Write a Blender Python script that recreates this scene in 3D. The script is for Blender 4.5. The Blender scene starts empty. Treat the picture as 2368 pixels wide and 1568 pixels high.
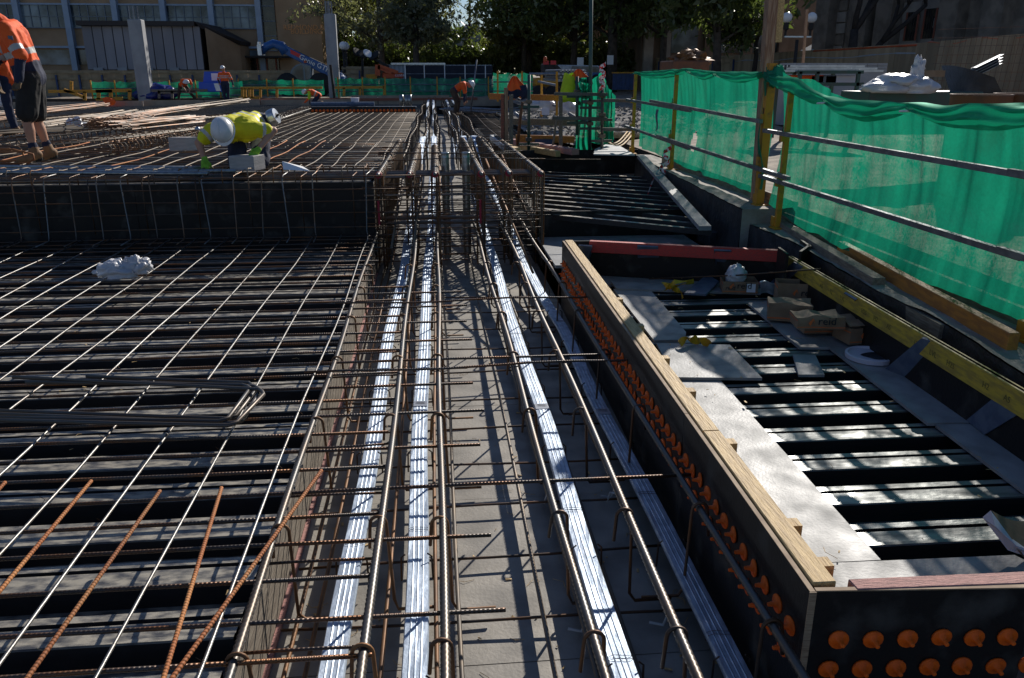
import bpy, math, random
import numpy as np
from mathutils import Vector, Matrix, noise as mnoise
random.seed(7)
R = math.radians
sc = bpy.context.scene
COL = sc.collection
# ------------------------------------------------------------ camera, sky, sun, exposure
EYE = 2.05
FPX, CX, CY = 1850.0, 1183.5, 784.0        # focal length and centre on the 2367 x 1568 reading grid
PITCH, YAW = R(18.36), R(5.38)             # down, to the right of +Y (the beam's axis)
cam_d = bpy.data.cameras.new('camera'); cam = bpy.data.objects.new('camera', cam_d); COL.objects.link(cam)
cam.location = (0, 0, EYE); cam.rotation_euler = (R(90)-PITCH, 0, -YAW)
cam_d.sensor_width = 36.0; cam_d.lens = FPX/2367*36.0; cam_d.clip_end = 900; cam_d.clip_start = .05
sc.camera = cam
SUN_AZ, SUN_EL = R(31), R(29)              # azimuth measured from +Y towards +X
w = bpy.data.worlds.new('World'); sc.world = w; w.use_nodes = True
wn = w.node_tree.nodes; wl = w.node_tree.links; wn.clear()
sky = wn.new('ShaderNodeTexSky'); sky.sky_type = 'NISHITA'; sky.sun_disc = False
sky.sun_elevation = SUN_EL; sky.sun_rotation = SUN_AZ; sky.dust_density = .15; sky.air_density = 1.0; sky.altitude = 100
bg = wn.new('ShaderNodeBackground'); bg.inputs[1].default_value = .060
wo = wn.new('ShaderNodeOutputWorld'); wb = wn.new('ShaderNodeMix'); wb.data_type = 'RGBA'; wb.blend_type = 'MULTIPLY'; wb.inputs[0].default_value = 1; wb.inputs[7].default_value = (.86, .97, 1.22, 1)
wl.new(sky.outputs[0], wb.inputs[6]); wl.new(wb.outputs[2], bg.inputs[0]); wl.new(bg.outputs[0], wo.inputs[0])
sl = bpy.data.lights.new('sun', 'SUN'); so = bpy.data.objects.new('sun', sl); COL.objects.link(so)
sl.energy = 5.0; sl.angle = R(.5); sl.color = (1, .94, .86)
sdir = Vector((math.sin(SUN_AZ)*math.cos(SUN_EL), math.cos(SUN_AZ)*math.cos(SUN_EL), math.sin(SUN_EL)))
so.rotation_euler = sdir.to_track_quat('Z', 'Y').to_euler(); so.location = (10, 10, 30)
sc.view_settings.view_transform = 'Standard'; sc.view_settings.look = 'None'
sc.view_settings.exposure = 0.0; sc.view_settings.gamma = 1; sc.view_settings.use_curve_mapping = False
sc.render.engine = 'CYCLES'
sc.cycles.max_bounces = 8; sc.cycles.transparent_max_bounces = 24

# ------------------------------------------------------------ reading grid to world points
_cam = Matrix.Rotation(-YAW, 3, 'Z') @ Matrix.Rotation(R(90)-PITCH, 3, 'X')
def ray(x, y): return _cam @ Vector(((x-CX)/FPX, (CY-y)/FPX, -1.0))
def P(x, y, z):                            # where the sight line meets the level z
    r = ray(x, y); t = (z-EYE)/r.z; return Vector((r.x*t, r.y*t, z))
def PY(x, y, Y):
    r = ray(x, y); t = Y/r.y; return Vector((r.x*t, Y, EYE+r.z*t))
def PX(x, y, X):
    r = ray(x, y); t = X/r.x; return Vector((X, r.y*t, EYE+r.z*t))
# levels
FL, CR, MZ, BT = 0.0, .30, .45, .62        # trough floor, decking crest, mesh, box top
UD, UM = .96, 1.05                        # upper deck crest, upper mesh
FD, FM = .55, .62                          # far deck
GR, LG = .82, .68                          # ground beyond the kerb, low ledge

# ------------------------------------------------------------ materials
MATS = {}
def mat(name, c, c2=None, rough=.6, metal=0.0, scale=8.0, bump=.0, bscale=None, detail=6, trans=0.0, mixlo=.4, mixhi=.6, alpha=1.0, coords='Object', stretch=None, spec=.5, rand=.0, r2=None):
    m = bpy.data.materials.new(name); m.use_nodes = True
    N, L = m.node_tree.nodes, m.node_tree.links; b = N['Principled BSDF']
    b.inputs['Roughness'].default_value = rough; b.inputs['Metallic'].default_value = metal
    b.inputs['Specular IOR Level'].default_value = spec
    b.inputs['Base Color'].default_value = (*c, 1)
    if trans: b.inputs['Transmission Weight'].default_value = trans
    if alpha < 1: b.inputs['Alpha'].default_value = alpha
    tc = N.new('ShaderNodeTexCoord'); src = tc.outputs[coords]
    if stretch:
        mp = N.new('ShaderNodeMapping'); mp.inputs['Scale'].default_value = stretch
        L.new(src, mp.inputs[0]); src = mp.outputs[0]
    if c2:
        n = N.new('ShaderNodeTexNoise'); n.inputs['Scale'].default_value = scale; n.inputs['Detail'].default_value = detail
        L.new(src, n.inputs['Vector'])
        mr = N.new('ShaderNodeMapRange'); mr.inputs[1].default_value = mixlo; mr.inputs[2].default_value = mixhi
        L.new(n.outputs[0], mr.inputs[0])
        mx = N.new('ShaderNodeMix'); mx.data_type = 'RGBA'; mx.inputs[6].default_value = (*c, 1); mx.inputs[7].default_value = (*c2, 1)
        L.new(mr.outputs[0], mx.inputs[0]); out = mx.outputs[2]
        if r2 is not None:
            rm = N.new('ShaderNodeMapRange'); rm.inputs[3].default_value = rough; rm.inputs[4].default_value = r2
            L.new(mr.outputs[0], rm.inputs[0]); L.new(rm.outputs[0], b.inputs['Roughness'])
        if rand:
            oi = N.new('ShaderNodeObjectInfo'); hs = N.new('ShaderNodeHueSaturation')
            vr = N.new('ShaderNodeMapRange'); vr.inputs[3].default_value = 1-rand; vr.inputs[4].default_value = 1+rand
            L.new(oi.outputs['Random'], vr.inputs[0]); L.new(vr.outputs[0], hs.inputs['Value']); L.new(out, hs.inputs['Color']); out = hs.outputs[0]
        L.new(out, b.inputs['Base Color'])
    if bump:
        nb = N.new('ShaderNodeTexNoise'); nb.inputs['Scale'].default_value = bscale or scale*3; nb.inputs['Detail'].default_value = 4
        L.new(src, nb.inputs['Vector'])
        bp = N.new('ShaderNodeBump'); bp.inputs['Strength'].default_value = bump; bp.inputs['Distance'].default_value = .02
        L.new(nb.outputs[0], bp.inputs['Height']); L.new(bp.outputs[0], b.inputs['Normal'])
    MATS[name] = m; return m
def ribbed_steel(name, c, c2, rough, metal, sc_, axis):
    m = mat(name, c, c2, rough=rough, metal=metal, scale=3.5, mixlo=.45, mixhi=.62, rand=.25)
    N, L = m.node_tree.nodes, m.node_tree.links
    tc = N.new('ShaderNodeTexCoord'); wv = N.new('ShaderNodeTexWave'); wv.bands_direction = axis
    wv.inputs['Scale'].default_value = sc_; wv.inputs['Distortion'].default_value = 0
    L.new(tc.outputs['Object'], wv.inputs['Vector'])
    bp = N.new('ShaderNodeBump'); bp.inputs['Strength'].default_value = .45; bp.inputs['Distance'].default_value = .004
    L.new(wv.outputs[0], bp.inputs['Height']); L.new(bp.outputs[0], N['Principled BSDF'].inputs['Normal'])
    return m
ribbed_steel('bar_along', (.17, .15, .13), (.20, .11, .06), .36, .75, 22.0, 'Y')
ribbed_steel('bar_across', (.09, .075, .065), (.19, .085, .035), .42, .6, 22.0, 'X')
ribbed_steel('bar_rusty', (.32, .10, .025), (.42, .17, .05), .7, .1, 24.0, 'Y')
mat('bar_main', (.11, .107, .102), (.125, .10, .08), rough=.44, metal=.7, scale=4, rand=.15)
mat('bar_bright', (.21, .205, .195), (.16, .135, .115), rough=.42, metal=.8, scale=4, mixlo=.5, mixhi=.7, rand=.15, bump=.10, bscale=60)
mat('bar_dark', (.07, .055, .045), (.15, .07, .03), rough=.5, metal=.5, scale=5, rand=.3)
mat('bar_old', (.125, .105, .085), (.20, .15, .10), rough=.58, metal=.3, scale=6, rand=.25)
mat('hoop_rust', (.13, .065, .03), (.25, .12, .045), rough=.6, metal=.3, scale=7, rand=.3)
mat('duct_zinc', (.54, .62, .72), (.38, .45, .54), rough=.48, metal=.68, scale=20, mixlo=.35, mixhi=.65, bump=.12, bscale=45, detail=3, r2=.6)
mat('pipe_zinc', (.34, .36, .37), (.24, .26, .27), rough=.32, metal=.9, scale=25)
mat('tube_zinc', (.27, .29, .31), (.19, .20, .22), rough=.48, metal=.85, scale=12)
mat('tape_silver', (.42, .44, .47), rough=.4, metal=.5)
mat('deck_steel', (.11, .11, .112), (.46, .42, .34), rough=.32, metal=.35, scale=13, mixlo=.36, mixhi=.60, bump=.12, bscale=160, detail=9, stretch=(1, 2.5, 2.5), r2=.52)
mat('deck_clean', (.33, .34, .33), (.15, .155, .15), rough=.36, metal=.5, scale=7, bump=.1, bscale=40, stretch=(.6, 2, 2), r2=.5, mixlo=.4, mixhi=.65)
mat('floor_ply', (.34, .31, .26), (.21, .195, .17), rough=.58, scale=4.2, mixlo=.38, mixhi=.66, bump=.12, bscale=60, detail=9, r2=.75)
mat('ply_black', (.013, .011, .010), (.10, .092, .08), rough=.5, spec=.3, scale=5, detail=12, bump=.1, bscale=60, mixlo=.54, mixhi=.80, r2=.8)
mat('ply_grey', (.36, .36, .355), (.21, .21, .205), rough=.5, spec=.4, scale=6, mixlo=.35, mixhi=.7, bump=.12, bscale=70, detail=9, r2=.65)
mat('ply_blue', (.075, .10, .155), (.12, .15, .20), rough=.45, scale=12, bump=.1, bscale=50)
mat('ply_edge', (.40, .29, .18), (.26, .17, .10), rough=.75, scale=14, stretch=(1, 1, 14))
mat('timber_pale', (.66, .45, .19), (.46, .30, .12), rough=.65, scale=9, stretch=(8, .8, 8), bump=.35, bscale=18, detail=8)
mat('timber_grey', (.23, .195, .15), (.15, .12, .09), rough=.8, scale=10, stretch=(6, .8, 6), bump=.3, bscale=18)
mat('timber_v', (.42, .27, .17), (.26, .14, .08), rough=.8, scale=8, stretch=(8, 8, .8), bump=.3, bscale=14)
mat('timber_red', (.34, .10, .06), (.22, .08, .05), rough=.7, scale=8, stretch=(.8, 8, 8), bump=.2)
mat('lvl_red', (.55, .04, .03), (.40, .045, .035), rough=.6, scale=14, stretch=(1, 8, 8), bump=.15)
mat('lvl_pink', (.55, .27, .23), (.33, .17, .15), rough=.7, scale=16, stretch=(1.2, 16, 9), bump=.4, bscale=26, mixlo=.42, mixhi=.6)
mat('stamp_ink', (.16, .13, .03), rough=.7)
mat('lvl_yellow', (.62, .42, .045), (.40, .27, .05), rough=.55, scale=9, stretch=(5, 1, 5), bump=.1)
mat('lvl_orange', (.50, .20, .03), (.36, .14, .03), rough=.6, scale=8, stretch=(5, 1, 5), bump=.1)
mat('paint_yellow', (.56, .26, .015), (.26, .13, .035), rough=.6, scale=14, bump=.1, mixlo=.5, mixhi=.72, detail=10)
mat('plug_orange', (1.0, .15, .008), (.62, .085, .012), rough=.45, scale=30, mixlo=.5, mixhi=.75, spec=.3)
mat('concrete', (.34, .31, .27), (.24, .215, .18), rough=.85, scale=5, bump=.4, bscale=30)
mat('column_concrete', (.36, .37, .38), (.29, .30, .31), rough=.8, scale=1.5, bump=.15, bscale=8)
mat('bitumen', (.012, .014, .018), (.03, .033, .04), rough=.55, scale=6, bump=.6, bscale=22)
mat('dirt', (.38, .31, .23), (.14, .11, .08), rough=.9, scale=2.6, bump=.7, bscale=14, detail=10, mixlo=.35, mixhi=.65)
mat('gravel', (.30, .28, .25), (.12, .115, .105), rough=.95, scale=6, bump=1.0, bscale=7, detail=3)
mat('pit_soil', (.06, .05, .04), (.04, .035, .03), rough=.95, scale=2)
mat('white_ply', (.62, .62, .60), (.45, .45, .44), rough=.6, scale=5)
mat('board_tan', (.36, .28, .21), (.30, .235, .175), rough=.8, scale=3)
mat('hoard_ply', (.38, .285, .175), (.27, .20, .12), rough=.8, scale=2.2, stretch=(1, 1, .15), rand=.12)
mat('hoard_rail', (.36, .27, .16), (.25, .19, .11), rough=.8, scale=3)
mat('post_blue', (.018, .05, .15), (.012, .035, .10), rough=.5, scale=4)
mat('hi_orange', (.95, .13, .012), (.85, .10, .01), rough=.75, scale=6, bump=.5, bscale=9)
mat('hi_lime', (.55, .75, .02), (.45, .62, .02), rough=.75, scale=6, bump=.5, bscale=9)
mat('hi_yellow', (.80, .75, .01), (.68, .62, .01), rough=.75, scale=6, bump=.6, bscale=11)
mat('navy', (.012, .018, .045), (.02, .026, .06), rough=.85, scale=6, bump=.5, bscale=9)
mat('black_cloth', (.015, .014, .014), (.025, .023, .022), rough=.9, scale=8, bump=.5, bscale=10)
mat('brown_cloth', (.05, .035, .025), (.08, .05, .035), rough=.9, scale=8)
mat('skin', (.52, .27, .17), (.45, .22, .14), rough=.55, scale=5)
mat('reflective', (.55, .55, .52), (.45, .45, .43), rough=.45, scale=8)
mat('boot', (.30, .165, .07), (.22, .115, .05), rough=.75, scale=10, bump=.4, bscale=14)
mat('sole', (.02, .018, .016), rough=.8)
mat('glove_tan', (.19, .12, .06), (.13, .08, .04), rough=.85, scale=15)
mat('glove_green', (.25, .55, .04), (.18, .42, .03), rough=.8, scale=18, bump=.3, bscale=30)
mat('helmet', (.80, .80, .80), (.74, .74, .73), rough=.28, scale=4)
mat('hair', (.03, .02, .012), rough=.8)
mat('block_grey', (.50, .47, .44), (.42, .395, .37), rough=.9, scale=8, bump=.4, bscale=50, stretch=(1, 1, 4))
mat('paper', (.85, .85, .84), rough=.7)
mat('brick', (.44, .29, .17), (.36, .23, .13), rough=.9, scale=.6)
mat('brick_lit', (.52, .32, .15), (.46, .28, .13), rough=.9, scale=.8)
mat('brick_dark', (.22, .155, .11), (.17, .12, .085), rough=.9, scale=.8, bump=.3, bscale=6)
mat('stone', (.24, .20, .16), (.15, .125, .10), rough=.92, scale=1.6, bump=.6, bscale=4)
mat('stone_trim', (.38, .34, .29), (.30, .265, .23), rough=.9, scale=1.5)
mat('mullion', (.34, .42, .52), (.30, .37, .46), rough=.5, scale=2)
mat('glass_dark', (.015, .03, .04), (.22, .29, .33), rough=.12, scale=.55, spec=.45, mixlo=.42, mixhi=.66)  # pane reflections painted as pale blue patches in the dark base colour
mat('glass_leafy', (.07, .06, .035), (.012, .012, .01), rough=.15, scale=1.2, mixlo=.4, mixhi=.55)
mat('shed_panel', (.32, .30, .31), (.26, .245, .255), rough=.8, scale=.8, stretch=(1, 1, .3), rand=.1)
mat('dark_trim', (.045, .035, .032), rough=.7)
mat('machine_blue', (.02, .11, .33), (.02, .085, .26), rough=.4, scale=3)
mat('machine_grey', (.16, .19, .22), rough=.5)
mat('machine_orange', (.62, .10, .02), (.5, .08, .02), rough=.5, scale=3)
mat('black_rubber', (.012, .012, .013), rough=.75)
mat('sticker_red', (.6, .03, .03), rough=.5)
mat('print_black', (.02, .02, .022), rough=.7)
mat('print_orange', (.7, .16, .04), rough=.7)
mat('print_white', (.8, .8, .8), rough=.6)
mat('letter_bronze', (.80, .38, .14), rough=.5)
mat('container_grey', (.36, .40, .44), (.30, .33, .36), rough=.6, scale=2)
mat('screen_black', (.012, .015, .03), (.02, .024, .04), rough=.8, scale=3)
mat('cardboard', (.30, .20, .12), (.24, .155, .09), rough=.8, scale=9, bump=.15)
mat('carton_white', (.62, .60, .66), rough=.6)
mat('globe', (.82, .80, .78), rough=.25)
mat('tarp_blue', (.012, .03, .22), (.01, .02, .14), rough=.35, scale=4, bump=.3, bscale=5)
mat('box_blue', (.02, .09, .55), rough=.4)
mat('bark', (.09, .07, .055), (.05, .04, .03), rough=.95, scale=4, bump=.6, bscale=12)
mat('bark_bare', (.045, .035, .03), (.03, .024, .02), rough=.95, scale=4)
mat('plastic_white', (.75, .75, .77), (.62, .62, .65), rough=.35, scale=5, trans=.25, bump=.5, bscale=10)
mat('plastic_clear', (.75, .85, .9), rough=.15, trans=.7)
mat('strap_yellow', (.75, .42, .02), (.6, .32, .02), rough=.5, scale=9)
mat('tape_red', (.65, .03, .03), (.8, .78, .75), rough=.6, scale=22, mixlo=.49, mixhi=.51)
mat('tip_red', (.35, .015, .04), rough=.6)
mat('steel_channel', (.55, .58, .62), (.42, .45, .49), rough=.3, metal=.85, scale=5)
mat('chimney_dark', (.03, .025, .022), rough=.8)
mat('water', (.12, .10, .06), rough=.08)
def shade_webs(m, c, c2, sc_):                  # rib shade painted in: upright faces near-black, faces up keep the mottled colour
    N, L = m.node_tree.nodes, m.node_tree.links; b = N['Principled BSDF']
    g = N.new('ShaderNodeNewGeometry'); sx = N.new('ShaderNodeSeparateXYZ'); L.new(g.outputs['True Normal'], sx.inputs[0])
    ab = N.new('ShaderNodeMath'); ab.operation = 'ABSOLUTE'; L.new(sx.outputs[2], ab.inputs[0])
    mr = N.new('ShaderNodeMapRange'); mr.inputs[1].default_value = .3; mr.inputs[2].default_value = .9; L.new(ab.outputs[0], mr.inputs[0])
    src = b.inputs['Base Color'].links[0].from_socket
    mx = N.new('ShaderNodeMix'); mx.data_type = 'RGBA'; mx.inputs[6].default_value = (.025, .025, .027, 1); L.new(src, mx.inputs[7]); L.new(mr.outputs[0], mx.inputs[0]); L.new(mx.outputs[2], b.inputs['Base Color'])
shade_webs(MATS['deck_steel'], 0, 0, 0); shade_webs(MATS['deck_clean'], 0, 0, 0)
def leafmat(name, c, c2):
    m = mat(name, c, c2, rough=.34, scale=1.3, rand=.1, spec=.7)
    N, L = m.node_tree.nodes, m.node_tree.links; b = N['Principled BSDF']; o = N['Material Output']
    t = N.new('ShaderNodeBsdfTranslucent'); s = N.new('ShaderNodeMixShader'); s.inputs[0].default_value = .45
    t.inputs[0].default_value = (c[0]*1.4, c[1]*1.5, c[2]*.8, 1)
    L.new(b.outputs[0], s.inputs[1]); L.new(t.outputs[0], s.inputs[2]); L.new(s.outputs[0], o.inputs[0]); return m
leafmat('leaf_dark', (.10, .13, .045), (.145, .17, .065))
leafmat('leaf_olive', (.15, .165, .06), (.21, .22, .085))
leafmat('leaf_grey', (.20, .205, .14), (.15, .155, .105))
def netmat(name, c, k, tr):
    m = bpy.data.materials.new(name); m.use_nodes = True; N, L = m.node_tree.nodes, m.node_tree.links; N.clear()
    o = N.new('ShaderNodeOutputMaterial'); d = N.new('ShaderNodeBsdfDiffuse'); t = N.new('ShaderNodeBsdfTranslucent')
    tp = N.new('ShaderNodeBsdfTransparent'); g = N.new('ShaderNodeBsdfGlossy'); g.inputs['Roughness'].default_value = .45
    d.inputs[0].default_value = (*c, 1); t.inputs[0].default_value = (c[0]*1.1, c[1]*1.1, c[2]*1.1, 1); g.inputs[0].default_value = (.5, .9, .75, 1)
    tc = N.new('ShaderNodeTexCoord'); n = N.new('ShaderNodeTexNoise'); n.inputs['Scale'].default_value = 5; n.inputs['Detail'].default_value = 8
    L.new(tc.outputs['Object'], n.inputs['Vector'])
    mr = N.new('ShaderNodeMapRange'); mr.inputs[1].default_value = .3; mr.inputs[2].default_value = .7; mr.inputs[3].default_value = k-.12; mr.inputs[4].default_value = k+.12
    L.new(n.outputs[0], mr.inputs[0])
    a = N.new('ShaderNodeMixShader'); a.inputs[0].default_value = tr; L.new(d.outputs[0], a.inputs[1]); L.new(t.outputs[0], a.inputs[2])
    a2 = N.new('ShaderNodeMixShader'); a2.inputs[0].default_value = .06; L.new(a.outputs[0], a2.inputs[1]); L.new(g.outputs[0], a2.inputs[2])
    wv = N.new('ShaderNodeTexNoise'); wv.inputs['Scale'].default_value = 55; wv.inputs['Detail'].default_value = 3; L.new(tc.outputs['Object'], wv.inputs['Vector'])
    ad = N.new('ShaderNodeMath'); ad.operation = 'MULTIPLY_ADD'; ad.inputs[1].default_value = .45; L.new(wv.outputs[0], ad.inputs[0]); sb = N.new('ShaderNodeMath'); sb.operation = 'SUBTRACT'; sb.inputs[1].default_value = .22; L.new(mr.outputs[0], sb.inputs[0]); L.new(sb.outputs[0], ad.inputs[2])
    b = N.new('ShaderNodeMixShader'); L.new(ad.outputs[0], b.inputs[0]); L.new(tp.outputs[0], b.inputs[1]); L.new(a2.outputs[0], b.inputs[2])
    L.new(b.outputs[0], o.inputs[0]); MATS[name] = m
netmat('net_green', (.008, .30, .17), .88, .60)
netmat('net_double', (.006, .26, .14), .90, .45)
netmat('net_far', (.006, .20, .11), .85, .45)
netmat('net_loose', (.08, .11, .06), .35, .3)

# ------------------------------------------------------------ mesh helpers
class MB:
    def __init__(s): s.v = []; s.f = []; s.m = []; s.mi = 0
    def add(s, vs, fs):
        o = len(s.v); s.v += [Vector(v) for v in vs]
        for f in fs: s.f.append(tuple(i+o for i in f)); s.m.append(s.mi)
        return s
    def hexa(s, b, t):                     # four bottom points, four top points (both counter-clockwise from above)
        return s.add(list(b)+list(t), [(3,2,1,0),(4,5,6,7),(0,1,5,4),(1,2,6,5),(2,3,7,6),(3,0,4,7)])
    def box(s, x0, x1, y0, y1, z0, z1):
        return s.hexa([(x0,y0,z0),(x1,y0,z0),(x1,y1,z0),(x0,y1,z0)], [(x0,y0,z1),(x1,y0,z1),(x1,y1,z1),(x0,y1,z1)])
    def beam(s, a, b, w, h, up=(0,0,1)):   # rectangular bar between two points, w sideways, h along up
        a, b, up = Vector(a), Vector(b), Vector(up); d = (b-a).normalized(); sd = d.cross(up)
        if sd.length < 1e-4: sd = d.cross(Vector((1,0,0)))
        sd.normalize(); u = sd.cross(d).normalized(); sd *= w/2; u *= h/2
        return s.hexa([a-sd-u, a+sd-u, b+sd-u, b-sd-u], [a-sd+u, a+sd+u, b+sd+u, b-sd+u])
    def tube(s, pts, r, n=6, caps=True):
        pts = [Vector(p) for p in pts]; o = len(s.v); prev = None; k = len(pts)
        rr = r if isinstance(r, (list, tuple)) else [r]*k
        for i, p in enumerate(pts):
            d = (pts[min(i+1, k-1)]-pts[max(i-1, 0)]).normalized()
            if prev is None:
                a = d.cross(Vector((0,0,1)));
                if a.length < .05: a = d.cross(Vector((0,1,0)))
            else:
                a = prev - d*prev.dot(d)
                if a.length < 1e-4: a = d.orthogonal()
            a.normalize(); prev = a; b = d.cross(a)
            for j in range(n):
                t = 2*math.pi*j/n; s.v.append(p+(a*math.cos(t)+b*math.sin(t))*rr[i])
        for i in range(k-1):
            for j in range(n):
                j2 = (j+1) % n; s.f.append((o+i*n+j, o+i*n+j2, o+(i+1)*n+j2, o+(i+1)*n+j)); s.m.append(s.mi)
        if caps:
            s.f.append(tuple(o+j for j in range(n-1, -1, -1))); s.m.append(s.mi)
            s.f.append(tuple(o+(k-1)*n+j for j in range(n))); s.m.append(s.mi)
        return s
    def poly(s, pts, thick, dirv=(0,0,-1)):  # a flat polygon given a thickness
        pts = [Vector(p) for p in pts]; d = Vector(dirv).normalized()*thick; n = len(pts)
        s.add(pts+[p+d for p in pts], [tuple(range(n)), tuple(range(2*n-1, n-1, -1))]+[(i, i+n, (i+1) % n+n, (i+1) % n) for i in range(n)]); return s
    def lathe(s, c, prof, n=16, axis=(0,0,1)):
        c = Vector(c); q = Vector((0,0,1)).rotation_difference(Vector(axis).normalized()); o = len(s.v); k = len(prof)
        for (r, z) in prof:
            for j in range(n):
                t = 2*math.pi*j/n; s.v.append(c + q @ Vector((r*math.cos(t), r*math.sin(t), z)))
        for i in range(k-1):
            for j in range(n):
                j2 = (j+1) % n; s.f.append((o+i*n+j, o+i*n+j2, o+(i+1)*n+j2, o+(i+1)*n+j)); s.m.append(s.mi)
        s.f.append(tuple(o+j for j in range(n-1, -1, -1))); s.m.append(s.mi)
        s.f.append(tuple(o+(k-1)*n+j for j in range(n))); s.m.append(s.mi)
        return s
    def sheet(s, fn, nu, nv):
        o = len(s.v)
        for i in range(nu+1):
            for j in range(nv+1): s.v.append(Vector(fn(i/nu, j/nv)))
        for i in range(nu):
            for j in range(nv):
                a = o+i*(nv+1)+j; s.f.append((a, a+nv+1, a+nv+2, a+1)); s.m.append(s.mi)
        return s
    def blob(s, c, rx, ry, rz, amp=.2, sc_=2.0, seed=0, nu=20, nv=12, flat=True):
        c = Vector(c)
        def fn(u, v):
            t = 2*math.pi*u; p = math.pi*(v-.5); d = Vector((math.cos(p)*math.cos(t), math.cos(p)*math.sin(t), math.sin(p)))
            k = 1+amp*mnoise.noise(d*sc_+Vector((seed*7.3, seed, 0)))+amp*.6*mnoise.noise(d*sc_*2.7+Vector((seed, 3, 1)))
            q = Vector((d.x*rx*k, d.y*ry*k, d.z*rz*k))
            if flat and q.z < -rz*.5: q.z = -rz*.5
            return c+q
        return s.sheet(fn, nu, nv)
    def build(s, name, mats, parent=None, smooth=False, bevel=0, loc=None, recalc=True):
        if isinstance(mats, str): mats = [mats]
        if loc is None:
            if parent is not None: loc = WLOC[parent.name]
            else:
                lo = [min(v[i] for v in s.v) for i in range(3)]; hi = [max(v[i] for v in s.v) for i in range(3)]
                loc = Vector(((lo[0]+hi[0])/2, (lo[1]+hi[1])/2, lo[2]))
        loc = Vector(loc); me = bpy.data.meshes.new(name)
        me.from_pydata([v-loc for v in s.v], [], s.f)
        for m in mats: me.materials.append(MATS[m])
        if len(mats) > 1: me.polygons.foreach_set('material_index', s.m)
        if smooth: me.polygons.foreach_set('use_smooth', [True]*len(me.polygons))
        me.update(); o = bpy.data.objects.new(name, me); COL.objects.link(o)
        if parent is not None: o.parent = parent; o.location = loc-WLOC[parent.name]
        else: o.location = loc
        WLOC[o.name] = loc
        if bevel:
            b = o.modifiers.new('bevel', 'BEVEL'); b.width = bevel; b.segments = 1; b.limit_method = 'ANGLE'
        return o
WLOC = {}
def thing(name, label, cat, loc, group=None):
    o = bpy.data.objects.new(name, None); COL.objects.link(o); o.location = loc; o.empty_display_size = .1
    WLOC[o.name] = Vector(loc); return tag(o, label, cat, group)
def tag(o, label, cat, group=None):
    o['label'] = label; o['category'] = cat
    if group: o['group'] = group
    return o
def struct(o, kind='structure'):
    o['kind'] = kind; return o
def put(mesh_obj, loc, rot=None, parent=None, name=None):   # another object sharing the mesh
    o = mesh_obj.copy(); COL.objects.link(o)
    if name: o.name = name
    if parent is not None: o.parent = parent; o.location = Vector(loc)-WLOC[parent.name]
    else: o.location = loc
    WLOC[o.name] = Vector(loc)
    if rot: o.rotation_euler = rot
    return o
def rib_path(a, b, step=.011):
    a, b = Vector(a), Vector(b); n = int((b-a).length/step); return [a.lerp(b, i/n) for i in range(n+1)]
def ribbed(mb, a, b, r, n=8, step=.011):
    p = rib_path(a, b, step); rr = [r*(1.045 if i % 2 else .97) for i in range(len(p))]; return mb.tube(p, rr, n)
def text(name, s, size, origin, xd, yd, m, parent, ext=.004):
    cu = bpy.data.curves.new(name, 'FONT'); cu.body = s; cu.size = size; cu.extrude = ext; cu.resolution_u = 2
    o = bpy.data.objects.new(name, cu); COL.objects.link(o)
    dg = bpy.context.evaluated_depsgraph_get(); me = bpy.data.meshes.new_from_object(o.evaluated_get(dg))
    bpy.data.objects.remove(o); me.materials.clear(); me.materials.append(MATS[m])
    xd, yd = Vector(xd).normalized(), Vector(yd).normalized(); zd = xd.cross(yd).normalized(); yd = zd.cross(xd)
    M = Matrix((xd, yd, zd)).transposed().to_4x4(); loc = Vector(origin); me.transform(M)
    o = bpy.data.objects.new(name, me); COL.objects.link(o)
    if parent is not None: o.parent = parent; loc = loc-WLOC[parent.name]
    o.location = loc; return o
def arc(c, r, a0, a1, n, ax, ay):
    c, ax, ay = Vector(c), Vector(ax), Vector(ay)
    return [c+ax*(r*math.cos(a0+(a1-a0)*i/n))+ay*(r*math.sin(a0+(a1-a0)*i/n)) for i in range(n+1)]
# ============================================================ THE SETTING
HX0, HX1, HY0, HY1 = -34.0, 3.45, -7.0, 44.0
g = MB()
def gz(x, y):
    d = min(1, max(0, (x-HX1)/.8)) if y < HY1 else 1
    n = mnoise.noise(Vector((x*.35, y*.35, 0)))*.12 + mnoise.noise(Vector((x*1.3, y*1.3, 5)))*.05+mnoise.noise(Vector((x*3.9, y*3.9, 9)))*.02
    return GR-.03+n*d*(1 if y < 70 else .3)
def gsheet(x0, x1, y0, y1, nx, ny): g.sheet(lambda u, v: (x0+(x1-x0)*u, y0+(y1-y0)*v, gz(x0+(x1-x0)*u, y0+(y1-y0)*v)), nx, ny)
gsheet(HX1, 33.45, HY0, HY1, 150, 255)
gsheet(33.45, 400, HY0, HY1, 20, 10)
gsheet(-400, HX0, HY0, HY1, 8, 8)
gsheet(-400, HX0, HY1, 400, 8, 30)
gsheet(HX0, 33.45, HY1, 104, 60, 60)
gsheet(HX0, 33.45, 104, 400, 6, 30)
gsheet(33.45, 400, HY1, 400, 20, 30)
gsheet(-400, 400, -100, HY0, 40, 8)
struct(g.build('ground', 'dirt', smooth=True, loc=(0, 0, GR)))
g = MB()
g.add([(HX0,HY0,-.6),(HX1,HY0,-.6),(HX1,HY1,-.6),(HX0,HY1,-.6)], [(0,1,2,3)])
for (a, b) in (((HX0,HY0),(HX1,HY0)),((HX1,HY0),(HX1,HY1)),((HX1,HY1),(HX0,HY1)),((HX0,HY1),(HX0,HY0))):
    g.add([(a[0],a[1],-.6),(b[0],b[1],-.6),(b[0],b[1],GR+.02),(a[0],a[1],GR+.02)], [(0,1,2,3)])
struct(g.build('excavation', 'pit_soil'))
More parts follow.
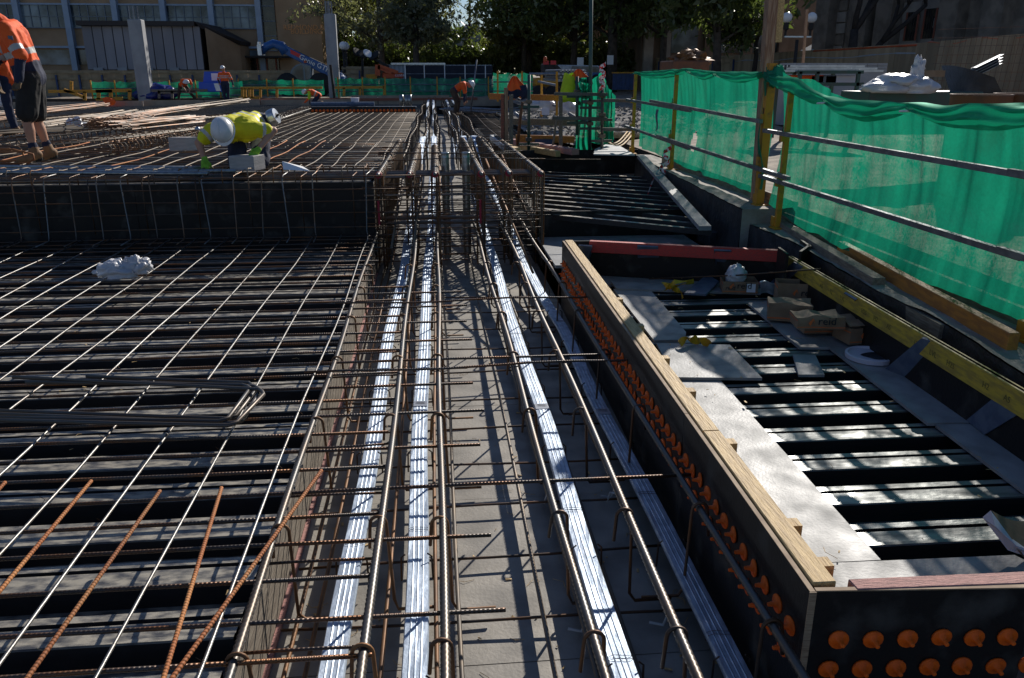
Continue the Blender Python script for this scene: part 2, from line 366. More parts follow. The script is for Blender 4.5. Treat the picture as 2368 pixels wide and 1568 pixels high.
# gravel heap behind the scaffold: a mound of real stones
mb = MB()
mb.sheet(lambda u, v: (5.2+(u-.5)*6, 23+(v-.5)*13, GR-.1+.32*max(0, math.cos((u-.5)*math.pi))*max(0, math.cos((v-.5)*math.pi))+.10*mnoise.noise(Vector((u*14, v*30, 0)))), 60, 90)
rs = random.Random(3)
for i in range(2600):
    u, v = rs.random(), rs.random(); x = 5.2+(u-.5)*6; y = 23+(v-.5)*13
    z = GR-.1+.32*max(0, math.cos((u-.5)*math.pi))*max(0, math.cos((v-.5)*math.pi))+.10*mnoise.noise(Vector((u*14, v*30, 0)))
    s = rs.uniform(.03, .075); q = [Vector((rs.uniform(-1,1), rs.uniform(-1,1), rs.uniform(-.4,1)))*s+Vector((x,y,z+.02)) for _ in range(5)]
    mb.add(q, [(0,1,2),(0,2,3),(0,3,4),(0,4,1),(1,2,3),(1,3,4)])
go = mb.build('gravel', 'gravel'); struct(go, 'stuff'); tag(go, 'grey crushed gravel heaped on the ground behind the scaffold', 'gravel')

# ---- beam trough floor: ply sheets
tf = thing('trough_floor', 'grey', 'floor', (0, 0, 0)); del tf['label']; del tf['category']; struct(tf)
y = -1.2; i = 0
while y < 42.5:
    L_ = 1.2 if y < 13 else 4.8
    if y < 1.9: MB().box(-.70, 4.6, y, y+L_-.004, -.03, 0.0+.001*(i % 2)).build('floor_sheet', 'floor_ply', tf)
    else: MB().box(-.70, 1.12, y, y+L_-.004, -.03, 0.0+.001*(i % 2)).build('floor_sheet', 'floor_ply', tf)
    y += L_; i += 1
# ---- corrugated metal decking
PER = .31
def deck_mesh(width, nper=2, detail=True):
    prof = [(0,-.085),(.130,-.085),(.132,0),(.136,.006),(.156,.006),(.161,0),(.238,0),(.240,-.015),(.260,-.015),(.262,0),(.298,0),(.300,-.085)]
    mb = MB(); pts = []
    for k in range(nper): pts += [(p[0]+k*PER, p[1]) for p in prof]
    pts.append((nper*PER, -.085)); n = len(pts)
    for (yy, zz) in pts: mb.v += [Vector((0, yy, zz)), Vector((width, yy, zz))]
    for k in range(n-1): mb.f.append((2*k, 2*k+1, 2*k+3, 2*k+2)); mb.m.append(0)
    return mb
def decking(name, p0, width, nsheet, m, ang=0, per=2):
    d = thing(name, '', '', p0); del d['label']; del d['category']; struct(d)
    dm = deck_mesh(width, per); me = None
    for k in range(nsheet):
        off = Vector((-math.sin(ang), math.cos(ang), 0))*(k*per*PER)
        if me is None:
            o = dm.build('decking_sheet', m, None, loc=(0,0,0)); me = o.data
        else:
            o = bpy.data.objects.new('decking_sheet', me); COL.objects.link(o)
        o.parent = d; o.location = off+Vector((0, 0, .0015*(k % 2))); o.rotation_euler = (0, 0, ang)
    return d
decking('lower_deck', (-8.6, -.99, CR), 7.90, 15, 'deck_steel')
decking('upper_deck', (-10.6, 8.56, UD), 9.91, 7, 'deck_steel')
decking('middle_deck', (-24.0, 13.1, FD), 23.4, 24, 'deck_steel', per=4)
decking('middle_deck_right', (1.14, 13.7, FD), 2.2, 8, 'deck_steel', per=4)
rb_ = thing('right_bay_deck', '', '', (2, 11, .5)); del rb_['label']; del rb_['category']; struct(rb_)
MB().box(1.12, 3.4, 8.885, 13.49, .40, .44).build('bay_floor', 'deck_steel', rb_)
_r = random.Random(5)
for k, yl in enumerate((396,402,409,416,424,432,441,450,460,470,481,492)):
    xr = 1500+k*13; A, B = P(1243, yl, FD), P(xr, yl+(xr-1240)*(.055+.004*k), FD); n = Vector((0, .035+.012*(k % 3 == 1), 0))
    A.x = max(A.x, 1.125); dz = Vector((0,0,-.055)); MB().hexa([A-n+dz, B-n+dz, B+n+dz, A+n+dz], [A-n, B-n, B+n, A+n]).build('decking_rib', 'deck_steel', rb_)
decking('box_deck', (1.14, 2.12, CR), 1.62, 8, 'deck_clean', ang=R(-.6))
# ---- formwork faces
def ply_wall(name, segs, m='ply_black', edge=True):
    s = thing(name, '', '', segs[0][0]); del s['label']; del s['category']; struct(s)
    for (lo, hi, pt) in segs:              # lo/hi opposite corners of a thin upright panel
        lo, hi = Vector(lo), Vector(hi)
        MB().box(min(lo.x,hi.x), max(lo.x,hi.x), min(lo.y,hi.y), max(lo.y,hi.y), min(lo.z,hi.z), max(lo.z,hi.z)).build('ply_panel', m, s)
    return s
ply_wall('step_formwork', [((-.65-2.4*k-2.396, 8.50, .20), (-.65-2.4*k, 8.52+.003*(k % 2), UM-.07), 0) for k in range(4)])
ply_wall('trough_side_formwork', [((-.685, -1+1.8*k, 0), (-.667+.002*(k % 2), .796+1.8*k, CR-.01), 0) for k in range(5)]+[((-.685, 8.0, 0), (-.667, 8.49, CR-.01), 0)], 'timber_grey')
ply_wall('upper_side_formwork', [((-.665, 8.53+1.55*k, 0), (-.647+.002*(k % 2), 10.07+1.55*k, UM-.09), 0) for k in range(3)], 'timber_grey')
ply_wall('middle_side_formwork', [((-.60, 13.2+6*k, 0), (-.582, 19.19+6*k, FD), 0) for k in range(5)]+[((1.10, 13.6+6*k, 0), (1.118, 19.59+6*k, FD), 0) for k in range(5)])
ply_wall('upper_deck_far_edge', [((-10.6, 13.05, FD-.1), (-.60, 13.07, UD-.02), 0)])
ply_wall('right_bay_near_face', [((1.10, 8.86, 0), (2.86, 8.88, FD+.035), 0)])
ply_wall('right_bay_side', [((1.095, 8.9, 0), (1.113, 13.5, FD), 0)])
ply_wall('right_bay_far_face', [((1.10, 13.5, .3), (3.4, 13.52, GR+.02), 0), ])
ply_wall('access_strip', [((1.12, 7.45, .27), (2.80, 8.84, .30), 0)], 'ply_grey')
g = MB().beam((-.656, -1, .010), (-.656, 8.48, .010), .018, .018).build('floor_fillet', 'lvl_pink'); struct(g)
# pale batten on the step's top edge, right end
# ---- concrete kerb on the right, black membrane on its inner face
def kerb(name, pts, z, ztop_to, zlow):
    mb = MB(); n = 60
    def edge(v, k):
        i = min(int(v*(len(pts)-1)), len(pts)-2); f = v*(len(pts)-1)-i
        p = Vector(pts[i]).lerp(Vector(pts[i+1]), f); return p
    mb.mi = 0
    mb.sheet(lambda u, v: (lambda p: (p.x+(ztop_to-p.x)*u+(.012*mnoise.noise(Vector((p.y*6, 0, 0))) if u == 0 else 0), p.y, z+.012*mnoise.noise(Vector((p.x+u*4, p.y*4, 2)))))(edge(v, 0)), 8, n)
    mb.mi = 1
    mb.sheet(lambda u, v: (lambda p: (p.x+.012*mnoise.noise(Vector((p.y*6, 0, 0)))-.02*u, p.y, z+.012*mnoise.noise(Vector((p.x, p.y*4, 2)))-.01-(z-zlow)*u))(edge(v, 0)), 4, n)
    p = edge(0, 0); mb.mi = 0; mb.add([(p.x, p.y, zlow), (ztop_to, p.y, zlow), (ztop_to, p.y, z), (p.x, p.y, z)], [(0,1,2,3)])
    return struct(mb.build(name, ['concrete', 'bitumen'], smooth=False))
e1 = [P(2367, 864, LG)+Vector((-.02, -1.6, 0)), P(2367, 864, LG), P(2174, 738, LG), P(2024, 669, LG), P(1842, 563, LG), P(1725, 514, LG)]
kerb('low_kerb', e1, LG, 3.46, .0)
e2 = [P(1716, 484, GR), P(1610, 430, GR), P(1504, 377, GR), P(1470, 358, GR)]
kerb('high_kerb', e2, GR, 3.46, .0)
# ---- far tan formwork boards
fb = thing('far_edge_formwork', '', '', (0, 43, FD)); del fb['label']; del fb['category']; struct(fb)
for (x0, x1, yt, yb, Y) in [(-200,-90,238,252,40),(-86,60,237,250,40.5),(62,205,236,249,41),(207,330,234,247,41.5),(332,470,232,246,42),(472,600,231,245,42.3),(602,714,231,244,42.6),(716,811,230,245,42.8),(812,872,221,243,43),(874,1038,221,248,43),(1040,1175,226,250,43)]:
    a, b = PY(x0, yt, Y), PY(x1, yt, Y); MB().box(a.x, b.x, Y, Y+.04, FD-.1, a.z).build('edge_board', 'board_tan', fb)
# white sheet and timber lying on the ground by the corner post
# ============================================================ REINFORCEMENT
rs = random.Random(11)
def wob(p, a): return Vector(p)+Vector((rs.uniform(-a,a), rs.uniform(-a,a), rs.uniform(-a,a)*.5))
def bar(name, a, b, r, m, parent, n=6, rib=False, sag=0.0, segs=1):
    mb = MB()
    if rib: ribbed(mb, a, b, r, n)
    elif segs > 1:
        a, b = Vector(a), Vector(b); ph = rs.uniform(0, 6)
        mb.tube([a.lerp(b, i/segs)+Vector((sag*math.sin(ph+i*.9), 0, sag*math.sin(ph*2+i*1.3))) for i in range(segs+1)], r, n)
    else: mb.tube([a, b], r, n)
    return mb.build(name, m, parent, smooth=True)
# --- lower left mesh
mesh = thing('reinforcing_mesh', 'grid of thin steel bars over the black decking in the lower left foreground', 'rebar mesh', (-3, 3, MZ))
for k in range(30):
    x = -.70-.286*k; e = rs.uniform(-.02, .02)
    bar('bar', (x+e, -.6, MZ+.012), (x-e, 8.32+rs.uniform(-.1,.1), MZ+.012), .0062, 'bar_bright', mesh, segs=14, sag=.009)
ty = [1.94,2.13,2.34,2.56,2.74,2.93,3.13,3.31,3.50,3.70]
y = 1.75
ys = [1.55, 1.75]+ty
while ys[-1] < 8.3: ys.append(ys[-1]+.195+rs.uniform(-.01,.01))
ycross = []
for i, y in enumerate(ys):
    xe = .185 if i % 2 else -.24
    if i in (7, 15): xe = 1.02
    if y > 6.3: xe = -.55
    e = rs.uniform(-.012, .012); ycross.append((y, xe))
    bar('bar', (-8.4, y+e, MZ-.006), (xe+rs.uniform(-.02,.02), y-e, MZ-.006), .0075, 'bar_across', mesh, rib=False, segs=10, sag=.005)
# wire ties on the mesh crossings: small, joined
mb = MB()
for k in range(12):
    for y, xe in ycross:
        if rs.random() < .6:
            x = -.70-.286*k; mb.tube([(x-.012, y-.008, MZ), (x+.003, y, MZ+.024), (x+.012, y+.01, MZ+.004)], .0012, 3); mb.tube([(x, y, MZ+.02), (x-.012, y-.01, MZ+.04)], .0012, 3)
o = mb.build('wire_ties', 'bar_dark', mesh); struct(o, 'stuff')
# --- main beam cage
cage = thing('beam_reinforcement_cage', 'long steel cage of six thick ribbed bars with hooked ties running down the open trough', 'rebar cage', (.2, 3, .05))
BX = [(-.61,-.65),(-.255,-.205),(-.024,.01),(.432,.405),(.683,.735),(.985,.955)]
BRD = [.0145,.015,.015,.0145,.0158,.014]
for i, (x0, x1) in enumerate(BX):
    bend = [Vector((x0+(x1-x0)*(y/11)+.006*math.sin(y*1.7+i*2), y, MZ+.005*math.sin(y*2.3+i))) for y in [.9+.0115*j for j in range(0, 700)]]
    mb = MB(); mb.tube(bend, [BRD[i]*(1.11 if j % 2 else .92) for j in range(len(bend))], 7)
    mb.tube([Vector((bend[-1].x, bend[-1].y-.3, MZ-.0)), Vector((x1, 9.8, MZ-.02)), Vector((x1, 12.0, MZ-.02))], BRD[i], 6)
    mb.build('longitudinal_bar', 'bar_main', cage, smooth=True)
# lower longitudinal bars
for x in (-.58,-.50,-.24,-.05,.045,.37,.50,.66,.86,.98):
    bar('bottom_bar', (x, .9, .062), (x+rs.uniform(-.02,.02), 12, .062), .009, 'hoop_rust' if rs.random() < .45 else 'bar_old', cage, segs=16, sag=.006)
hy = [1.42, 1.98-.02, 2.67, 3.63, 4.50, 5.36, 6.15, 6.9]
def hook(x, y, sgn=1):
    r = .030; c = Vector((x, y, MZ-.012)); up = Vector((0,0,1)); sx = Vector((sgn,0,0))
    pts = [c-sx*(r+.008)+Vector((0, rs.uniform(-.012,.012), -.085-rs.uniform(0,.03)))]
    pts += arc(c+Vector((0,0,.0)), r, math.pi, 0, 8, sx, up)
    ex = c+sx*(r+.01); pts += [Vector((ex.x+rs.uniform(-.006,.006), y+rs.uniform(-.015,.015), .085)), Vector((ex.x+sgn*.02, y, .05)), Vector((ex.x+sgn*.17, y+.004, .048))]
    return pts
for i, (x0, x1) in enumerate(BX):
    for y in hy:
        MB().tube(hook(x0, y+rs.uniform(-.02,.02), 1 if i < 3 else (-1 if i == 5 else 1)), .0068, 6).build('stirrup', 'hoop_rust' if i < 3 else 'bar_dark', cage, smooth=True)
# full width bottom ties
for y in [1.7,2.15,2.6,3.0,3.45,3.9,4.35,4.8,5.3,5.8,6.3,6.8,7.3]:
    bar('cross_bar', (-.63, y, .045), (1.0, y+rs.uniform(-.03,.03), .045), .006, 'bar_dark', cage, segs=6, sag=.004)
# short tie bars between bars 1 and 2 at several heights
for y in [2.02,2.48,2.95,3.4,3.85,4.3,4.7]:
    bar('cross_bar', (-.64, y, MZ-.03), (-.25, y, MZ-.028), .0055, 'bar_across', cage, segs=3, sag=.003)
for y in (4.22, 5.62):
    bar('cross_bar', (-.75, y, MZ+.03), (1.28, y+.1, MZ+.015), .007, 'bar_across', cage, segs=8, sag=.008)
# duct support saddles
mb = MB()
for x in (-.389, -.125, .586, .955):
    for y in hy:
        mb.tube([(x-.065, y+.2, .05), (x-.062, y+.2, .16), (x-.045, y+.2, .175)], .004, 4); mb.tube([(x+.065, y+.2, .05), (x+.062, y+.2, .16), (x+.045, y+.2, .175)], .004, 4)
o = mb.build('duct_saddles', 'bar_dark', cage); struct(o, 'stuff')
# plastic-tipped chairs
for (px, py) in [(1403,1160),(1345,1460),(1533,1445),(1258,1163),(1413,1150)]:
    p = P(px, py, .03); MB().tube([p+Vector((-.05,.02,0)), p, p+Vector((.015,0,.05)), p+Vector((.04,-.02,.055))], .006, 5).build('bar_chair', 'reflective', cage)

# --- post-tension ducts
def dpath(xn, xm, xf, seed):
    pts = []; y = .9
    while y < 41:
        if y < 6: z = .135; x = xn
        elif y < 13.4: t = (y-6)/7.4; z = .135+.925*t**1.6*(1-.0*t); x = xn+(xm-xn)*t
        elif y < 18: t = (y-13.4)/4.6; z = 1.06-.76*(t*t*(3-2*t)); x = xm
        elif y < 28: z = .30; x = xm+(xf-xm)*(y-18)/12
        else: t = min(1, (y-28)/8); z = .30+.52*t*t*(3-2*t); x = xm+(xf-xm)*min(1, (y-18)/12)
        pts.append(Vector((x+.008*math.sin(y*1.9+seed*3), y, z+.006*math.sin(y*3.1+seed)))); y += .1 if y < 8 else .25
    return pts
DS = [(-.389,-.191,-.24,0),(-.125,-.008,.0,1),(.586,.474,.62,2),(.955,.65,.9,3)]
DL = ['flat silver duct nearest the left mesh, running beside the trough wall', 'bright flat silver duct second from the left, beside the centre bar',
      'flat silver duct third from the left, lit white along its whole length', 'flat silver duct nearest the orange plugged formwork, in blue shade up close']
for k, (xn, xm, xf, sd) in enumerate(DS):
    t = thing('post_tension_duct', DL[k], 'duct', (xn, 3, .13), 'flat ducts laid in the trough')
    path = dpath(xn, xm, xf, sd); hw, hh = .045, .013
    prof = [(-hw,-hh*.4),(-hw,hh*.4),(-hw*.9,hh),(-.024,hh),(-.020,hh+.0025),(-.016,hh),(-.004,hh),(0,hh+.0025),(.004,hh),(.016,hh),(.020,hh+.0025),(.024,hh),(hw*.9,hh),(hw,hh*.4),(hw,-hh*.4),(hw*.9,-hh),(-hw*.9,-hh)]
    mb = MB(); n = len(prof); ka = 0
    for i, p in enumerate(path):
        tw = .06*mnoise.noise(Vector((p.y*.8, k*5, 0))); s_ = 1
        for (u, v) in prof: mb.v.append(p+Vector((u*math.cos(tw)*s_, 0, v+u*math.sin(tw)+.0022*mnoise.noise(Vector((u*60, p.y*11, k)))+.0015*mnoise.noise(Vector((u*20, p.y*34, k))))))
    for i in range(len(path)-1):
        for j in range(n):
            j2 = (j+1) % n; mb.f.append((i*n+j, (i+1)*n+j, (i+1)*n+j2, i*n+j2)); mb.m.append(0)
    mb.build('duct', 'duct_zinc', t)
    for yy in (1.9+.13*k, 3.0+.1*k, 4.65-.12*k, 5.3+.25*k):
        i = min(range(len(path)), key=lambda q: abs(path[q].y-yy)); p = path[i]
        if k in (1, 2) and abs(yy-4.5) < .5 or k == 3 and abs(yy-4.3) < .2:
            MB().box(p.x-.040, p.x+.040, p.y-.04, p.y+.04, p.z-.015, p.z+.018).build('joint_tape', 'tape_silver', t)
        m2 = MB()
        for dy in (0, .018):
            m2.tube([(p.x-.042,p.y+dy,p.z-.02),(p.x-.040,p.y+dy,p.z+.016),(p.x-.02,p.y+dy+.003,p.z+.019),(p.x+.02,p.y+dy-.003,p.z+.019),(p.x+.040,p.y+dy,p.z+.016),(p.x+.042,p.y+dy,p.z-.02)], .0013, 4)
        m2.build('tie_wire', 'bar_dark', t)

# --- step face mesh with cogged tops
sm = thing('step_face_mesh', 'upright mesh of cogged bars standing in front of the black ply step', 'rebar mesh', (-3, 8.3, .4))
for k in range(30):
    x = -.72-.26*k
    if k % 2 == 0 or k > 2:
        dx = rs.uniform(-.03,.03)
        MB().tube([(x+.03, 7.9, MZ+.03), (x+.01, 8.22, MZ+.02), (x, 8.26, MZ+.07), (x+dx, 8.26+rs.uniform(-.02,.03), UM-.02), (x+dx, 8.3, UM+.03), (x+dx+.02, 8.38, UM+.04), (x+dx+.02+rs.uniform(-.03,.03), 8.75+rs.uniform(0,.25), UM+.045)], .0065, 6).build('cogged_bar', 'bar_bright' if k % 3 == 0 else 'bar_along', sm, smooth=True)
    if k % 2:
        MB().tube([(x+.13, 8.4, MZ+.05), (x+.13, 8.4, UM-.03), (x+.13, 8.44, UM+.0), (x+.15, 8.7, UM+.01)], .006, 6).build('cogged_bar', 'bar_dark', sm, smooth=True)
for z in (.56, .70, .83, .95, 1.06):
    bar('bar', (-9.1, 8.275, z), (-.3+rs.uniform(0,.3), 8.27, z+rs.uniform(-.01,.01)), .006, 'bar_dark', sm, segs=12, sag=.006)
# --- header cage across the step (thick ribbed bars running left-right)
hd = thing('header_beam_cage', 'thick ribbed bars bundled across the front of the upper deck', 'rebar cage', (-3, 8.8, UM))
for y, z in ((8.72,UM-.05),(8.82,UM-.045),(8.92,UM-.04),(9.02,UM-.04),(9.12,UM-.04),(9.22,UM-.045)):
    mb = MB(); ribbed(mb, (-9.2, y, z), (-.3+rs.uniform(0,.2) if y < 8.75 else 1.05, y+rs.uniform(-.02,.02), z), .0125, 6, .0135); mb.build('header_bar', 'bar_along', hd, smooth=True)
for y, z in ((8.5,.84),(8.7,.52),(8.9,.52),(9.1,.84),(8.8,.56)):
    mb = MB(); ribbed(mb, (-.75, y, z), (1.02, y+rs.uniform(-.03,.03), z), .0115, 6, .0135); mb.build('header_bar', 'bar_along', hd, smooth=True)
for k in range(32):
    x = -.75-.235*k+rs.uniform(-.03,.03)
    MB().tube([(x, 8.54, UM-.1), (x, 8.54, UM+.05), (x+.004, 8.57, UM+.075), (x+.01, 8.63, UM+.065), (x, 9., UM+.06), (x, 9.1, UM+.03), (x, 9.1, UM-.1)], .0065, 6).build('stirrup', 'bar_old' if k % 2 else 'hoop_rust', hd, smooth=True)
# --- upper cage : six bars with closely spaced hoops
uc = thing('upper_beam_cage', 'six raised bars wrapped in close hoops above the trough beyond the step', 'rebar cage', (.2, 8, .1))
UBX = [(878,396,900,340,-1),(949,391,1,0,0),(1005,385,0,0,0),(1105,386,0,0,0),(1164,383,0,0,0),(1229,380,0,0,0)]
UX = []
for (px, py, _, _, _) in UBX:
    p = P(px, py, UM+.02); UX.append(p.x)
endy = [12.9, 12.3, 12.0, 13.3, 13.5, 13.7]
for i, x in enumerate(UX):
    y0 = 8.30+rs.uniform(-.04,.06)
    xe = x+(.02-x)*.08
    mb = MB(); ribbed(mb, (x, y0, UM+.02), (xe, endy[i], UM+.015), .019, 7, .02); mb.build('longitudinal_bar', 'bar_bright', uc, smooth=True)
    MB().tube([(x, y0+.12, UM+.005), (x, y0+.16, UM+.005)], .034, 10).build('marking_tape', 'tip_red', uc)
    nh = 38
    for k in range(nh):
        y = y0+.16+(endy[i]-y0-.3)*k/nh+rs.uniform(-.02,.02); xx = x+(xe-x)*k/nh; r = .040; zb = .06 if k < 13 else .45
        c = Vector((xx, y, UM-.005)); pts = [c+Vector((-r, 0, -.30 if k > 1 else -.95))]+arc(c, r, math.pi, 0, 6, Vector((1,0,0)), Vector((0,0,1)))+[c+Vector((r, rs.uniform(-.02,.02), zb-UM))]
        MB().tube(pts, .0075, 5).build('stirrup', 'bar_old' if k % 3 else 'hoop_rust', uc, smooth=True)
    # vertical posts at the cage's front
    MB().tube([(x+.02, y0+.10, .08), (x+.015, y0+.1, UM-.02)], .011, 6).build('upright_bar', 'bar_dark', uc)
    if i in (0, 3): MB().tube([(x-.012, y0+.09, .55), (x-.012, y0+.09, .80)], .012, 6).build('marking_tape', 'tip_red', uc)
for z in (.16,.22,.30,.36,.44,.50,.56,.62,.68,.80,.88,.94):
    for y in (8.4, 8.68+rs.uniform(-.05,.2)):
        bar('cross_bar', (-.66+rs.uniform(-.1,.1), y, z), (1.06+rs.uniform(-.1,.15), y, z+rs.uniform(-.015,.015)), .0065, 'bar_across', uc, segs=4, sag=.006)
for y in (9.6,10.3,10.4,11.2,12.0):
    bar('cross_bar', (-.7, y, UM+.045), (1.2+rs.uniform(-.2,.3), y, UM+.05), .007, 'bar_across', uc, segs=5, sag=.012)
for y in (9.4,9.8,10.2,10,10.5,11):
    for z in (.1, .5):
        bar('cross_bar', (-.56, y, z), (1.05, y, z), .006, 'bar_old', uc, segs=4, sag=.006)
# rusty inclined bars under the cage
for (a, b) in [((-.46,7.9,.40),(-.36,10.1,1.0)),((-.24,7.7,.40),(-.16,9.9,1.0)),((.02,7.7,.40),(.05,9.7,1.0)),((.80,6.6,.44),(.62,10.1,1.05)),((1.0,8.1,.5),(.86,10.5,1.05)),((-.50,8.3,.1),(-.42,10,.9))]:
    bar('inclined_bar', a, b, .012, 'hoop_rust' if a[0] > 0 else 'bar_old', uc)
bar('long_end_bar', (.9, 8.9, UM-.08), (1.95, 8.95, UM-.09), .007, 'bar_across', uc)
bar('long_end_bar', (.9, 12.2, UM-.22), (2.5, 12.2, UM-.24), .008, 'bar_dark', uc)
# --- corrugated grout tubes
for (px, lab, yy) in ((1035, 'corrugated metal tube standing upright in the cage, the left one of the pair', 9.1), (1081, 'corrugated metal tube standing upright in the cage, the right one of the pair', 9.1)):
    p = PY(px, 600, yy); pr = []
    for k in range(60): z = .03+1.14*k/60; pr += [(.043, z), (.0475, z+.01)]
    o = MB().lathe((p.x, yy, 0), pr+[(.044, 1.17), (.044, 1.205), (.047, 1.22), (.030, 1.222)], 14).build('grout_tube', 'pipe_zinc', smooth=True); tag(o, lab, 'tube', 'upright grout tubes')
# --- upper deck mesh
um = thing('upper_deck_mesh', 'bar mesh on the raised deck around the kneeling worker', 'rebar mesh', (-4, 10, UM))
for k in range(36):
    x = -.62-.27*k; st = k % 5 in (1, 3)
    bar('bar', (x, 9.05, UM+.012), (x+rs.uniform(-.04,.04), 13.0 if k > 3 else 12.5, UM+.012), .0072, 'bar_rusty' if k in (4,5,6,11,17) else 'bar_old', um, segs=9, sag=.01)
for k in range(20):
    y = 9.2+.195*k
    bar('bar', (-10.3, y, UM-.004), (-.5 if k < 15 else -.9, y+rs.uniform(-.03,.03), UM-.004), .0072, 'bar_along', um, segs=9, sag=.006)
# --- middle deck meshes
for (x0, x1, lab, nm) in ((-6.6, -.66, 'wide bar mesh on the middle deck behind the kneeling worker', 'l'), (1.2, 3.3, 'narrow bar mesh on the middle deck right of the trough', 'r')):
    mm = thing('deck_mesh', lab, 'rebar mesh', ((x0+x1)/2, 24, FM))
    y = 15.2
    while y < 32.6:
        bar('bar', (x0, y, FM-.01), (x1, y+rs.uniform(-.05,.05), FM-.01), .008, 'bar_old', mm, n=4, segs=4, sag=.01); y += .24
    x = x1 if x0 < 0 else x0+.3; st = -.27 if x0 < 0 else .3
    while x0 <= x <= x1:
        bar('bar', (x+rs.uniform(-.03,.03), 15.0, FM+.005), (x+rs.uniform(-.05,.05), 32.4+rs.uniform(-.15,.15), FM+.005), .008, 'bar_old', mm, n=5, segs=9, sag=.015); x += st
# middle beam cage beyond: six wavy bars with hoops
mc = thing('far_beam_cage', 'hooped bars carrying on along the trough across the middle deck', 'rebar cage', (.2, 25, .4))
FXE = [(-.52,-.40),(-.20,-.17),(.06,.06),(.47,.42),(.70,.62),(1.0,.95)]
for i, (xa, xb) in enumerate(FXE):
    pts = [Vector((xa+(xb-xa)*t/26+.03*math.sin(t*.9+i), 13.0+t*1.05, FM+.14+.04*math.sin(t*.7+i*1.3))) for t in range(27)]
    MB().tube(pts, .016, 6).build('longitudinal_bar', 'bar_old', mc, smooth=True)
    hp = MB()
    for k in range(46):
        t = k/46*26; j = int(t); p = pts[j].lerp(pts[min(j+1, 26)], t-j); r = .045
        h_ = [p+Vector((-r, 0, -.3))]+arc(p+Vector((0,0,-.01)), r, math.pi, 0, 6, Vector((1,0,0)), Vector((0,0,1)))+[p+Vector((r, 0, -.3))]
        MB().tube(h_, .008, 4).build('stirrup', 'bar_dark' if k % 2 else 'bar_old', mc)
    if i in (0,1,2,3,4):
        p = pts[-1]; MB().tube([p+Vector((-.05,0,-.1))]+arc(p+Vector((0,0,.14)), .05, math.pi, 0, 6, Vector((1,0,0)), Vector((0,0,1)))+[p+Vector((.05,0,-.1))], .012, 5).build('end_loop', 'bar_dark', mc)

# --- loose rusty bars on the left mesh
LB = [((40,1600),(370,1135),'loose rusty bar, second from the left on the foreground mesh'),((-120,1510),(211,1112),'loose rusty bar lying furthest left on the foreground mesh'),
      ((368,1600),(512,1128),'loose rusty bar leaning steeply up between the longer ones'),((375,1600),(743,1088),'longest loose rusty bar, crossing onto the trough edge'),
      ((-90,1230),(12,1115),'tip of a loose rusty bar poking in at the left border')]
for k, ((xa,ya),(xb,yb),lab) in enumerate(LB):
    mb = MB(); ribbed(mb, P(xa,ya,MZ+.03), P(xb,yb,MZ+.045), .0075, 7, .012)
    tag(mb.build('loose_bar', 'bar_rusty', smooth=True), lab, 'steel bar', 'loose rusty bars on the foreground mesh')
# --- hairpin bars
HP = [((200,870),(575,885),(590,903),(545,962),(520,968),(0,950),'uppermost of the bent hairpin bars lying on the foreground mesh'),
      ((120,878),(588,893),(601,905),(560,972),(535,978),(0,958),'dark hairpin bar just inside the outermost one'),
      ((60,884),(560,890),(578,898),(528,966),(505,974),(0,966),'hairpin bar with its bend nearest the mesh centre'),
      ((30,872),(598,900),(609,912),(548,976),(525,984),(0,972),'outermost bent hairpin bar, its bend reaching furthest right')]
for k, (a,b,c,d,e,f,lab) in enumerate(HP):
    z = MZ+.035+.012*k; pts = [P(*a, z), P(*b, z), P(*c, z+.006), P(*d, z+.006), P(*e, z), P(*f, z)]
    q = []
    for i, p in enumerate(pts):                     # rounded bends
        q.append(p)
    sm_ = [q[0]]
    sm_ += [q[0].lerp(q[1], .5), q[1], q[1].lerp(q[2], .5)+Vector((.004,.004,0)), q[2], q[2].lerp(q[3], .5), q[3], q[3].lerp(q[4], .5)+Vector((.004,-.004,0)), q[4], q[4].lerp(q[5], .5), q[5]]
    tag(MB().tube(sm_, .0105, 8).build('hairpin_bar', 'bar_main', smooth=True), lab, 'bent bar', 'hairpin bars on the foreground mesh')
# ============================================================ THE PLUGGED FORMWORK BOX
NC, FC, NR = P(1872, 1368, BT), P(1300, 557, BT), P(2400, 1359, BT)
box = thing('slab_edge_formwork', 'long black ply formwork box studded with rows of orange plugs, right of the trough', 'formwork', (NC.x, NC.y, 0))
def panel_along(a, b, z0, z1, th, m, name, parent, side=1):
    a, b = Vector(a), Vector(b); d = (b-a); d.z = 0; d.normalize(); nrm = Vector((d.y, -d.x, 0))*th*side
    A, B = Vector((a.x, a.y, 0)), Vector((b.x, b.y, 0))
    return MB().hexa([A+Vector((0,0,z0)), B+Vector((0,0,z0)), B+nrm+Vector((0,0,z0)), A+nrm+Vector((0,0,z0))], [A+Vector((0,0,z1)), B+Vector((0,0,z1)), B+nrm+Vector((0,0,z1)), A+nrm+Vector((0,0,z1))]).build(name, m, parent)
N3 = 4; ld = (FC-NC)
for k in range(N3):                       # left face
    a, b = NC+ld*(k/N3), NC+ld*((k+1)/N3-.0008)
    panel_along(a, b, .0, BT-.004-.002*(k % 2), .018, 'ply_black', 'ply_panel', box)
    panel_along(a+Vector((.001,0,0)), b+Vector((.001,0,0)), BT-.003, BT, .016, 'ply_edge', 'ply_edge_band', box)
panel_along(NC+Vector((0,0,0)), NR, .0, BT-.004, .018, 'ply_black', 'ply_panel', box, -1)
panel_along(NC+Vector((.02,.001,0)), NR+Vector((0,.001,0)), BT-.0035, BT+.001, .016, 'ply_edge', 'ply_edge_band', box, -1)
MB().box(NC.x-.001, NC.x+.02, NC.y-.004, NC.y, 0, BT-.001).build('corner_edge', 'ply_edge', box)
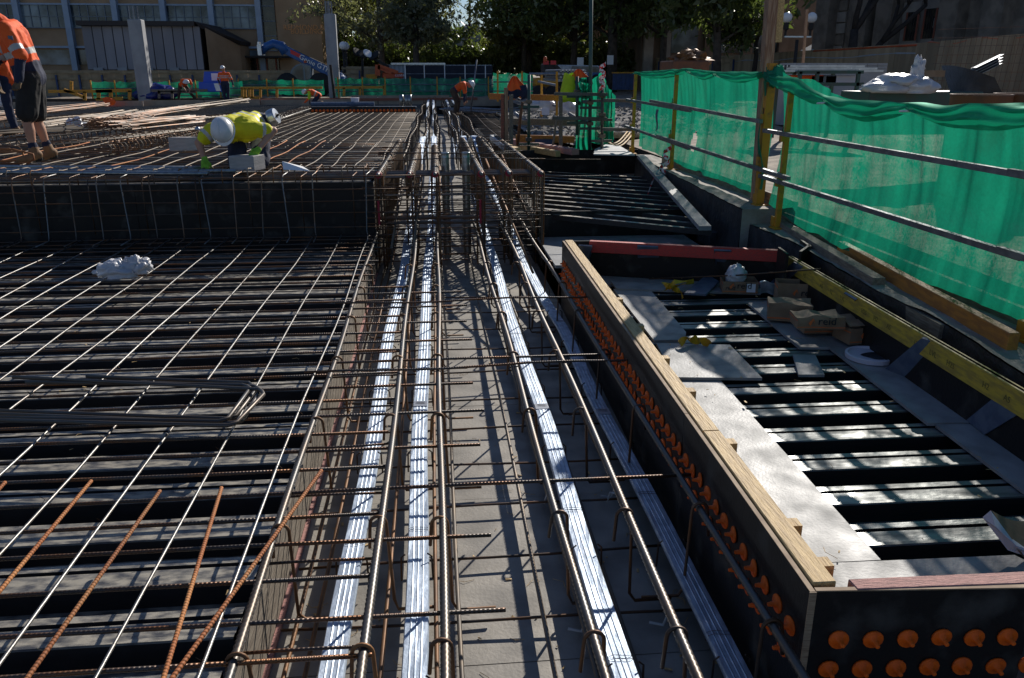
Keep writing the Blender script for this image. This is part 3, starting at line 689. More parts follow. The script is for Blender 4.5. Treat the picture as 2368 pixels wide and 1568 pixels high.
# far end return
panel_along(FC, FC+Vector((.25, -.01, 0)), .0, BT-.004, .018, 'ply_black', 'ply_panel', box, -1)
# pale timber cap in two lengths
ldn = ld.normalized(); nr = Vector((ldn.y, -ldn.x, 0))
br = P(1625, 990, BT+.02); tb = (br-NC).dot(ldn)
for (s0, s1, hh, nm) in ((.03, tb-.003, .028, 0), (tb+.003, ld.length, .024, 1)):
    a = NC+ldn*s0+nr*.022; b = NC+ldn*s1+nr*.022
    o = MB().hexa([a+Vector((0,0,-.055)), a+nr*.072+Vector((0,0,-.055)), b+nr*.072+Vector((0,0,-.055)), b+Vector((0,0,-.055))], [a+Vector((0,0,hh*.3)), a+nr*.072+Vector((0,0,hh*.3)), b+nr*.072+Vector((0,0,hh*.3)), b+Vector((0,0,hh*.3))]).build('timber_cap', 'timber_pale', box, bevel=.003)
# packer blocks and gussets on the inside of the left face
for (px, py) in [(1725,1045),(1840,1240),(1610,923),(1550,845),(1455,705),(1900,1335),(1497,768)]:
    p = P(px, py, BT-.05); d = (Vector((p.x,p.y,0))-Vector((NC.x,NC.y,0))).dot(ldn)
    c = Vector((NC.x,NC.y,0))+ldn*d+nr*.094
    MB().hexa([c+Vector((0,0,.32)), c+nr*.045+Vector((0,0,.32)), c+nr*.045+ldn*.05+Vector((0,0,.32)), c+ldn*.05+Vector((0,0,.32))], [c+Vector((0,0,BT-.01)), c+nr*.045+Vector((0,0,BT-.01)), c+nr*.045+ldn*.05+Vector((0,0,BT-.01)), c+ldn*.05+Vector((0,0,BT-.01))]).build('packer_block', 'timber_pale', box)
for d in (.55, 1.55, 2.45, 3.4, 4.3):
    c = Vector((NC.x,NC.y,0))+ldn*d+nr*.093
    MB().poly([c+Vector((0,0,BT-.02)), c+ldn*.22+Vector((0,0,BT-.02)), c+ldn*.22+nr*.10+Vector((0,0,.33)), c+nr*.10+Vector((0,0,.33))], .017, nr).build('gusset', 'ply_grey', box)
# orange plugs: one mesh, many copies
pm = MB().lathe((0,0,0), [(.031,0),(.031,.005),(.028,.007),(.013,.007),(.012,.014),(.0075,.016),(.0085,.024),(.0068,.026),(.0068,.034),(.004,.036)], 14)
o = pm.build('plug', 'plug_orange', None, smooth=False, loc=(0,0,0)); o.data.polygons.foreach_set('use_smooth', [len(p.vertices) == 4 for p in o.data.polygons])
q_left = Vector((0,0,1)).rotation_difference(-nr).to_euler()
nd = (NR-NC); nd.z = 0; ndn = nd.normalized(); nf = Vector((ndn.y, -ndn.x, 0))
q_near = Vector((0,0,1)).rotation_difference(nf).to_euler()
first = [True]
def plug(loc, rot):
    tw = (rs.uniform(-.12,.12), rs.uniform(-.12,.12), 0)
    rr = (rot[0]+tw[0], rot[1]+tw[1], rot[2])
    if first[0]:
        first[0] = False; o.parent = box; o.location = Vector(loc)-WLOC[box.name]; o.rotation_euler = rr
    else: put(o, loc, rr, box)
for row, z in ((0, .44), (1, .335)):
    k = 0; d = .085+row*.03
    while d < ld.length-.06:
        c = Vector((NC.x,NC.y,z+rs.uniform(-.006,.006)))+ldn*d-nr*.001
        if rs.random() > .04: plug(c, q_left)
        k += 1; d += .103+rs.uniform(-.004,.004)
    d = .105-row*.018
    while d < 1.2:
        c = Vector((NC.x,NC.y,z+.012+rs.uniform(-.003,.003)))+ndn*d+nf*.001; plug(c, q_near); d += .1025+rs.uniform(-.003,.003)
# pink LVL behind the near face
a, b = P(1960, 1338, BT+.004), P(2420, 1318, BT+.004)
lv = MB().hexa([P(1983,1363,BT)+Vector((0,.002,-.10)), P(2420,1347,BT)+Vector((0,.002,-.10)), b+Vector((0,0,-.10)), a+Vector((0,0,-.10))], [P(1983,1363,BT+.004)+Vector((0,.002,.0)), P(2420,1347,BT+.004)+Vector((0,.002,0)), b, a]).build('lvl_beam', 'lvl_pink', bevel=.003)
tag(lv, 'weathered pink timber beam behind the near edge of the plugged formwork', 'beam')
# red LVL at the far end
z = BT+.02; a, b = P(1362, 558, z), P(1806, 580, z); d = (b-a).normalized(); n_ = Vector((d.y,-d.x,0))
lv = MB().beam(a+Vector((0,0,-.05))-n_*.03, b+Vector((0,0,-.05))-n_*.03, .06, .10).build('lvl_beam', 'lvl_red', bevel=.003)
tag(lv, 'bright red timber beam across the far end of the recess', 'beam')
fw = MB().beam(a+Vector((0,0,-.25))-n_*.075, b+Vector((0,0,-.25))-n_*.075, .018, .48).build('end_form_panel', 'ply_black')
tag(fw, 'black ply panel under the red beam at the recess end', 'formwork panel')
# yellow LVL on the right
z = .64; YP = [(1826,592),(1912,640),(2027,703),(2178,786),(2400,922)]
q = [P(x, y, z) for x, y in YP]; a, b = q[0], q[-1]; b = b+(b-a)*.25; d = (b-a).normalized(); n_ = Vector((d.y,-d.x,0))
yl = thing('yellow_lvl_beam', 'long yellow timber beam with black stamps along the right side of the recess', 'beam', a)
MB().beam(a+Vector((0,0,-.06)), b+Vector((0,0,-.06)), .045, .12).build('timber', 'lvl_yellow', yl, bevel=.003)
L_ = (b-a).length; face = -Vector((-d.y, d.x, 0))
fs = Vector((-d.y, d.x, 0))                 # towards the recess
if fs.x > 0: fs = -fs
k = 0; s_ = .35
while s_ < L_-.6:
    base = a+d*s_+fs*.0235+Vector((0,0,-.085))
    text('stamp', ('H2', 'A5', '12', 'LVL', 'H2S')[k % 5], .045, base, -d if (-d).cross(Vector((0,0,1))).dot(fs) > 0 else d, (0,0,1), 'stamp_ink', yl, .0004)
    s_ += .17 if k % 3 else .32; k += 1
kp = MB().beam(a+Vector((-.02,0,-.33))-fs*.02, b+Vector((-.02,0,-.33))-fs*.02, .018, .66).build('side_form_panel', 'ply_black'); tag(kp, 'black ply side panel behind the yellow beam', 'formwork panel')
# leaning ply gussets
def gusset(pts, zt, zb, m, lab, th=.017, g='ply gussets propping the recess edges'):
    tl, tr, br_, bl = pts; A = [P(*tl, zt), P(*tr, zt), P(*br_, zb), P(*bl, zb)]
    n = (A[1]-A[0]).cross(A[3]-A[0]).normalized()
    if n.y > 0 and abs(n.y) > abs(n.x): n = -n
    tag(MB().poly(A, th, -n if n.dot(Vector((0,-1,0))) > 0 else n).build('ply_gusset', [m]), lab, 'ply gusset', g)
gusset([(1337,568),(1368,570),(1372,610),(1350,625)], .61, .36, 'ply_blue', 'dark ply gusset against the left end of the red beam')
gusset([(1473,570),(1521,572),(1527,634),(1476,632)], .62, .33, 'ply_blue', 'dark blue ply gusset leaning on the middle of the red beam')
gusset([(1650,579),(1690,581),(1700,628),(1659,643)], .62, .34, 'ply_blue', 'dark ply gusset leaning on the right part of the red beam')
gusset([(1834,606),(1857,617),(1796,668),(1776,657)], .63, .33, 'ply_blue', 'ply gusset on the yellow beam, the farthest one')
gusset([(1956,674),(1983,690),(1941,730),(1925,702)], .63, .36, 'ply_blue', 'ply gusset on the yellow beam behind the cartons')
gusset([(2130,782),(2178,797),(2097,874),(2046,853)], .63, .33, 'ply_blue', 'ply gusset on the yellow beam above the bucket lid')
gusset([(2330,893),(2400,930),(2275,1005),(2233,972)], .63, .33, 'ply_blue', 'ply gusset with a red chalk mark, nearest on the yellow beam')
# loose flat plies on the decking
def flat(pts, z, lab, m='ply_grey', th=.017):
    A = [P(x, y, z) for x, y in pts]
    if (A[1]-A[0]).cross(A[2]-A[1]).z < 0: A.reverse()
    o = MB(); o.poly(A, th); ob = o.build('ply_offcut', m); tag(ob, lab, 'ply board', 'loose ply boards on the recess decking'); return ob
flat([(1380,612),(1850,640),(1830,668),(1395,655)], .318, 'dark ply walkway along the foot of the red beam')
flat([(1412,650),(1762,668),(1758,678),(1425,667)], .337, 'narrow pale ply strip under the yellow strap')
flat([(1418,668),(1504,671),(1586,768),(1583,785),(1512,787)], .322, 'pale ply board, farthest of those beside the plugged formwork')
flat([(1517,793),(1687,797),(1762,874),(1557,872)], .34, 'bright square ply board lying across the others')
flat([(1560,872),(1665,879),(2036,1294),(1880,1302)], .320, 'long pale ply plank running beside the pale timber cap')
flat([(1885,1303),(2345,1283),(2420,1320),(2420,1350),(1940,1370)], .322, 'grey ply board nearest the camera in the recess')
flat([(1728,700),(1800,694),(1990,720),(2095,803),(1848,803)], .325, 'ply board carrying the cartons')
flat([(1917,802),(2080,798),(2200,850),(2330,975),(2145,978)], .33, 'ply board carrying the round bucket lid')
flat([(2163,981),(2330,979),(2420,1020),(2420,1170),(2367,1135)], .325, 'ply board at the right border with a ring stain')
flat([(1833,820),(1885,821),(1906,866),(1846,866)], .325, 'small dark ply offcut alone on the decking')
flat([(1582,677),(1635,634),(1662,650),(1632,680)], .37, 'small dark blue ply square tilted beside the carton', 'ply_blue')
# side structure near the yellow beam's far end
sb = thing('form_bracket', 'dark upright ply brackets at the far end of the yellow beam', 'bracket', P(1830, 590, .3))
for (x, y, dx) in ((1806,583,.0),(1835,577,.16),(1858,565,.0)):
    p = P(x, y, .70); MB().beam(p+Vector((0,-.12,-.14)), p+Vector((.04+dx,.14,-.14)), .02, .30).build('ply_panel', 'ply_black', sb)
# loose dark ply strips lying beside the kerb
for (a, b, lab) in (((1965,655),(2165,768),'dark timber strip standing in the gap beside the yellow beam'),((1872,574),(1935,608),'short dark strip lying at the kerb edge')):
    A, B = P(*a, .62), P(*b, .62); tag(MB().beam(A+Vector((.03,0,0)), B+Vector((.03,0,0)), .03, .09).build('timber_strip', 'timber_grey'), lab, 'timber')
# brace plank and dark block across the far recess
a, b = P(1482, 362, .86), P(1630, 528, .60); o = MB().beam(a, b, .12, .045).build('brace_plank', 'white_ply'); o.data.materials[0] = MATS['ply_grey']
tag(o, 'pale weathered plank sloping down from the kerb into the right bay', 'plank')
p = P(1640, 545, .40); tag(MB().box(p.x-.05, p.x+.30, p.y-.15, p.y+.25, .30, .46).build('formwork_crate', 'bitumen', bevel=.006), 'dark block at the foot of the sloping plank', 'block')
# timbers lying on the kerb
a, b = P(1800, 523, .70), P(2012, 655, .70); tag(MB().beam(a+Vector((.09,.3,.0)), b+Vector((.06,0,.0)), .09, .07).build('timber_beam', 'timber_grey', bevel=.004), 'grey weathered timber lying on the low kerb', 'timber')
a, b = P(1930, 572, .72), P(2330, 792, .72); tag(MB().beam(a+Vector((.05,0,0)), b+Vector((.03,0,0)), .06, .10).build('orange_lvl', 'lvl_orange', bevel=.004), 'long orange timber beam lying along the net base', 'beam')
# toe boards under the net
for (a, b, z, lab) in (((1485,368),(1742,483),GR+.05,'timber toe board along the far net'),((1790,500),(2420,840),LG+.05,'timber toe board along the near net')):
    A, B = P(*a, z), P(*b, z); A.x = B.x = 3.28; tag(MB().beam((3.30, A.y, z), (3.30, B.y, z), .035, .12).build('toe_board', 'timber_grey'), lab, 'timber')
# bucket lid
c = P(2012, 822, .35); lid = thing('bucket_lid', 'white round bucket lid with a dark wet stain, on the ply board', 'lid', c-Vector((0,0,.02)))
MB().lathe(c, [(.150,-.015),(.152,.012),(.146,.016),(.136,.016),(.132,.002),(.0,.002)], 32).build('rim', 'carton_white', lid, smooth=False)
MB().sheet(lambda u, v: c+Vector((.03+.085*v*math.cos(6.283*u)*(1+.2*math.sin(3*6.28*u)), -.02+.07*v*math.sin(6.283*u), .0045)), 24, 3).build('wet_stain', 'bitumen', lid)
# cartons
def carton(c, sx, sy, sz, rz, lab, open_=False, crush=.0, side_text=True, tilt=0):
    t = thing('carton', lab, 'carton', c, 'brown cartons in the recess'); M = Matrix.Translation(c) @ Matrix.Rotation(rz, 4, 'Z') @ Matrix.Rotation(tilt, 4, 'Y')
    def T(x, y, z): return M @ Vector((x, y, z))
    mb = MB(); nx = 10
    def face(u, v, f):
        p = f(u, v); k = crush*(p.z/sz); return T(p.x+k*.5*mnoise.noise(Vector((p.y*9, p.z*12, c.x*3))), p.y+k*mnoise.noise(Vector((p.x*8, p.z*14, c.y*3))), p.z+k*.9*mnoise.noise(Vector((p.x*9, p.y*9, 4+c.x))))
    for f in (lambda u, v: Vector((sx*(u-.5), -sy/2, sz*v)), lambda u, v: Vector((sx/2, sy*(u-.5), sz*v)), lambda u, v: Vector((sx*(.5-u), sy/2, sz*v)), lambda u, v: Vector((-sx/2, sy*(.5-u), sz*v))):
        mb.sheet(lambda u, v: face(u, v, f), nx, 6)
    if not open_: mb.sheet(lambda u, v: face(u, v, lambda u, v: Vector((sx*(u-.5), sy*(v-.5), sz))), nx, 8)
    mb.build('body', 'cardboard', t, smooth=crush > .02)
    MB().sheet(lambda u, v: face(u, v, lambda u, v: Vector((sx*1.006*(u-.5), -sy/2-.002, sz*(.14+.06*v) if crush < .02 else sz*(.12+.07*v)))), nx, 1).build('stripe', 'print_orange', t)
    MB().sheet(lambda u, v: face(u, v, lambda u, v: Vector((-sx/2-.002, sy*(.5-u), sz*(.74+.07*v)))), nx, 1).build('stripe', 'print_orange', t)
    if side_text:
        text('print', 'reid', .075, T(-.03, -sy/2-.008-crush*.35, sz*.45), M.to_3x3() @ Vector((1,0,0)), M.to_3x3() @ Vector((0,0,1)), 'print_black', t, .0015)
        z0 = T(-.09, -sy/2-.006-crush*.35, sz*.55)
        MB().poly([z0, z0+(M.to_3x3() @ Vector((.016,0,-.02))), z0+(M.to_3x3() @ Vector((.03,0,.02))), z0+(M.to_3x3() @ Vector((.045,0,-.005))), z0+(M.to_3x3() @ Vector((.03,0,.035)))], .001, (0,1,0)).build('emblem', 'print_orange', t)
    return t, T
zb = .345
c1, T1 = carton(P(1822, 735, zb), .30, .20, .13, R(-22), 'crushed carton at the left of the pile, top sagging', crush=.025, side_text=False)
c2, T2 = carton(P(1852, 700, zb), .40, .16, .17, R(-14), 'carton flap with a black printed name, rearmost in the pile', open_=True)
c3, T3 = carton(P(1900, 762, zb), .33, .18, .09, R(-3), 'lower crushed carton in the middle of the pile', crush=.03)
c4, T4 = carton(P(1888, 752, zb+.10), .31, .18, .08, R(-9), 'crumpled carton lying on top of the pile', crush=.032)
c5, T5 = carton(P(1992, 784, zb), .32, .20, .11, R(6), 'squarer carton at the right of the pile', crush=.01)
for k in (0, 1):
    MB().poly([T5(-.18, -.11+.115*k, .135), T5(.17, -.11+.115*k, .135), T5(.15, -.01+.115*k, .15+.01*k), T5(-.16, -.01+.115*k, .148)], .004).build('flap', 'cardboard', c5)
c6, T6 = carton(P(1706, 672, .335), .28, .20, .10, R(-12), 'carton holding a ball of clear wrap, near the red beam', open_=True)
MB().poly([T6(.05,-.104,.015), T6(.12,-.104,.015), T6(.12,-.104,.085), T6(.05,-.104,.085)], .001, (0,1,0)).build('address_label', 'paper', c6)
text('print', 'reid', .05, T6(-.12,-.103,.03), T6(1,0,0)-T6(0,0,0), (0,0,1), 'print_black', c6, .001)
o = MB().blob(T6(-.03,0,.13), .085, .08, .085, .3, 3, 3, 28, 18, False).build('wrap_ball', 'plastic_white', smooth=True); tag(o, 'crumpled ball of clear plastic wrap in the carton', 'plastic wrap')
o = MB().sheet(lambda u, v: P(1758+62*v, 680+12*math.sin(3*u), .34)+Vector((0, .1*u, .13*math.sin(u*3)+.012*math.sin(v*9))), 12, 12).build('clear_film', 'plastic_clear', smooth=True); tag(o, 'sheet of clear bluish film beside the cartons', 'plastic film')
# thin rod leaning over
tag(MB().tube([P(1500, 645, .36), P(1700, 637, .48), P(1897, 622, .66)], .006, 6).build('steel_rod', 'bar_dark', smooth=True), 'thin dark rod lying across the carton and the yellow beam', 'rod')
# yellow straps
def strap(pts, lab, wd=.022):
    mb = MB(); q = [P(x, y, z) for (x, y, z) in pts]; n = len(q)
    def at(t):
        t *= n-1; i = min(int(t), n-2); f = t-i; f = f*f*(3-2*f); return q[i].lerp(q[i+1], f)
    mb.sheet(lambda u, v: at(u)+Vector((0, wd*(v-.5)*2*math.cos(u*9), wd*(v-.5)*2*abs(math.sin(u*9)))), 30, 1)
    o = mb.build('packing_strap', 'strap_yellow', smooth=True); tag(o, lab, 'strap')
strap([(1530,655,.40),(1560,664,.36),(1585,655,.40),(1604,650,.38),(1560,652,.42),(1535,672,.35)], 'curled yellow strap on the narrow ply strip')
strap([(1533,657,.39),(1552,668,.37),(1572,672,.35),(1578,690,.33)], 'orange-yellow strap end hanging over the decking')
strap([(1570,793,.37),(1590,784,.39),(1615,787,.36),(1642,795,.37)], 'yellow strap peeking out behind the square ply board', .03)
# open white carton at the right border
def wc(u, v):
    a = 2.2+2.6*u; return P(2367, 1228, .335)+Vector((.13+.22*math.cos(a)*(1+.12*v), .02+.20*math.sin(a)*(1+.1*v), .18*v+.02*math.sin(u*9)*v))
ow = thing('open_carton', 'open white and brown cardboard box cut off by the right border', 'carton', P(2367, 1228, .33))
def quad4(pts, m, nm): MB().poly(pts, .004, (0,0,-1) if abs((pts[1]-pts[0]).cross(pts[2]-pts[0]).normalized().z) > .5 else (0,1,0)).build(nm, m, ow)
A = [P(2272,1195,.46), P(2330,1270,.36), P(2420,1300,.34), P(2420,1285,.36), P(2350,1262,.40), P(2300,1215,.47), P(2290,1180,.50)]
MB().poly(A, .004).build('torn_edge', 'carton_white', ow)
MB().sheet(lambda u, v: (P(2292,1180,.50).lerp(P(2340,1255,.40), u)).lerp(P(2440,1178,.42).lerp(P(2440,1290,.36), u), v)+Vector((0,0,-.05*math.sin(v*3.14))), 8, 8).build('inside', 'cardboard', ow)
# ============================================================ NET FENCE ON THE KERB
XF = 3.16
posts = []
def post(px, pyb, zb, pyt, lab, h=1.25, r=.021, rails=(.42,.82)):
    b = P(px, pyb, zb); b = Vector((XF, b.y, zb))
    t = thing('guard_post', lab, 'post', b, 'orange-yellow guard rail posts')
    wd_ = .075 if h > 1.3 else .044; MB().beam(b, b+Vector((0,0,h)), wd_, wd_, (0,1,0)).build('upright', 'paint_yellow', t)
    MB().box(b.x-.06, b.x+.06, b.y-.09, b.y+.05, zb-.0, zb+.012).build('base_plate', 'paint_yellow', t)
    MB().box(b.x-.03, b.x+.04, b.y+.02, b.y+.09, zb+.012, zb+.10).build('toe_bracket', 'paint_yellow', t)
    for k in rails:
        MB().box(b.x-.055, b.x-.021, b.y-.03, b.y+.03, zb+k-.035, zb+k+.045).build('rail_clip', 'paint_yellow', t)
        MB().tube([b+Vector((-.04,0,k+.04)), b+Vector((-.04,0,k+.10))], .006, 5).build('clip_pin', 'bar_dark', t)
    posts.append((b, h)); return b
pa = post(1475, 356, GR, 160, 'farthest guard post of the near green net, bare at the foot')
pb = post(1587, 392, GR, 165, 'second guard post, red and white tape at its foot')
pc = post(1748, 474, GR, 165, 'thick guard post standing with the tall timber pole', h=1.32)
pd = post(1807, 527, LG, 215, 'guard post at the step down of the kerb')
pe = post(2343, 792, LG, 400, 'nearest guard post at the right border')
# rails: zinc tubes clipped to the posts
def rail(y0, z0, y1, z1, lab, x=XF-.07):
    tag(MB().beam((x, y0, z0), (x, y1, z1), .035, .035).build('guard_rail', 'tube_zinc'), lab, 'rail', 'square zinc guard rails')
rail(pa.y+.25, GR+.83, pb.y-.9, GR+.80, 'upper zinc rail between the two farthest guard posts')
rail(pb.y+.9, GR+.86, pc.y-.1, GR+.80, 'upper zinc rail lapping past the second guard post', XF-.095)
rail(pa.y+.25, GR+.42, pb.y-.95, GR+.36, 'lower zinc rail between the two farthest guard posts')
rail(pb.y+.45, GR+.41, pd.y-.35, LG+.50, 'lower zinc rail running to the tall timber pole', XF-.095)
rail(pd.y+.35, LG+.86, pe.y-1.6, LG+.86, 'upper zinc rail in front of the biggest green net')
rail(pd.y+.35, LG+.44, pe.y+.1, LG+.44, 'lower zinc rail in front of the biggest green net')
rail(pe.y+.25, LG+.455, pe.y-1.5, LG+.455, 'lower zinc rail overlapping at the right border', XF-.10)
rail(pe.y+.28, LG+.87, pe.y-1.5, LG+.87, 'upper zinc rail overlapping at the right border', XF-.10)
# the nets
def net(name, lab, y0, y1, ztop, zbot, x=XF+.05, m='net_green', nu=170, nv=44, amp=.035, seed=0, ties=(), hole=None, bow=.05):
    mb = MB()
    def fn(u, v):
        y = y0+(y1-y0)*u; zt = ztop(u); zb = zbot(u); k = 1-v
        s = 0
        for (tu, st) in ties: s += st*math.exp(-((u-tu)/(.03+.10*v))**2)*math.cos((u-tu)*(60-30*v))
        n = mnoise.noise(Vector((y*2.2+seed, v*1.1, seed)))*amp + mnoise.noise(Vector((y*9+seed, v*.9, 3)))*amp*.45*(.4+k)+mnoise.noise(Vector((y*24, v*1.6, 7)))*.006
        return (x+n+s*.065*(.2+v)+bow*math.sin(v*3.14), y+.02*mnoise.noise(Vector((y*4, v*3, seed))), zt+(zb-zt)*v+.012*mnoise.noise(Vector((y*5, v*4, 1))))
    mb.sheet(fn, nu, nv)
    if hole:
        cs = []
        for i in range(len(mb.f)):
            c = sum((mb.v[q] for q in mb.f[i]), Vector())/4
            keep = True
            for (hy_, hz, ry, rz) in hole:
                if ((c.y-hy_)/ry)**2+((c.z-hz)/rz)**2 < 1: keep = False
            cs.append(keep)
        mb.f = [f for f, k_ in zip(mb.f, cs) if k_]; mb.m = [0]*len(mb.f)
    return mb
def drape(y0, y1, ztop, tiesu, depth, x, seed=0, nu=150, nv=14):
    mb = MB()
    def fn(u, v):
        y = y0+(y1-y0)*u; zt = ztop(u)
        tt = sorted(tiesu); sag = 0
        for a, b in zip(tt[:-1], tt[1:]):
            if a <= u <= b: f = (u-a)/(b-a); sag = (4*f*(1-f))**.8
        d = depth*(.25+.75*sag); z = zt-d*v
        th = .045*math.sin(v*3.14)*(1+.6*mnoise.noise(Vector((y*3, seed, 0))))+.018*math.sin(v*11+3*mnoise.noise(Vector((y*2.3, seed, 2))))
        return (x-.03-th, y, z+.012*mnoise.noise(Vector((y*4, v*2, seed))))
    mb.sheet(fn, nu, nv); return mb
def zpx(pts):                             # top edge through observed points, on the fence line
    q = sorted([(PX(x, y, XF).y, PX(x, y, XF).z) for x, y in pts])
    def f(y):
        if y <= q[0][0]: return q[0][1]
        for (a, za), (b, zb) in zip(q[:-1], q[1:]):
            if y <= b: t = (y-a)/(b-a); return za+(zb-za)*t
        return q[-1][1]
    return f
top_far = zpx([(1478,168),(1520,165),(1590,160),(1660,168),(1755,168)])
bot_far = zpx([(1505,350),(1590,390),(1660,415),(1740,447)])
Y0, Y1 = pc.y+.12, pa.y-.05
nf1 = thing('green_safety_net', 'far panel of translucent green safety net between the three farther guard posts', 'safety net', (XF, (Y0+Y1)/2, GR))
ftop = lambda u: top_far(Y0+(Y1-Y0)*u)
net('n', '', Y0, Y1, ftop, lambda u: bot_far(Y0+(Y1-Y0)*u)-.02, seed=1, ties=((.42,.8),(.44,-.5),(.98,.6)), hole=[(pb.y-.62, GR+.42, .055, .12)]).build('net_cloth', 'net_green', nf1, smooth=True)
drape(Y0, Y1, lambda u: ftop(u)+.01, [0,.28,.47,1.0], .11, XF+.02, 2).build('gathered_top', 'net_double', nf1, smooth=True)
top_near = zpx([(1770,162),(1800,178),(1850,185),(1872,203),(1915,226),(1960,233),(2100,240),(2180,247),(2260,244),(2367,242),(2500,240)])
Y2, Y3 = 1.6, pc.y+.02
ntop = lambda u: top_near(Y2+(Y3-Y2)*u)
bot_near = zpx([(1790,430),(1815,480),(1860,500),(1900,530),(2000,585),(2200,680),(2367,745)])
nf2 = thing('green_safety_net', 'big near panel of green safety net glowing in the sun, gathered along its top', 'safety net', (XF, 5, LG))
net('n', '', Y2, Y3-.18, ntop, lambda u: LG+.06+(.0 if u < .9 else (u-.9)*1.2), nu=260, seed=4, ties=((.62,.7),(.60,-.4),(.36,.9),(.33,-.6),(.12,.6),(.80,.7),(.78,-.3),(.47,.4),(.9,.5)), amp=.04).build('net_cloth', 'net_green', nf2, smooth=True)
drape(Y2, Y3, lambda u: ntop(u)+.01, [0,.12,.36,.60,.80,1.0], .15, XF+.02, 5, 220).build('gathered_top', 'net_double', nf2, smooth=True)
for u in (.12,.36,.60,.80):
    y = Y2+(Y3-Y2)*u; z = ntop(u)-.02; MB().lathe((XF-.03, y, z-.03), [(.055,0),(.058,.006),(.055,.012)], 10, (0,.1,1)).build('cable_tie', 'print_white', nf2)
# knot of net round the tall pole
o = MB().blob((XF+.03, pc.y-.0, 2.02), .09, .09, .10, .35, 3, 9, 24, 16, False).build('net_knot', 'net_double', nf2, smooth=True)
MB().sheet(lambda u, v: (XF-.06+.02*math.sin(u*9)+.03*u, pc.y+.02+.05*math.sin(u*5)*v-.07*v, 1.98-1.0*u), 30, 4).build('net_tail', 'net_double', nf2, smooth=True)
# flag tag hanging on the far net
p = PX(1520, 250, XF-.06); tg = MB(); tg.sheet(lambda u, v: (p.x-.01*math.sin(v*6), p.y-.13*(u-.5)*(1-.5*v), p.z-.02-.30*v+(.05*abs(u-.4) if v > .9 else 0)), 8, 10)
tag(tg.build('torn_tag', 'ply_blue', smooth=True), 'torn dark tag printed with numbers hanging from the upper rail of the far net', 'tag')
# tall timber pole with a plank nailed on
tp = thing('tall_timber_pole', 'tall rust-stained timber pole rising out of frame behind the net knot', 'pole', (XF+.11, pc.y+.1, GR))
q0 = PY(1768, 100, pc.y+.30); MB().beam((q0.x+.07, pc.y+.30, GR-.1), (q0.x+.02, pc.y+.30, 2.98), .095, .10, (0,1,0)).build('pole', 'timber_v', tp)
q = PY(1797, 98, pc.y+.28); MB().beam((q.x+.0, pc.y+.28, q.z), (q.x-.02, pc.y+.28, q.z+.72), .07, .04, (0,1,0)).build('nailed_plank', 'timber_pale', tp)
# striped tape on post b
o = MB().sheet(lambda u, v: (XF-.07+.05*math.cos(u*14)-.03*u, pb.y+.05*math.sin(u*14)-.03, GR+.30-.42*u+.06*(v-.5)), 44, 2).build('barrier_tape', 'tape_red', smooth=True)
tag(o, 'red and white barrier tape wound round the foot of the second guard post', 'tape')
o = MB().sheet(lambda u, v: (XF-.12-.28*u, pb.y-.1-.1*u, GR+.02-.55*u*u+.05*(v-.5)+.05), 20, 2).build('barrier_tape', 'tape_red', smooth=True)
tag(o, 'loose end of red and white tape hanging down the black kerb face', 'tape')
# white sheets on the ground by the scaffold
A = [P(x, y, GR+.045) for x, y in ((1372,356),(1468,358),(1432,337),(1400,334),(1375,345))]; A.reverse()
tag(MB().poly(A, .018).build('white_board', 'white_ply'), 'white board lying on the ground by the scaffold foot', 'board')

# ============================================================ SCAFFOLD CORNER
YS = 13.55
def sp(x, y, Y=YS): return PY(x, y, Y)
def tube_thing(name, a, b, r, m, lab, cat, grp=None, couplers=(), n=10):
    t = thing(name, lab, cat, a, grp); MB().tube([a, b], r, n).build('tube', m, t, smooth=True)
    for f in couplers:
        p = Vector(a).lerp(Vector(b), f); MB().box(p.x-.05, p.x+.05, p.y-.05, p.y+.05, p.z-.03, p.z+.03).build('coupler', 'bar_old', t, bevel=.008)
        MB().box(p.x-.17, p.x+.17, p.y-.02, p.y+.02, p.z-.10, p.z-.06).build('ledger_cup', m, t)
    return t
mat('scaff_green', (.03, .09, .07), (.05, .075, .06), rough=.5, scale=6)
mat('scaff_steel', (.14, .13, .125), (.09, .08, .07), rough=.45, metal=.6, scale=5)
mat('prop_rust', (.20, .075, .03), (.14, .06, .03), rough=.7, scale=5)
tube_thing('scaffold_standard', sp(1222,348), sp(1223,173), .026, 'scaff_green', 'green scaffold standard in front of the leaning rusty prop', 'scaffold tube', 'scaffold standards', (.15,.65))
tube_thing('scaffold_standard', sp(1334,313), sp(1334,177), .026, 'scaff_green', 'dark scaffold standard beside the lime and orange jacket', 'scaffold tube', 'scaffold standards', (.3,.75))
tube_thing('scaffold_standard', sp(1363,357), sp(1367,-60), .030, 'scaff_green', 'tallest green scaffold standard, rising past the trees', 'scaffold tube', 'scaffold standards', (.18,.30))
tube_thing('scaffold_standard', sp(1391,359,13.4), sp(1393,177,13.4), .026, 'scaff_steel', 'rightmost scaffold standard with striped tape at its top', 'scaffold tube', 'scaffold standards', (.25,.52,.76))
for (a, b, lab) in (((1281,217),(1404,219),'upper dark scaffold ledger at the corner'),((1277,273),(1403,275),'lower dark scaffold ledger at the corner'),((1393,232),(1471,234),'upper scaffold ledger joining the first guard post'),((1393,299),(1471,300),'lower scaffold ledger joining the first guard post')):
    A, B = sp(*a, 13.32), sp(*b, 13.32); tag(MB().beam(A, B, .05, .05).build('scaffold_ledger', 'scaff_steel'), lab, 'scaffold tube', 'scaffold ledgers')
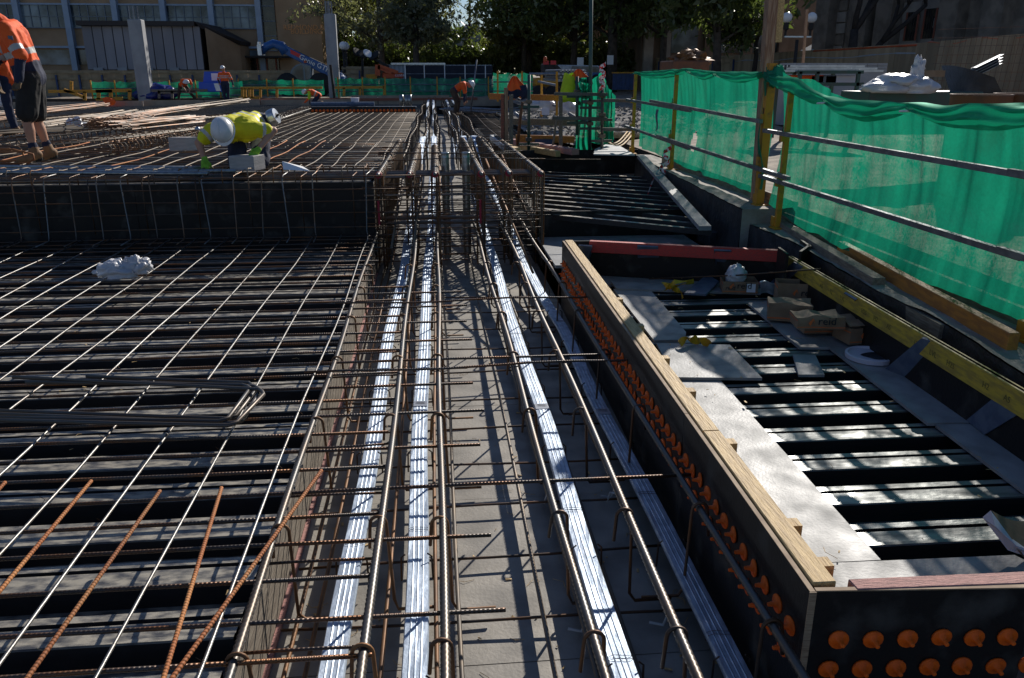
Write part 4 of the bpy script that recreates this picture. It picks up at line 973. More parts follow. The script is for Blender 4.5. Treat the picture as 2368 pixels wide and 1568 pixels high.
for (a, b, lab) in (((1192,227),(1220,233),'short pipe rail by the hanging jacket'),((1190,262),(1222,280),'short sloping pipe rail left of the green standard'),((1315,227),(1362,236),'bent pipe behind the tall standard, upper'),((1315,263),(1362,284),'bent pipe behind the tall standard, lower')):
    A, B = sp(*a, 14.1), sp(*b, 13.6); tag(MB().tube([A, A.lerp(B,.5)+Vector((0,0,-.03)), B], .03, 8).build('pipe_rail', 'tube_zinc', smooth=True), lab, 'pipe')
for (x0, x1, yt, yb, m, lab) in ((1158,1166,219,330,'timber_red','reddish upright timber, leftmost of three at the corner'),(1165,1174,203,333,'timber_v','tallest upright timber of the three at the corner'),(1177,1186,219,339,'timber_grey','grey upright timber, rightmost of the three'),(1292,1300,222,352,'timber_grey','lone grey upright timber under the dark ledgers')):
    t_, b_ = sp((x0+x1)/2, yt), sp((x0+x1)/2, yb); w_ = (x1-x0)/FPX*YS*1.0
    tag(MB().beam(b_, t_, w_, .045, (0,1,0)).build('timber_upright', m), lab, 'timber post')
tag(MB().tube([sp(1196,338), sp(1204,262), sp(1208,236)], .026, 8).build('steel_prop', 'prop_rust', smooth=True), 'rusty steel prop leaning beside the green standard', 'prop')
tag(MB().beam(sp(1276,350), sp(1287,272), .03, .05, (0,1,0)).build('timber_brace', 'timber_grey'), 'thin leaning timber brace left of the lone upright', 'timber')
for (a, b, h, m, lab) in (((1131,223),(1334,228),.10,'lvl_orange','long orange-brown timber beam at jacket height'),((1155,281),(1334,284),.11,'timber_grey','grey timber board behind the scaffold'),((1192,320),(1328,323),.12,'lvl_orange','low orange-brown board behind the scaffold foot')):
    A, B = sp(*a, 14.3), sp(*b, 14.3); tag(MB().beam(A, B, .045, h).build('timber_board', m), lab, 'board')
A, B = sp(1236,326,14.25), sp(1280,340,14.25); tag(MB().box(A.x, B.x, 14.2, 14.23, B.z, A.z+.03).build('steel_plate', 'post_blue'), 'small dark blue plate set in the low board', 'plate')
# timber sill pieces along the corner edge
for (a, b, z, w_, m, lab) in (((1186,327),(1330,352),GR+.05,.14,'lvl_pink','pale sunlit timber sill along the pit edge, rear'),((1200,340),(1290,356),GR+.02,.09,'timber_pale','pale sunlit timber sill along the pit edge, front'),((1139,318),(1175,345),GR+.20,.10,'white_ply','white-edged form box beside the trough, upper part'),((1152,332),(1195,350),GR+.12,.12,'timber_pale','white-edged form box beside the trough, lower part')):
    A, B = P(*a, z), P(*b, z); tag(MB().beam(A, B, w_, .09).build('timber_sill', m, bevel=.004), lab, 'timber')
# netting bundled on the scaffold
def hang(name, lab, pts_top, pts_bot, Y, m='net_green', amp=.10, seed=0):
    T_ = [sp(*p, Y) for p in pts_top]; B_ = [sp(*p, Y) for p in pts_bot]
    def at(q, t):
        t *= len(q)-1; i = min(int(t), len(q)-2); return q[i].lerp(q[i+1], t-i)
    mb = MB().sheet(lambda u, v: at(T_, u).lerp(at(B_, u), v)+Vector((.03*mnoise.noise(Vector((u*5, v*4, seed+3))), amp*math.sin(u*17+3*mnoise.noise(Vector((u*2, v*2, seed))))*(.4+v*.6)+.05*mnoise.noise(Vector((u*9, v*5, seed))), 0)), 44, 30)
    tag(mb.build(name, m, smooth=True), lab, 'safety net')
hang('draped_net', 'green net bundled round the tall scaffold standard', [(1338,180),(1362,180)], [(1326,352),(1366,356)], 13.75, seed=1)
hang('draped_net', 'green net hanging from the tall standard to the rightmost one', [(1364,188),(1390,168),(1395,180)], [(1362,330),(1395,335),(1409,325)], 13.8, seed=2)
hang('draped_net', 'pointed corner of green net blowing out right of the scaffold', [(1392,170),(1408,205),(1422,222)], [(1390,335),(1412,330),(1416,322)], 13.9, seed=5)
hang('draped_net', 'crumpled upper fold of green net beside the lime jacket', [(1337,187),(1350,192),(1363,193)], [(1335,222),(1350,230),(1364,228)], 13.5, 'net_double', seed=3)
tag(MB().sheet(lambda u, v: sp(1392,178,13.3)+Vector((.05*math.cos(u*16), .05*math.sin(u*16), .2-.42*u+.07*(v-.5))), 40, 2).build('barrier_tape', 'tape_red', smooth=True), 'red and white tape wound round the top of the rightmost standard', 'tape')
# jackets hung on the timber
def jacket(name, lab, cx, yt, yb, w_, Y, top, low, split, parts_low=None):
    t = thing(name, lab, 'jacket', sp(cx, yb, Y), 'hi-vis jackets hung on the scaffold')
    c0, c1 = sp(cx, yt, Y), sp(cx, yb, Y); H = c0.z-c1.z; W = w_/FPX*Y
    def fn(a0, a1, z0, z1, bulge, s):
        def f(u, v):
            a = a0+(a1-a0)*u; z = z0+(z1-z0)*v; r = W*.5*(.16+.95*min(1, (1-z)*1.7)**.8)*(1+.22*mnoise.noise(Vector((a*1.3, z*3, s))))
            return (c0.x+r*math.sin(a)*(1)+.04*s*(1-z), c0.y-.45*r*math.cos(a)+.02*math.sin(a*7+z*3), c1.z+H*z+.03*math.sin(a*5+s)*(1-z))
        return f
    MB().sheet(fn(-3.14, 3.14, 1, split, 0, 1), 36, 14).build('upper_panel', top, t, smooth=True)
    MB().sheet(fn(-3.14, 3.14, split, .12, 0, 1), 36, 14).build('lower_panel', low, t, smooth=True)
    MB().tube([(c0.x+W*.42, c0.y-.05, c1.z+H*.62), (c0.x+W*.52, c0.y-.06, c1.z+H*.3), (c0.x+W*.48, c0.y-.05, c1.z+H*.0)], [.07,.06,.05], 8).build('sleeve', low, t, smooth=True)
    return t, c0, c1
jacket('hanging_jacket', 'orange and navy jacket hung peaked over an upright timber', 1190, 176, 232, 42, 13.9, 'hi_orange', 'navy', .42)
t, c0, c1 = jacket('draped_jacket', 'orange and navy jacket draped over the scaffold top', 1338, 160, 208, 44, 13.9, 'hi_orange', 'navy', .5)
c = sp(1315, 190, 13.85)
vt = MB().sheet(lambda u, v: (c.x+.17*math.sin(u*6.28)*(.5+.5*v), c.y+.08*math.cos(u*6.28), c.z+.12-.42*v+.03*math.sin(u*12)), 24, 10).build('lime_vest', 'hi_lime', smooth=True); tag(vt, 'lime vest hanging under the draped orange jacket', 'vest')
# farther guard posts behind the corner
for (x, yt, yb, Y, lab) in ((1287,166,268,19,'yellow guard post behind the corner, right one'),(1252,168,270,20,'yellow guard post behind the corner, left one')):
    a, b = sp(x, yb, Y), sp(x, yt, Y); tag(MB().beam(a, b, .05, .05, (0,1,0)).build('guard_post', 'paint_yellow'), lab, 'post')
for (a, b, lab) in (((1225,171),(1287,171),'top zinc rail of the farther guard posts'),((1245,189),(1287,198),'upper sloping zinc rail behind the corner'),((1245,232),(1287,246),'lower sloping zinc rail behind the corner')):
    tag(MB().tube([sp(*a,20), sp(*b,19)], .03, 6).build('guard_rail', 'tube_zinc'), lab, 'rail')
# ============================================================ BACKGROUND
rs = random.Random(21)
# --- the long brick building on the left (front plane at Y = 66)
YB = 66.0
def bp_(x, y): return PY(x, y, YB)
bb = thing('brick_building', 'long brick building with pale blue mullions and window bands behind the left hoarding', 'building', (bp_(300, 165).x, YB, GR))
zt = 17.0
x0b, x1b = bp_(-700, 60).x, bp_(742, 60).x
MB().box(x0b, x1b-.02, YB+.4, YB+14, GR-.2, zt).build('wall', 'brick', bb)
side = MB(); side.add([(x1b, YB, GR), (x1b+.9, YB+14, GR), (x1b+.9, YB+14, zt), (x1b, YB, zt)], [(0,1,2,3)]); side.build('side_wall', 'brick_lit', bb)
MB().box(bp_(640,60).x, x1b, YB, YB+.4, GR-.2, zt).build('brick_pier', 'brick', bb)
zs = lambda y: bp_(400, y).z
ml = [-620,-510,-400,-290,-180,-68,44,159,270,381,491,600]
lev = [(zs(13), zs(65)), (zs(13)+3.55, zs(65)+3.55), (zs(13)+7.1, zs(65)+7.1)]
for i in range(len(ml)-1):
    xa, xb = bp_(ml[i], 60).x, bp_(ml[i+1], 60).x
    for (zt_, zb_) in lev:
        wd = MB().box(xa+.2, xb-.2, YB+.30, YB+.36, zb_, zt_).build('window', 'glass_dark', bb)
        fr = MB()
        for k in range(1, 5):
            xx = xa+.2+(xb-xa-.4)*k/5; fr.box(xx-.03, xx+.03, YB+.24, YB+.30, zb_, zt_)
        fr.box(xa+.2, xb-.2, YB+.23, YB+.30, (zb_+zt_)/2-.03, (zb_+zt_)/2+.02); fr.box(xa+.2, xb-.2, YB+.22, YB+.30, zb_-.05, zb_+.03)
        f_ = fr.build('frame', 'machine_grey', None, loc=WLOC[wd.name]); f_.parent = wd; f_.location = (0,0,0)
    MB().box(xa+.2, xb-.2, YB+.26, YB+.38, zs(150), zs(116)).build('ground_window', 'glass_dark', bb)
    MB().box(xa+.17, xb-.17, YB+.10, YB+.40, zs(112), zs(107)).build('white_band', 'mullion', bb)
    for (zt_, zb_) in lev: MB().box(xa+.17, xb-.17, YB+.15, YB+.40, zt_, zt_+.12).build('white_band', 'mullion', bb)
for x in ml:
    xx = bp_(x, 60).x; MB().box(xx-.2, xx+.2, YB-.15, YB+.42, GR-.2, zt).build('mullion', 'mullion', bb)
# the leafy stair window and door
sx0, sx1 = bp_(607, 60).x, bp_(636, 60).x
st = MB().box(sx0, sx1, YB+.30, YB+.37, zs(118), zt-2).build('stair_window', 'glass_leafy', bb)
for k in range(9):
    zz = zs(118)+k*1.05; f_ = MB().box(sx0, sx1, YB+.22, YB+.30, zz, zz+.07).build('bar', 'machine_grey', None, loc=WLOC[st.name]); f_.parent = st; f_.location = (0,0,0)
MB().box(bp_(535,60).x, bp_(672,60).x, YB-1.6, YB+.3, zs(134), zs(130)).build('entry_canopy', 'chimney_dark', bb)
MB().box(bp_(535,60).x, sx1, YB+.2, YB+.38, zs(165), zs(136)).build('entry_glass', 'glass_leafy', bb)
for k in range(5):
    xx = bp_(540+k*22,60).x; MB().box(xx, xx+.12, YB+.1, YB+.2, zs(165), zs(136)).build('door_frame', 'timber_red', bb)
text('lettering', 'REDMOND BARRY', .52, bp_(655, 69)+Vector((0,-.05,0)), (1,0,0), (0,0,1), 'letter_bronze', bb, .02)
text('lettering', 'BUILDING', .52, bp_(672, 78.5)+Vector((0,-.05,0)), (1,0,0), (0,0,1), 'letter_bronze', bb, .02)
# --- grey panelled shed in front
YS_ = 60.0
def s_(x, y): return PY(x, y, YS_)
sh = thing('panelled_shed', 'dark grey shed of tall upright panels with a dark fascia near the brick building', 'shed', s_(330, 160))
xs = [193,217,240,264,287,309,331,354,378,402,426,449,466]
for a_, b_ in zip(xs[:-1], xs[1:]):
    A, B = s_(a_, 100).x, s_(b_, 100).x; MB().box(A+.03, B-.03, YS_, YS_+.06, s_(a_,161).z, s_(a_,61).z).build('panel', 'shed_panel', sh)
xr = s_(466,100).x; xl = s_(193,100).x
MB().box(xl+.02, xr-.02, YS_+.08, YS_+7, GR-.1, s_(300,60).z).build('core', 'dark_trim', sh)
zA, zB = s_(450,61).z, s_(450,50).z
MB().box(s_(181,55).x, s_(452,55).x, YS_-.4, YS_+7.2, zA, zB).build('fascia', 'dark_trim', sh)
MB().hexa([(xr,YS_-.0,zA-.1),(s_(528,60).x,YS_+3.0,s_(528,100).z),(s_(528,60).x,YS_+7,s_(528,100).z),(xr-.6,YS_+7,zA-.1)], [(s_(452,55).x,YS_-.4,zB),(s_(530,60).x,YS_+2.6,s_(530,91).z),(s_(530,60).x,YS_+7.2,s_(530,91).z),(s_(452,55).x,YS_+7.2,zB)]).build('sloping_roof_edge', 'dark_trim', sh)
MB().hexa([(xr+.3,YS_+.1,GR),(s_(526,60).x,YS_+3.1,GR),(s_(526,60).x,YS_+7,GR),(xr,YS_+7,GR)], [(xr+.3,YS_+.1,zA-.1),(s_(526,60).x,YS_+3.1,s_(526,102).z),(s_(526,60).x,YS_+7,s_(526,102).z),(xr,YS_+7,zA-.1)]).build('brick_side', 'brick', sh)
for x in (230, 285, 345, 405): A = s_(x, 163); MB().box(A.x-.3, A.x+.3, YS_-.2, YS_+.05, A.z, A.z+.18).build('footing_block', 'column_concrete', sh)
# --- left hoarding
def hoarding(name, lab, a, b, z0, z1, n, cat='fence', post='post_blue', sidesgn=-1):
    t = thing(name, lab, cat, (Vector(a)+Vector(b))/2); a, b = Vector(a), Vector(b); d = (b-a)/n; nn = Vector((d.y, -d.x, 0)).normalized()*(1 if sidesgn < 0 else -1)
    if nn.y > 0: nn = -nn
    for k in range(n):
        A, B = a+d*k, a+d*(k+1)-d.normalized()*.012; of = nn*(.012*(k % 2))
        MB().hexa([A+of+Vector((0,0,z0)), B+of+Vector((0,0,z0)), B+of-nn*.02+Vector((0,0,z0)), A+of-nn*.02+Vector((0,0,z0))], [A+of+Vector((0,0,z1)), B+of+Vector((0,0,z1)), B+of-nn*.02+Vector((0,0,z1)), A+of-nn*.02+Vector((0,0,z1))]).build('ply_sheet', 'hoard_ply', t)
    for zz in (z1-.12, z1-.45, z0+.5):
        MB().beam(a+nn*.05+Vector((0,0,zz)), b+nn*.05+Vector((0,0,zz)), .05, .11).build('rail', 'hoard_rail', t)
    for k in range(0, n+1, 2):
        A = a+d*k+nn*.10; MB().beam(A+Vector((0,0,z0)), A+Vector((0,0,z1-.25)), .09, .09, (0,1,0)).build('blue_post', post, t)
    return t
def z0_(v, z=0): return Vector((v.x, v.y, z))
hoarding('site_hoarding', 'shaded timber hoarding running behind the green net on the left', z0_(PY(-250,165,50)), z0_(PY(700,165,50)), GR-.05, PY(400,163,50).z, 36)
hoarding('site_hoarding', 'stretch of timber hoarding right of the blue loader', z0_(PY(790,165,56)), z0_(PY(872,165,56)), GR-.05, PY(830,154,56).z, 4)
HB = [P(1252, 141, 3.15), P(1490, 135, 3.15), P(1700, 128, 3.15), P(2120, 100, 3.15), P(2500, 66, 3.15)]
LBL = ['sunlit timber hoarding behind the dark loader', 'timber hoarding with a blue gate in front, right of centre', 'timber hoarding behind the stacked steel', 'timber hoarding under the stone building, orange hose on top']
for k in range(4): hoarding('site_hoarding', LBL[k], z0_(HB[k]), z0_(HB[k+1]), GR-.1, 3.15, (8, 10, 14, 10)[k])
pts = [HB[2].lerp(HB[3], .55)+Vector((0,-.15,-.05))]+[HB[3].lerp(HB[4], t/10)+Vector((0,-.18,-.07+.06*math.sin(t*1.7))) for t in range(11)]
tag(MB().tube(pts, .045, 6).build('orange_conduit', 'machine_orange', smooth=True), 'orange conduit sagging along the hoarding top at right', 'conduit')
pts = [HB[2].lerp(HB[3], t/12)+Vector((0,-.15,-.38+.05*math.sin(t*1.3))) for t in range(13)]+[HB[3].lerp(HB[4], t/8)+Vector((0,-.20,-.33+.06*math.sin(t*2.1))) for t in range(9)]
tag(MB().tube(pts, .035, 6).build('grey_conduit', 'container_grey', smooth=True), 'grey conduit running just under the orange one', 'conduit')
# --- trees
def tree(name, lab, x, Y, ytop_h, wid, lm, n=9000, seed=0, trunk=.22, zbase=GR, low=.25, bark='bark', leaf=.13, dens=1.0):
    r = random.Random(seed); base = PY(x, 170, Y); bx = base.x; t = thing(name, lab, 'tree', (bx, Y, zbase))
    H = ytop_h; mb = MB(); ends = []
    lean = r.uniform(-.6,.6)
    tr = [Vector((bx, Y, zbase-.2)), Vector((bx+lean*.3, Y, zbase+H*.25)), Vector((bx+lean*.6, Y+.2, zbase+H*.5)), Vector((bx+lean, Y, zbase+H*.85))]
    mb.tube(tr, [trunk, trunk*.8, trunk*.55, trunk*.15], 8)
    for k in range(22):
        f = r.uniform(low, .7); p = tr[1].lerp(tr[2], min(1, max(0, (f-.25)/.25))) if f < .5 else tr[2].lerp(tr[3], (f-.5)/.35)
        a = r.uniform(0, 6.28); L = wid*.5*r.uniform(.5, 1)*(1.15-f*.6)
        q = p+Vector((math.cos(a)*L*.55, math.sin(a)*L*.55, L*.35)); e = p+Vector((math.cos(a)*L, math.sin(a)*L, L*r.uniform(.35,.75)))
        mb.tube([p, q, e], [trunk*.32, trunk*.18, .02], 5)
        for _ in range(3):
            e2 = e+Vector((r.uniform(-1,1), r.uniform(-1,1), r.uniform(-.4,.8)))*L*.35; mb.tube([q, e2], [trunk*.1, .012], 4); ends.append(e2)
        ends += [e, q]
    mb.build('trunk', bark, t, smooth=True)
    if n:
        lf = MB()
        cl = []
        for e in ends:
            for _ in range(5): cl.append((e+Vector((r.gauss(0,1), r.gauss(0,1), r.gauss(0,.7)))*wid*.075, r.uniform(.35, .95)*wid*.07))
        for _ in range(int(n*dens)):
            c, rad = cl[int(r.random()*len(cl))]; d = Vector((r.gauss(0,1), r.gauss(0,1), r.gauss(0,.8)))*rad*.75; p = c+d
            s = leaf*r.uniform(.6, 1.5); u = Vector((r.uniform(-1,1), r.uniform(-1,1), r.uniform(-1.4,.4))).normalized(); v = u.cross(Vector((r.uniform(-1,1), r.uniform(-1,1), r.uniform(-1,1)))).normalized()*s*.38; u = u*s
            o = len(lf.v); lf.v += [p-u, p+v, p+u, p-v]; lf.f.append((o, o+1, o+2, o+3)); lf.m.append(0)
        o = lf.build('crown', lm, t); struct(o, 'stuff')
    return t
T = [ (815, 74, 13, 11, 'leaf_olive', 'olive leafed tree just right of the brick building'),
      (885, 62, 13, 8.5, 'leaf_grey', 'large grey-green casuarina, widest of the trees behind the black screen'),
      (962, 60, 12.5, 4.2, 'leaf_grey', 'drooping grey-green tree left of the gap of bright sky'),
      (1068, 92, 4.6, 8, 'leaf_dark', 'distant dark tree low behind the sky gap'),
      (1212, 66, 11.5, 4.8, 'leaf_olive', 'olive tree with glinting leaves right of the sky gap'),
      (1225, 68, 12.5, 11, 'leaf_olive', 'olive gum tree with an upright trunk behind the green standard'),
      (1322, 62, 13.5, 12, 'leaf_dark', 'dark spreading tree above the hanging jackets'),
      (1415, 58, 14, 12, 'leaf_dark', 'dark tree with a leaning trunk behind the tall green pole'),
      (1530, 56, 14, 11, 'leaf_dark', 'very dark tree in front of the brown building'),
      (1660, 42, 10.5, 6.5, 'leaf_dark', 'dark tree with bright leaf tips left of the tall timber pole') ]
for k, (x, Y, h, w_, lm, lab) in enumerate(T):
    tree('leafy_tree', lab, x, Y, h, w_, lm, n=12000, seed=40+k, trunk=.26 if k != 7 else .4, low=.04 if k in (0,1,2,3,4,5) else .14, leaf=.20 if lm != 'leaf_grey' else .17)
for k, (x, Y, h, w_, lab) in enumerate([(810,70,3.4,6,'low shrubs right of the brick building corner'),(880,72,3.2,7,'low shrubs behind the boom lift'),(960,70,3.0,7,'low shrubs behind the container'),(1045,84,3.6,8,'low shrubs under the sky gap'),(1130,72,3.6,7,'low shrubs at the foot of the olive tree'),(1205,70,3.8,6,'low shrubs left of the brick house'),(1290,72,3.0,6,'low shrubs before the brick house'),(1390,70,3.2,6,'low shrubs behind the white van'),(1465,66,2.8,5,'low shrubs behind the blue gate')]):
    tree('shrub', lab, x, Y, h, w_, ('leaf_dark','leaf_olive')[k % 2], n=5000, seed=140+k, trunk=.08, low=.02, leaf=.22)
tree('thin_tree', 'slender bare-stemmed tree standing in the bright sky gap', 1083, 72, 14, 4, 'leaf_grey', n=500, seed=77, trunk=.16)
# bare trees before the stone building
def bare(name, lab, x, Y, seed, H=11, tr_=.28):
    r = random.Random(seed); b = PY(x, 100, Y); t = thing(name, lab, 'tree', (b.x, Y, GR)); mb = MB()
    def grow(p, d, L, rad, lv):
        pts = [p]; q = p
        for k in range(4): d = (d+Vector((r.uniform(-.22,.22), r.uniform(-.2,.2), r.uniform(-.05,.12)))).normalized(); q = q+d*L/4; pts.append(q)
        mb.tube(pts, [rad, rad*.9, rad*.8, rad*.72, rad*.62], 6 if lv < 2 else 4)
        if lv < 5:
            for _ in range(2 if lv else 3):
                nd = (d+Vector((r.uniform(-.9,.9), r.uniform(-.6,.6), r.uniform(-.2,.6)))).normalized(); grow(q, nd, L*r.uniform(.62,.85), rad*.62*r.uniform(.7,1), lv+1)
    grow(Vector((b.x, Y, GR)), Vector((.1, 0, 1)), H*.28, tr_, 0); mb.build('trunk_and_branches', 'bark_bare', t, smooth=True)
bare('bare_tree', 'bare tree with thick forked trunks right of the twin globe lamp', 1960, 40, 5, 12, .34)
bare('bare_tree', 'bare tree behind the white marquee tops', 1985, 43, 9, 11, .26)
bare('bare_tree', 'thin bare tree left of the twin globe lamp', 1745, 44, 13, 10, .18)
# --- buildings right of centre
def facade(name, lab, xa, xb, Y, z1, m, depth=10, cat='building'):
    A, B = PY(xa, 100, Y).x, PY(xb, 100, Y).x; t = thing(name, lab, cat, ((A+B)/2, Y, GR)); MB().box(A, B, Y, Y+depth, GR-.2, z1).build('wall', m, t); return t
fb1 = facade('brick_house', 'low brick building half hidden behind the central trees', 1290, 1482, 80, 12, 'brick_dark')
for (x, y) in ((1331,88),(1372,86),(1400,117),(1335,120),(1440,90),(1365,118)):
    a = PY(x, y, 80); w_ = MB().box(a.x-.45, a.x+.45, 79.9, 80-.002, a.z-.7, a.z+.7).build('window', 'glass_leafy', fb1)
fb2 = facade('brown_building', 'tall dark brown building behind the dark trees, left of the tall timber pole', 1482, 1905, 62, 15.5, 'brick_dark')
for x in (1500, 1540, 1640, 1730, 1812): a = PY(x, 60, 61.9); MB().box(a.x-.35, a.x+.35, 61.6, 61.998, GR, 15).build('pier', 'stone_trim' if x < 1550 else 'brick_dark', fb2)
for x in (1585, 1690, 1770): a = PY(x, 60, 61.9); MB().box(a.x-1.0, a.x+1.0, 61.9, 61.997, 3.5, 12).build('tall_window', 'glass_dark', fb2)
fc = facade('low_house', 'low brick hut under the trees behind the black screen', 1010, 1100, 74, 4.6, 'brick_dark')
a = PY(1010,100,74); b = PY(1110,100,74); MB().hexa([(a.x-1,73,4.3),(b.x,73,4.3),(b.x,80,4.3),(a.x-1,80,4.3)], [(a.x+1,75,5.6),(b.x,75,6.4),(b.x,80,6.4),(a.x+1,80,5.6)]).build('roof', 'container_grey', fc)
# stone building
SA, SB = PY(1895, 60, 50), PY(2620, 60, 33); sd = (SB-SA); sd.z = 0; L_ = sd.length; sd.normalize(); sn = Vector((sd.y, -sd.x, 0))
if sn.y > 0: sn = -sn
stb = thing('stone_building', 'dark sandstone building with buttresses and pale-framed windows at the upper right', 'building', (SA.x, SA.y, GR))
def sbox(s0, s1, o0, o1, z0, z1, nm, m, par=None):
    A = Vector((SA.x, SA.y, 0))+sd*s0; B = Vector((SA.x, SA.y, 0))+sd*s1
    ob = MB().hexa([A+sn*o1+Vector((0,0,z0)), B+sn*o1+Vector((0,0,z0)), B+sn*o0+Vector((0,0,z0)), A+sn*o0+Vector((0,0,z0))], [A+sn*o1+Vector((0,0,z1)), B+sn*o1+Vector((0,0,z1)), B+sn*o0+Vector((0,0,z1)), A+sn*o0+Vector((0,0,z1))]).build(nm, m, stb if par is None else None, loc=WLOC[par.name] if par is not None else None)
    if par is not None: ob.parent = par; ob.location = (0,0,0)
    return ob
sbox(0, L_, -8, 0, GR-.2, 13, 'wall', 'stone')
def sof(x, y):                             # distance along the facade at a reading
    r = ray(x, y); A = Vector((SA.x, SA.y)); # solve in plan
    det = r.x*(-sd.y)-(-sd.x)*r.y; t = (A.x*(-sd.y)-(-sd.x)*A.y)/det; s = (r.x*t-A.x)*sd.x+(r.y*t-A.y)*sd.y; return s, EYE+r.z*t
for xa, xb, yb, yt in ((2092,2118,95,30),(2133,2160,90,22)):
    s0, zb = sof(xa, yb); s1, _ = sof(xb, yb); _, zt_ = sof(xa, yt)
    sbox(s0-.35, s1+.35, 0, .06, zb-.4, zt_+.5, 'window_surround', 'stone_trim')
    wv = sbox(s0, s1, .061, .09, zb, zt_, 'window', 'glass_leafy')
    for k in range(5): ss = s0+(s1-s0)*(k+.5)/5; sbox(ss-.02, ss+.02, .09, .11, zb, zt_, 'bar', 'chimney_dark', wv)
    for ss in (s0, s1): sbox(ss-.05, ss+.05, .09, .13, zb, zt_, 'frame', 'timber_red', wv)
for xx in (1905, 1990, 2045, 2190, 2290):
    s0, _ = sof(xx, 60); sbox(s0, s0+1.1, .0, .8, GR, 9 if xx != 2290 else 13, 'buttress', 'stone'); sbox(s0-.05, s0+1.15, .0, .45, 9.001, 12, 'buttress_top', 'stone')
s0, _ = sof(1930, 60)
for k in range(10): sbox(s0+(k % 2)*.25-.1, s0+.9, .0, .10+.02*(k % 3), 1.8+k*.62, 1.8+k*.62+.55, 'quoin_stone', 'stone_trim' if k % 3 else 'stone')
s0, _ = sof(2070, 60)
for k in range(14): sbox(s0-.5+(k % 2)*.2, s0+.15, .0, .07+.015*(k % 3), 1.8+k*.5, 1.8+k*.5+.45, 'quoin_stone', 'stone_trim' if (k*7) % 3 else 'stone')
s0, _ = sof(2175, 60)
for k in range(14): sbox(s0-.4, s0+.3-(k % 2)*.2, .0, .07+.015*(k % 3), 1.8+k*.5, 1.8+k*.5+.45, 'quoin_stone', 'stone_trim' if (k*5) % 3 else 'stone')
# --- lamps
def lamp(name, lab, x, ytop, Y, twin, dx=0):
    a = PY(x, ytop, Y); t = thing(name, lab, 'lamp', (a.x, Y, GR)); zc = a.z
    r_ = .26 if Y > 45 else .22
    offs = [0] if not twin else [-dx, dx]
    MB().tube([(a.x, Y, GR), (a.x, Y, zc-(.35 if not twin else .9))], .075, 8).build('pole', 'chimney_dark', t, smooth=True)
    if twin: MB().beam((a.x-dx-.05, Y, zc-.78), (a.x+dx+.05, Y, zc-.78), .12, .06).build('cross_arm', 'steel_channel', t)
    for o_ in offs:
        MB().lathe((a.x+o_, Y, zc-.78 if twin else zc-.4), [(.05,0),(.05,.25),(.11,.3),(.12,.42),(.10,.56)] if twin else [(.05,0),(.11,.05),(.12,.16)], 10).build('collar', 'chimney_dark', t)
        MB().lathe((a.x+o_, Y, zc-r_), [(r_*math.sin(math.pi*k/12)+.001, r_-r_*math.cos(math.pi*k/12)) for k in range(13)], 18).build('globe', 'globe', t, smooth=True)
lamp('globe_lamp', 'lamp with a round white globe left of the black machinery', 793, 106, 56, False)
lamp('globe_lamp', 'second white globe lamp overlapping it just to the right', 799, 107, 59, False)
lamp('twin_globe_lamp', 'black lamp post with two white globes before the brown building', 1848, 41, 36, True, .56)
# marquee tops
for (x0, x1, yt, yb, lab) in ((1862,1925,104,118,'left and larger white marquee roof behind the hoarding'),(1920,1962,103,116,'right and smaller white marquee roof behind the hoarding')):
    a, b = PY(x0, yb, 50), PY(x1, yb, 50); m_ = (a+b)/2; zt_ = PY(x0, yt, 50).z+.3; w_ = (b.x-a.x)/2
    tag(MB().add([(a.x,50-w_,a.z),(b.x,50-w_,a.z),(b.x,50+w_,a.z),(a.x,50+w_,a.z),(m_.x,50,zt_),(a.x,50-w_,GR),(b.x,50-w_,GR)], [(0,1,4),(1,2,4),(2,3,4),(3,0,4),(5,6,1,0)]).build('marquee', 'white_ply'), lab, 'tent')
# --- concrete columns
def column(name, lab, xc, wpx, ytop, ybot, Y, zb, lean=0):
    a, b = PY(xc, ytop, Y), PY(xc, ybot, Y); w_ = wpx/FPX*Y*.5*.98
    t = thing(name, lab, 'column', (b.x, Y, zb), 'precast concrete columns'); MB().box(a.x-w_, a.x+w_, Y, Y+w_*1.7, zb, a.z).build('shaft', 'column_concrete', t, bevel=.03)
    for k in (-.55, -.3, 0, .3): MB().tube([(a.x+w_*k*1.1, Y+w_*(.4 if k in (-.55, 0) else 1.2), a.z-.1), (a.x+w_*k*1.1, Y+w_*(.4 if k in (-.55, 0) else 1.2), a.z+.62)], .045, 6).build('starter_bar', 'tube_zinc', t)
    return t
column('concrete_column', 'left concrete column with short steel bars out of its top', 309, 28, 45, 228, 43.6, GR-.3)
column('concrete_column', 'right concrete column in front of the blue loader', 761, 24, 32, 222, 45.5, GR-.3)
p = PY(773, 222, 44.9); tag(MB().beam((p.x, 44.9, GR), (p.x-.1, 44.9, PY(773,150,44.9).z), .12, .12, (0,1,0)).build('dark_post', 'chimney_dark'), 'thin dark post standing against the right concrete column', 'post')
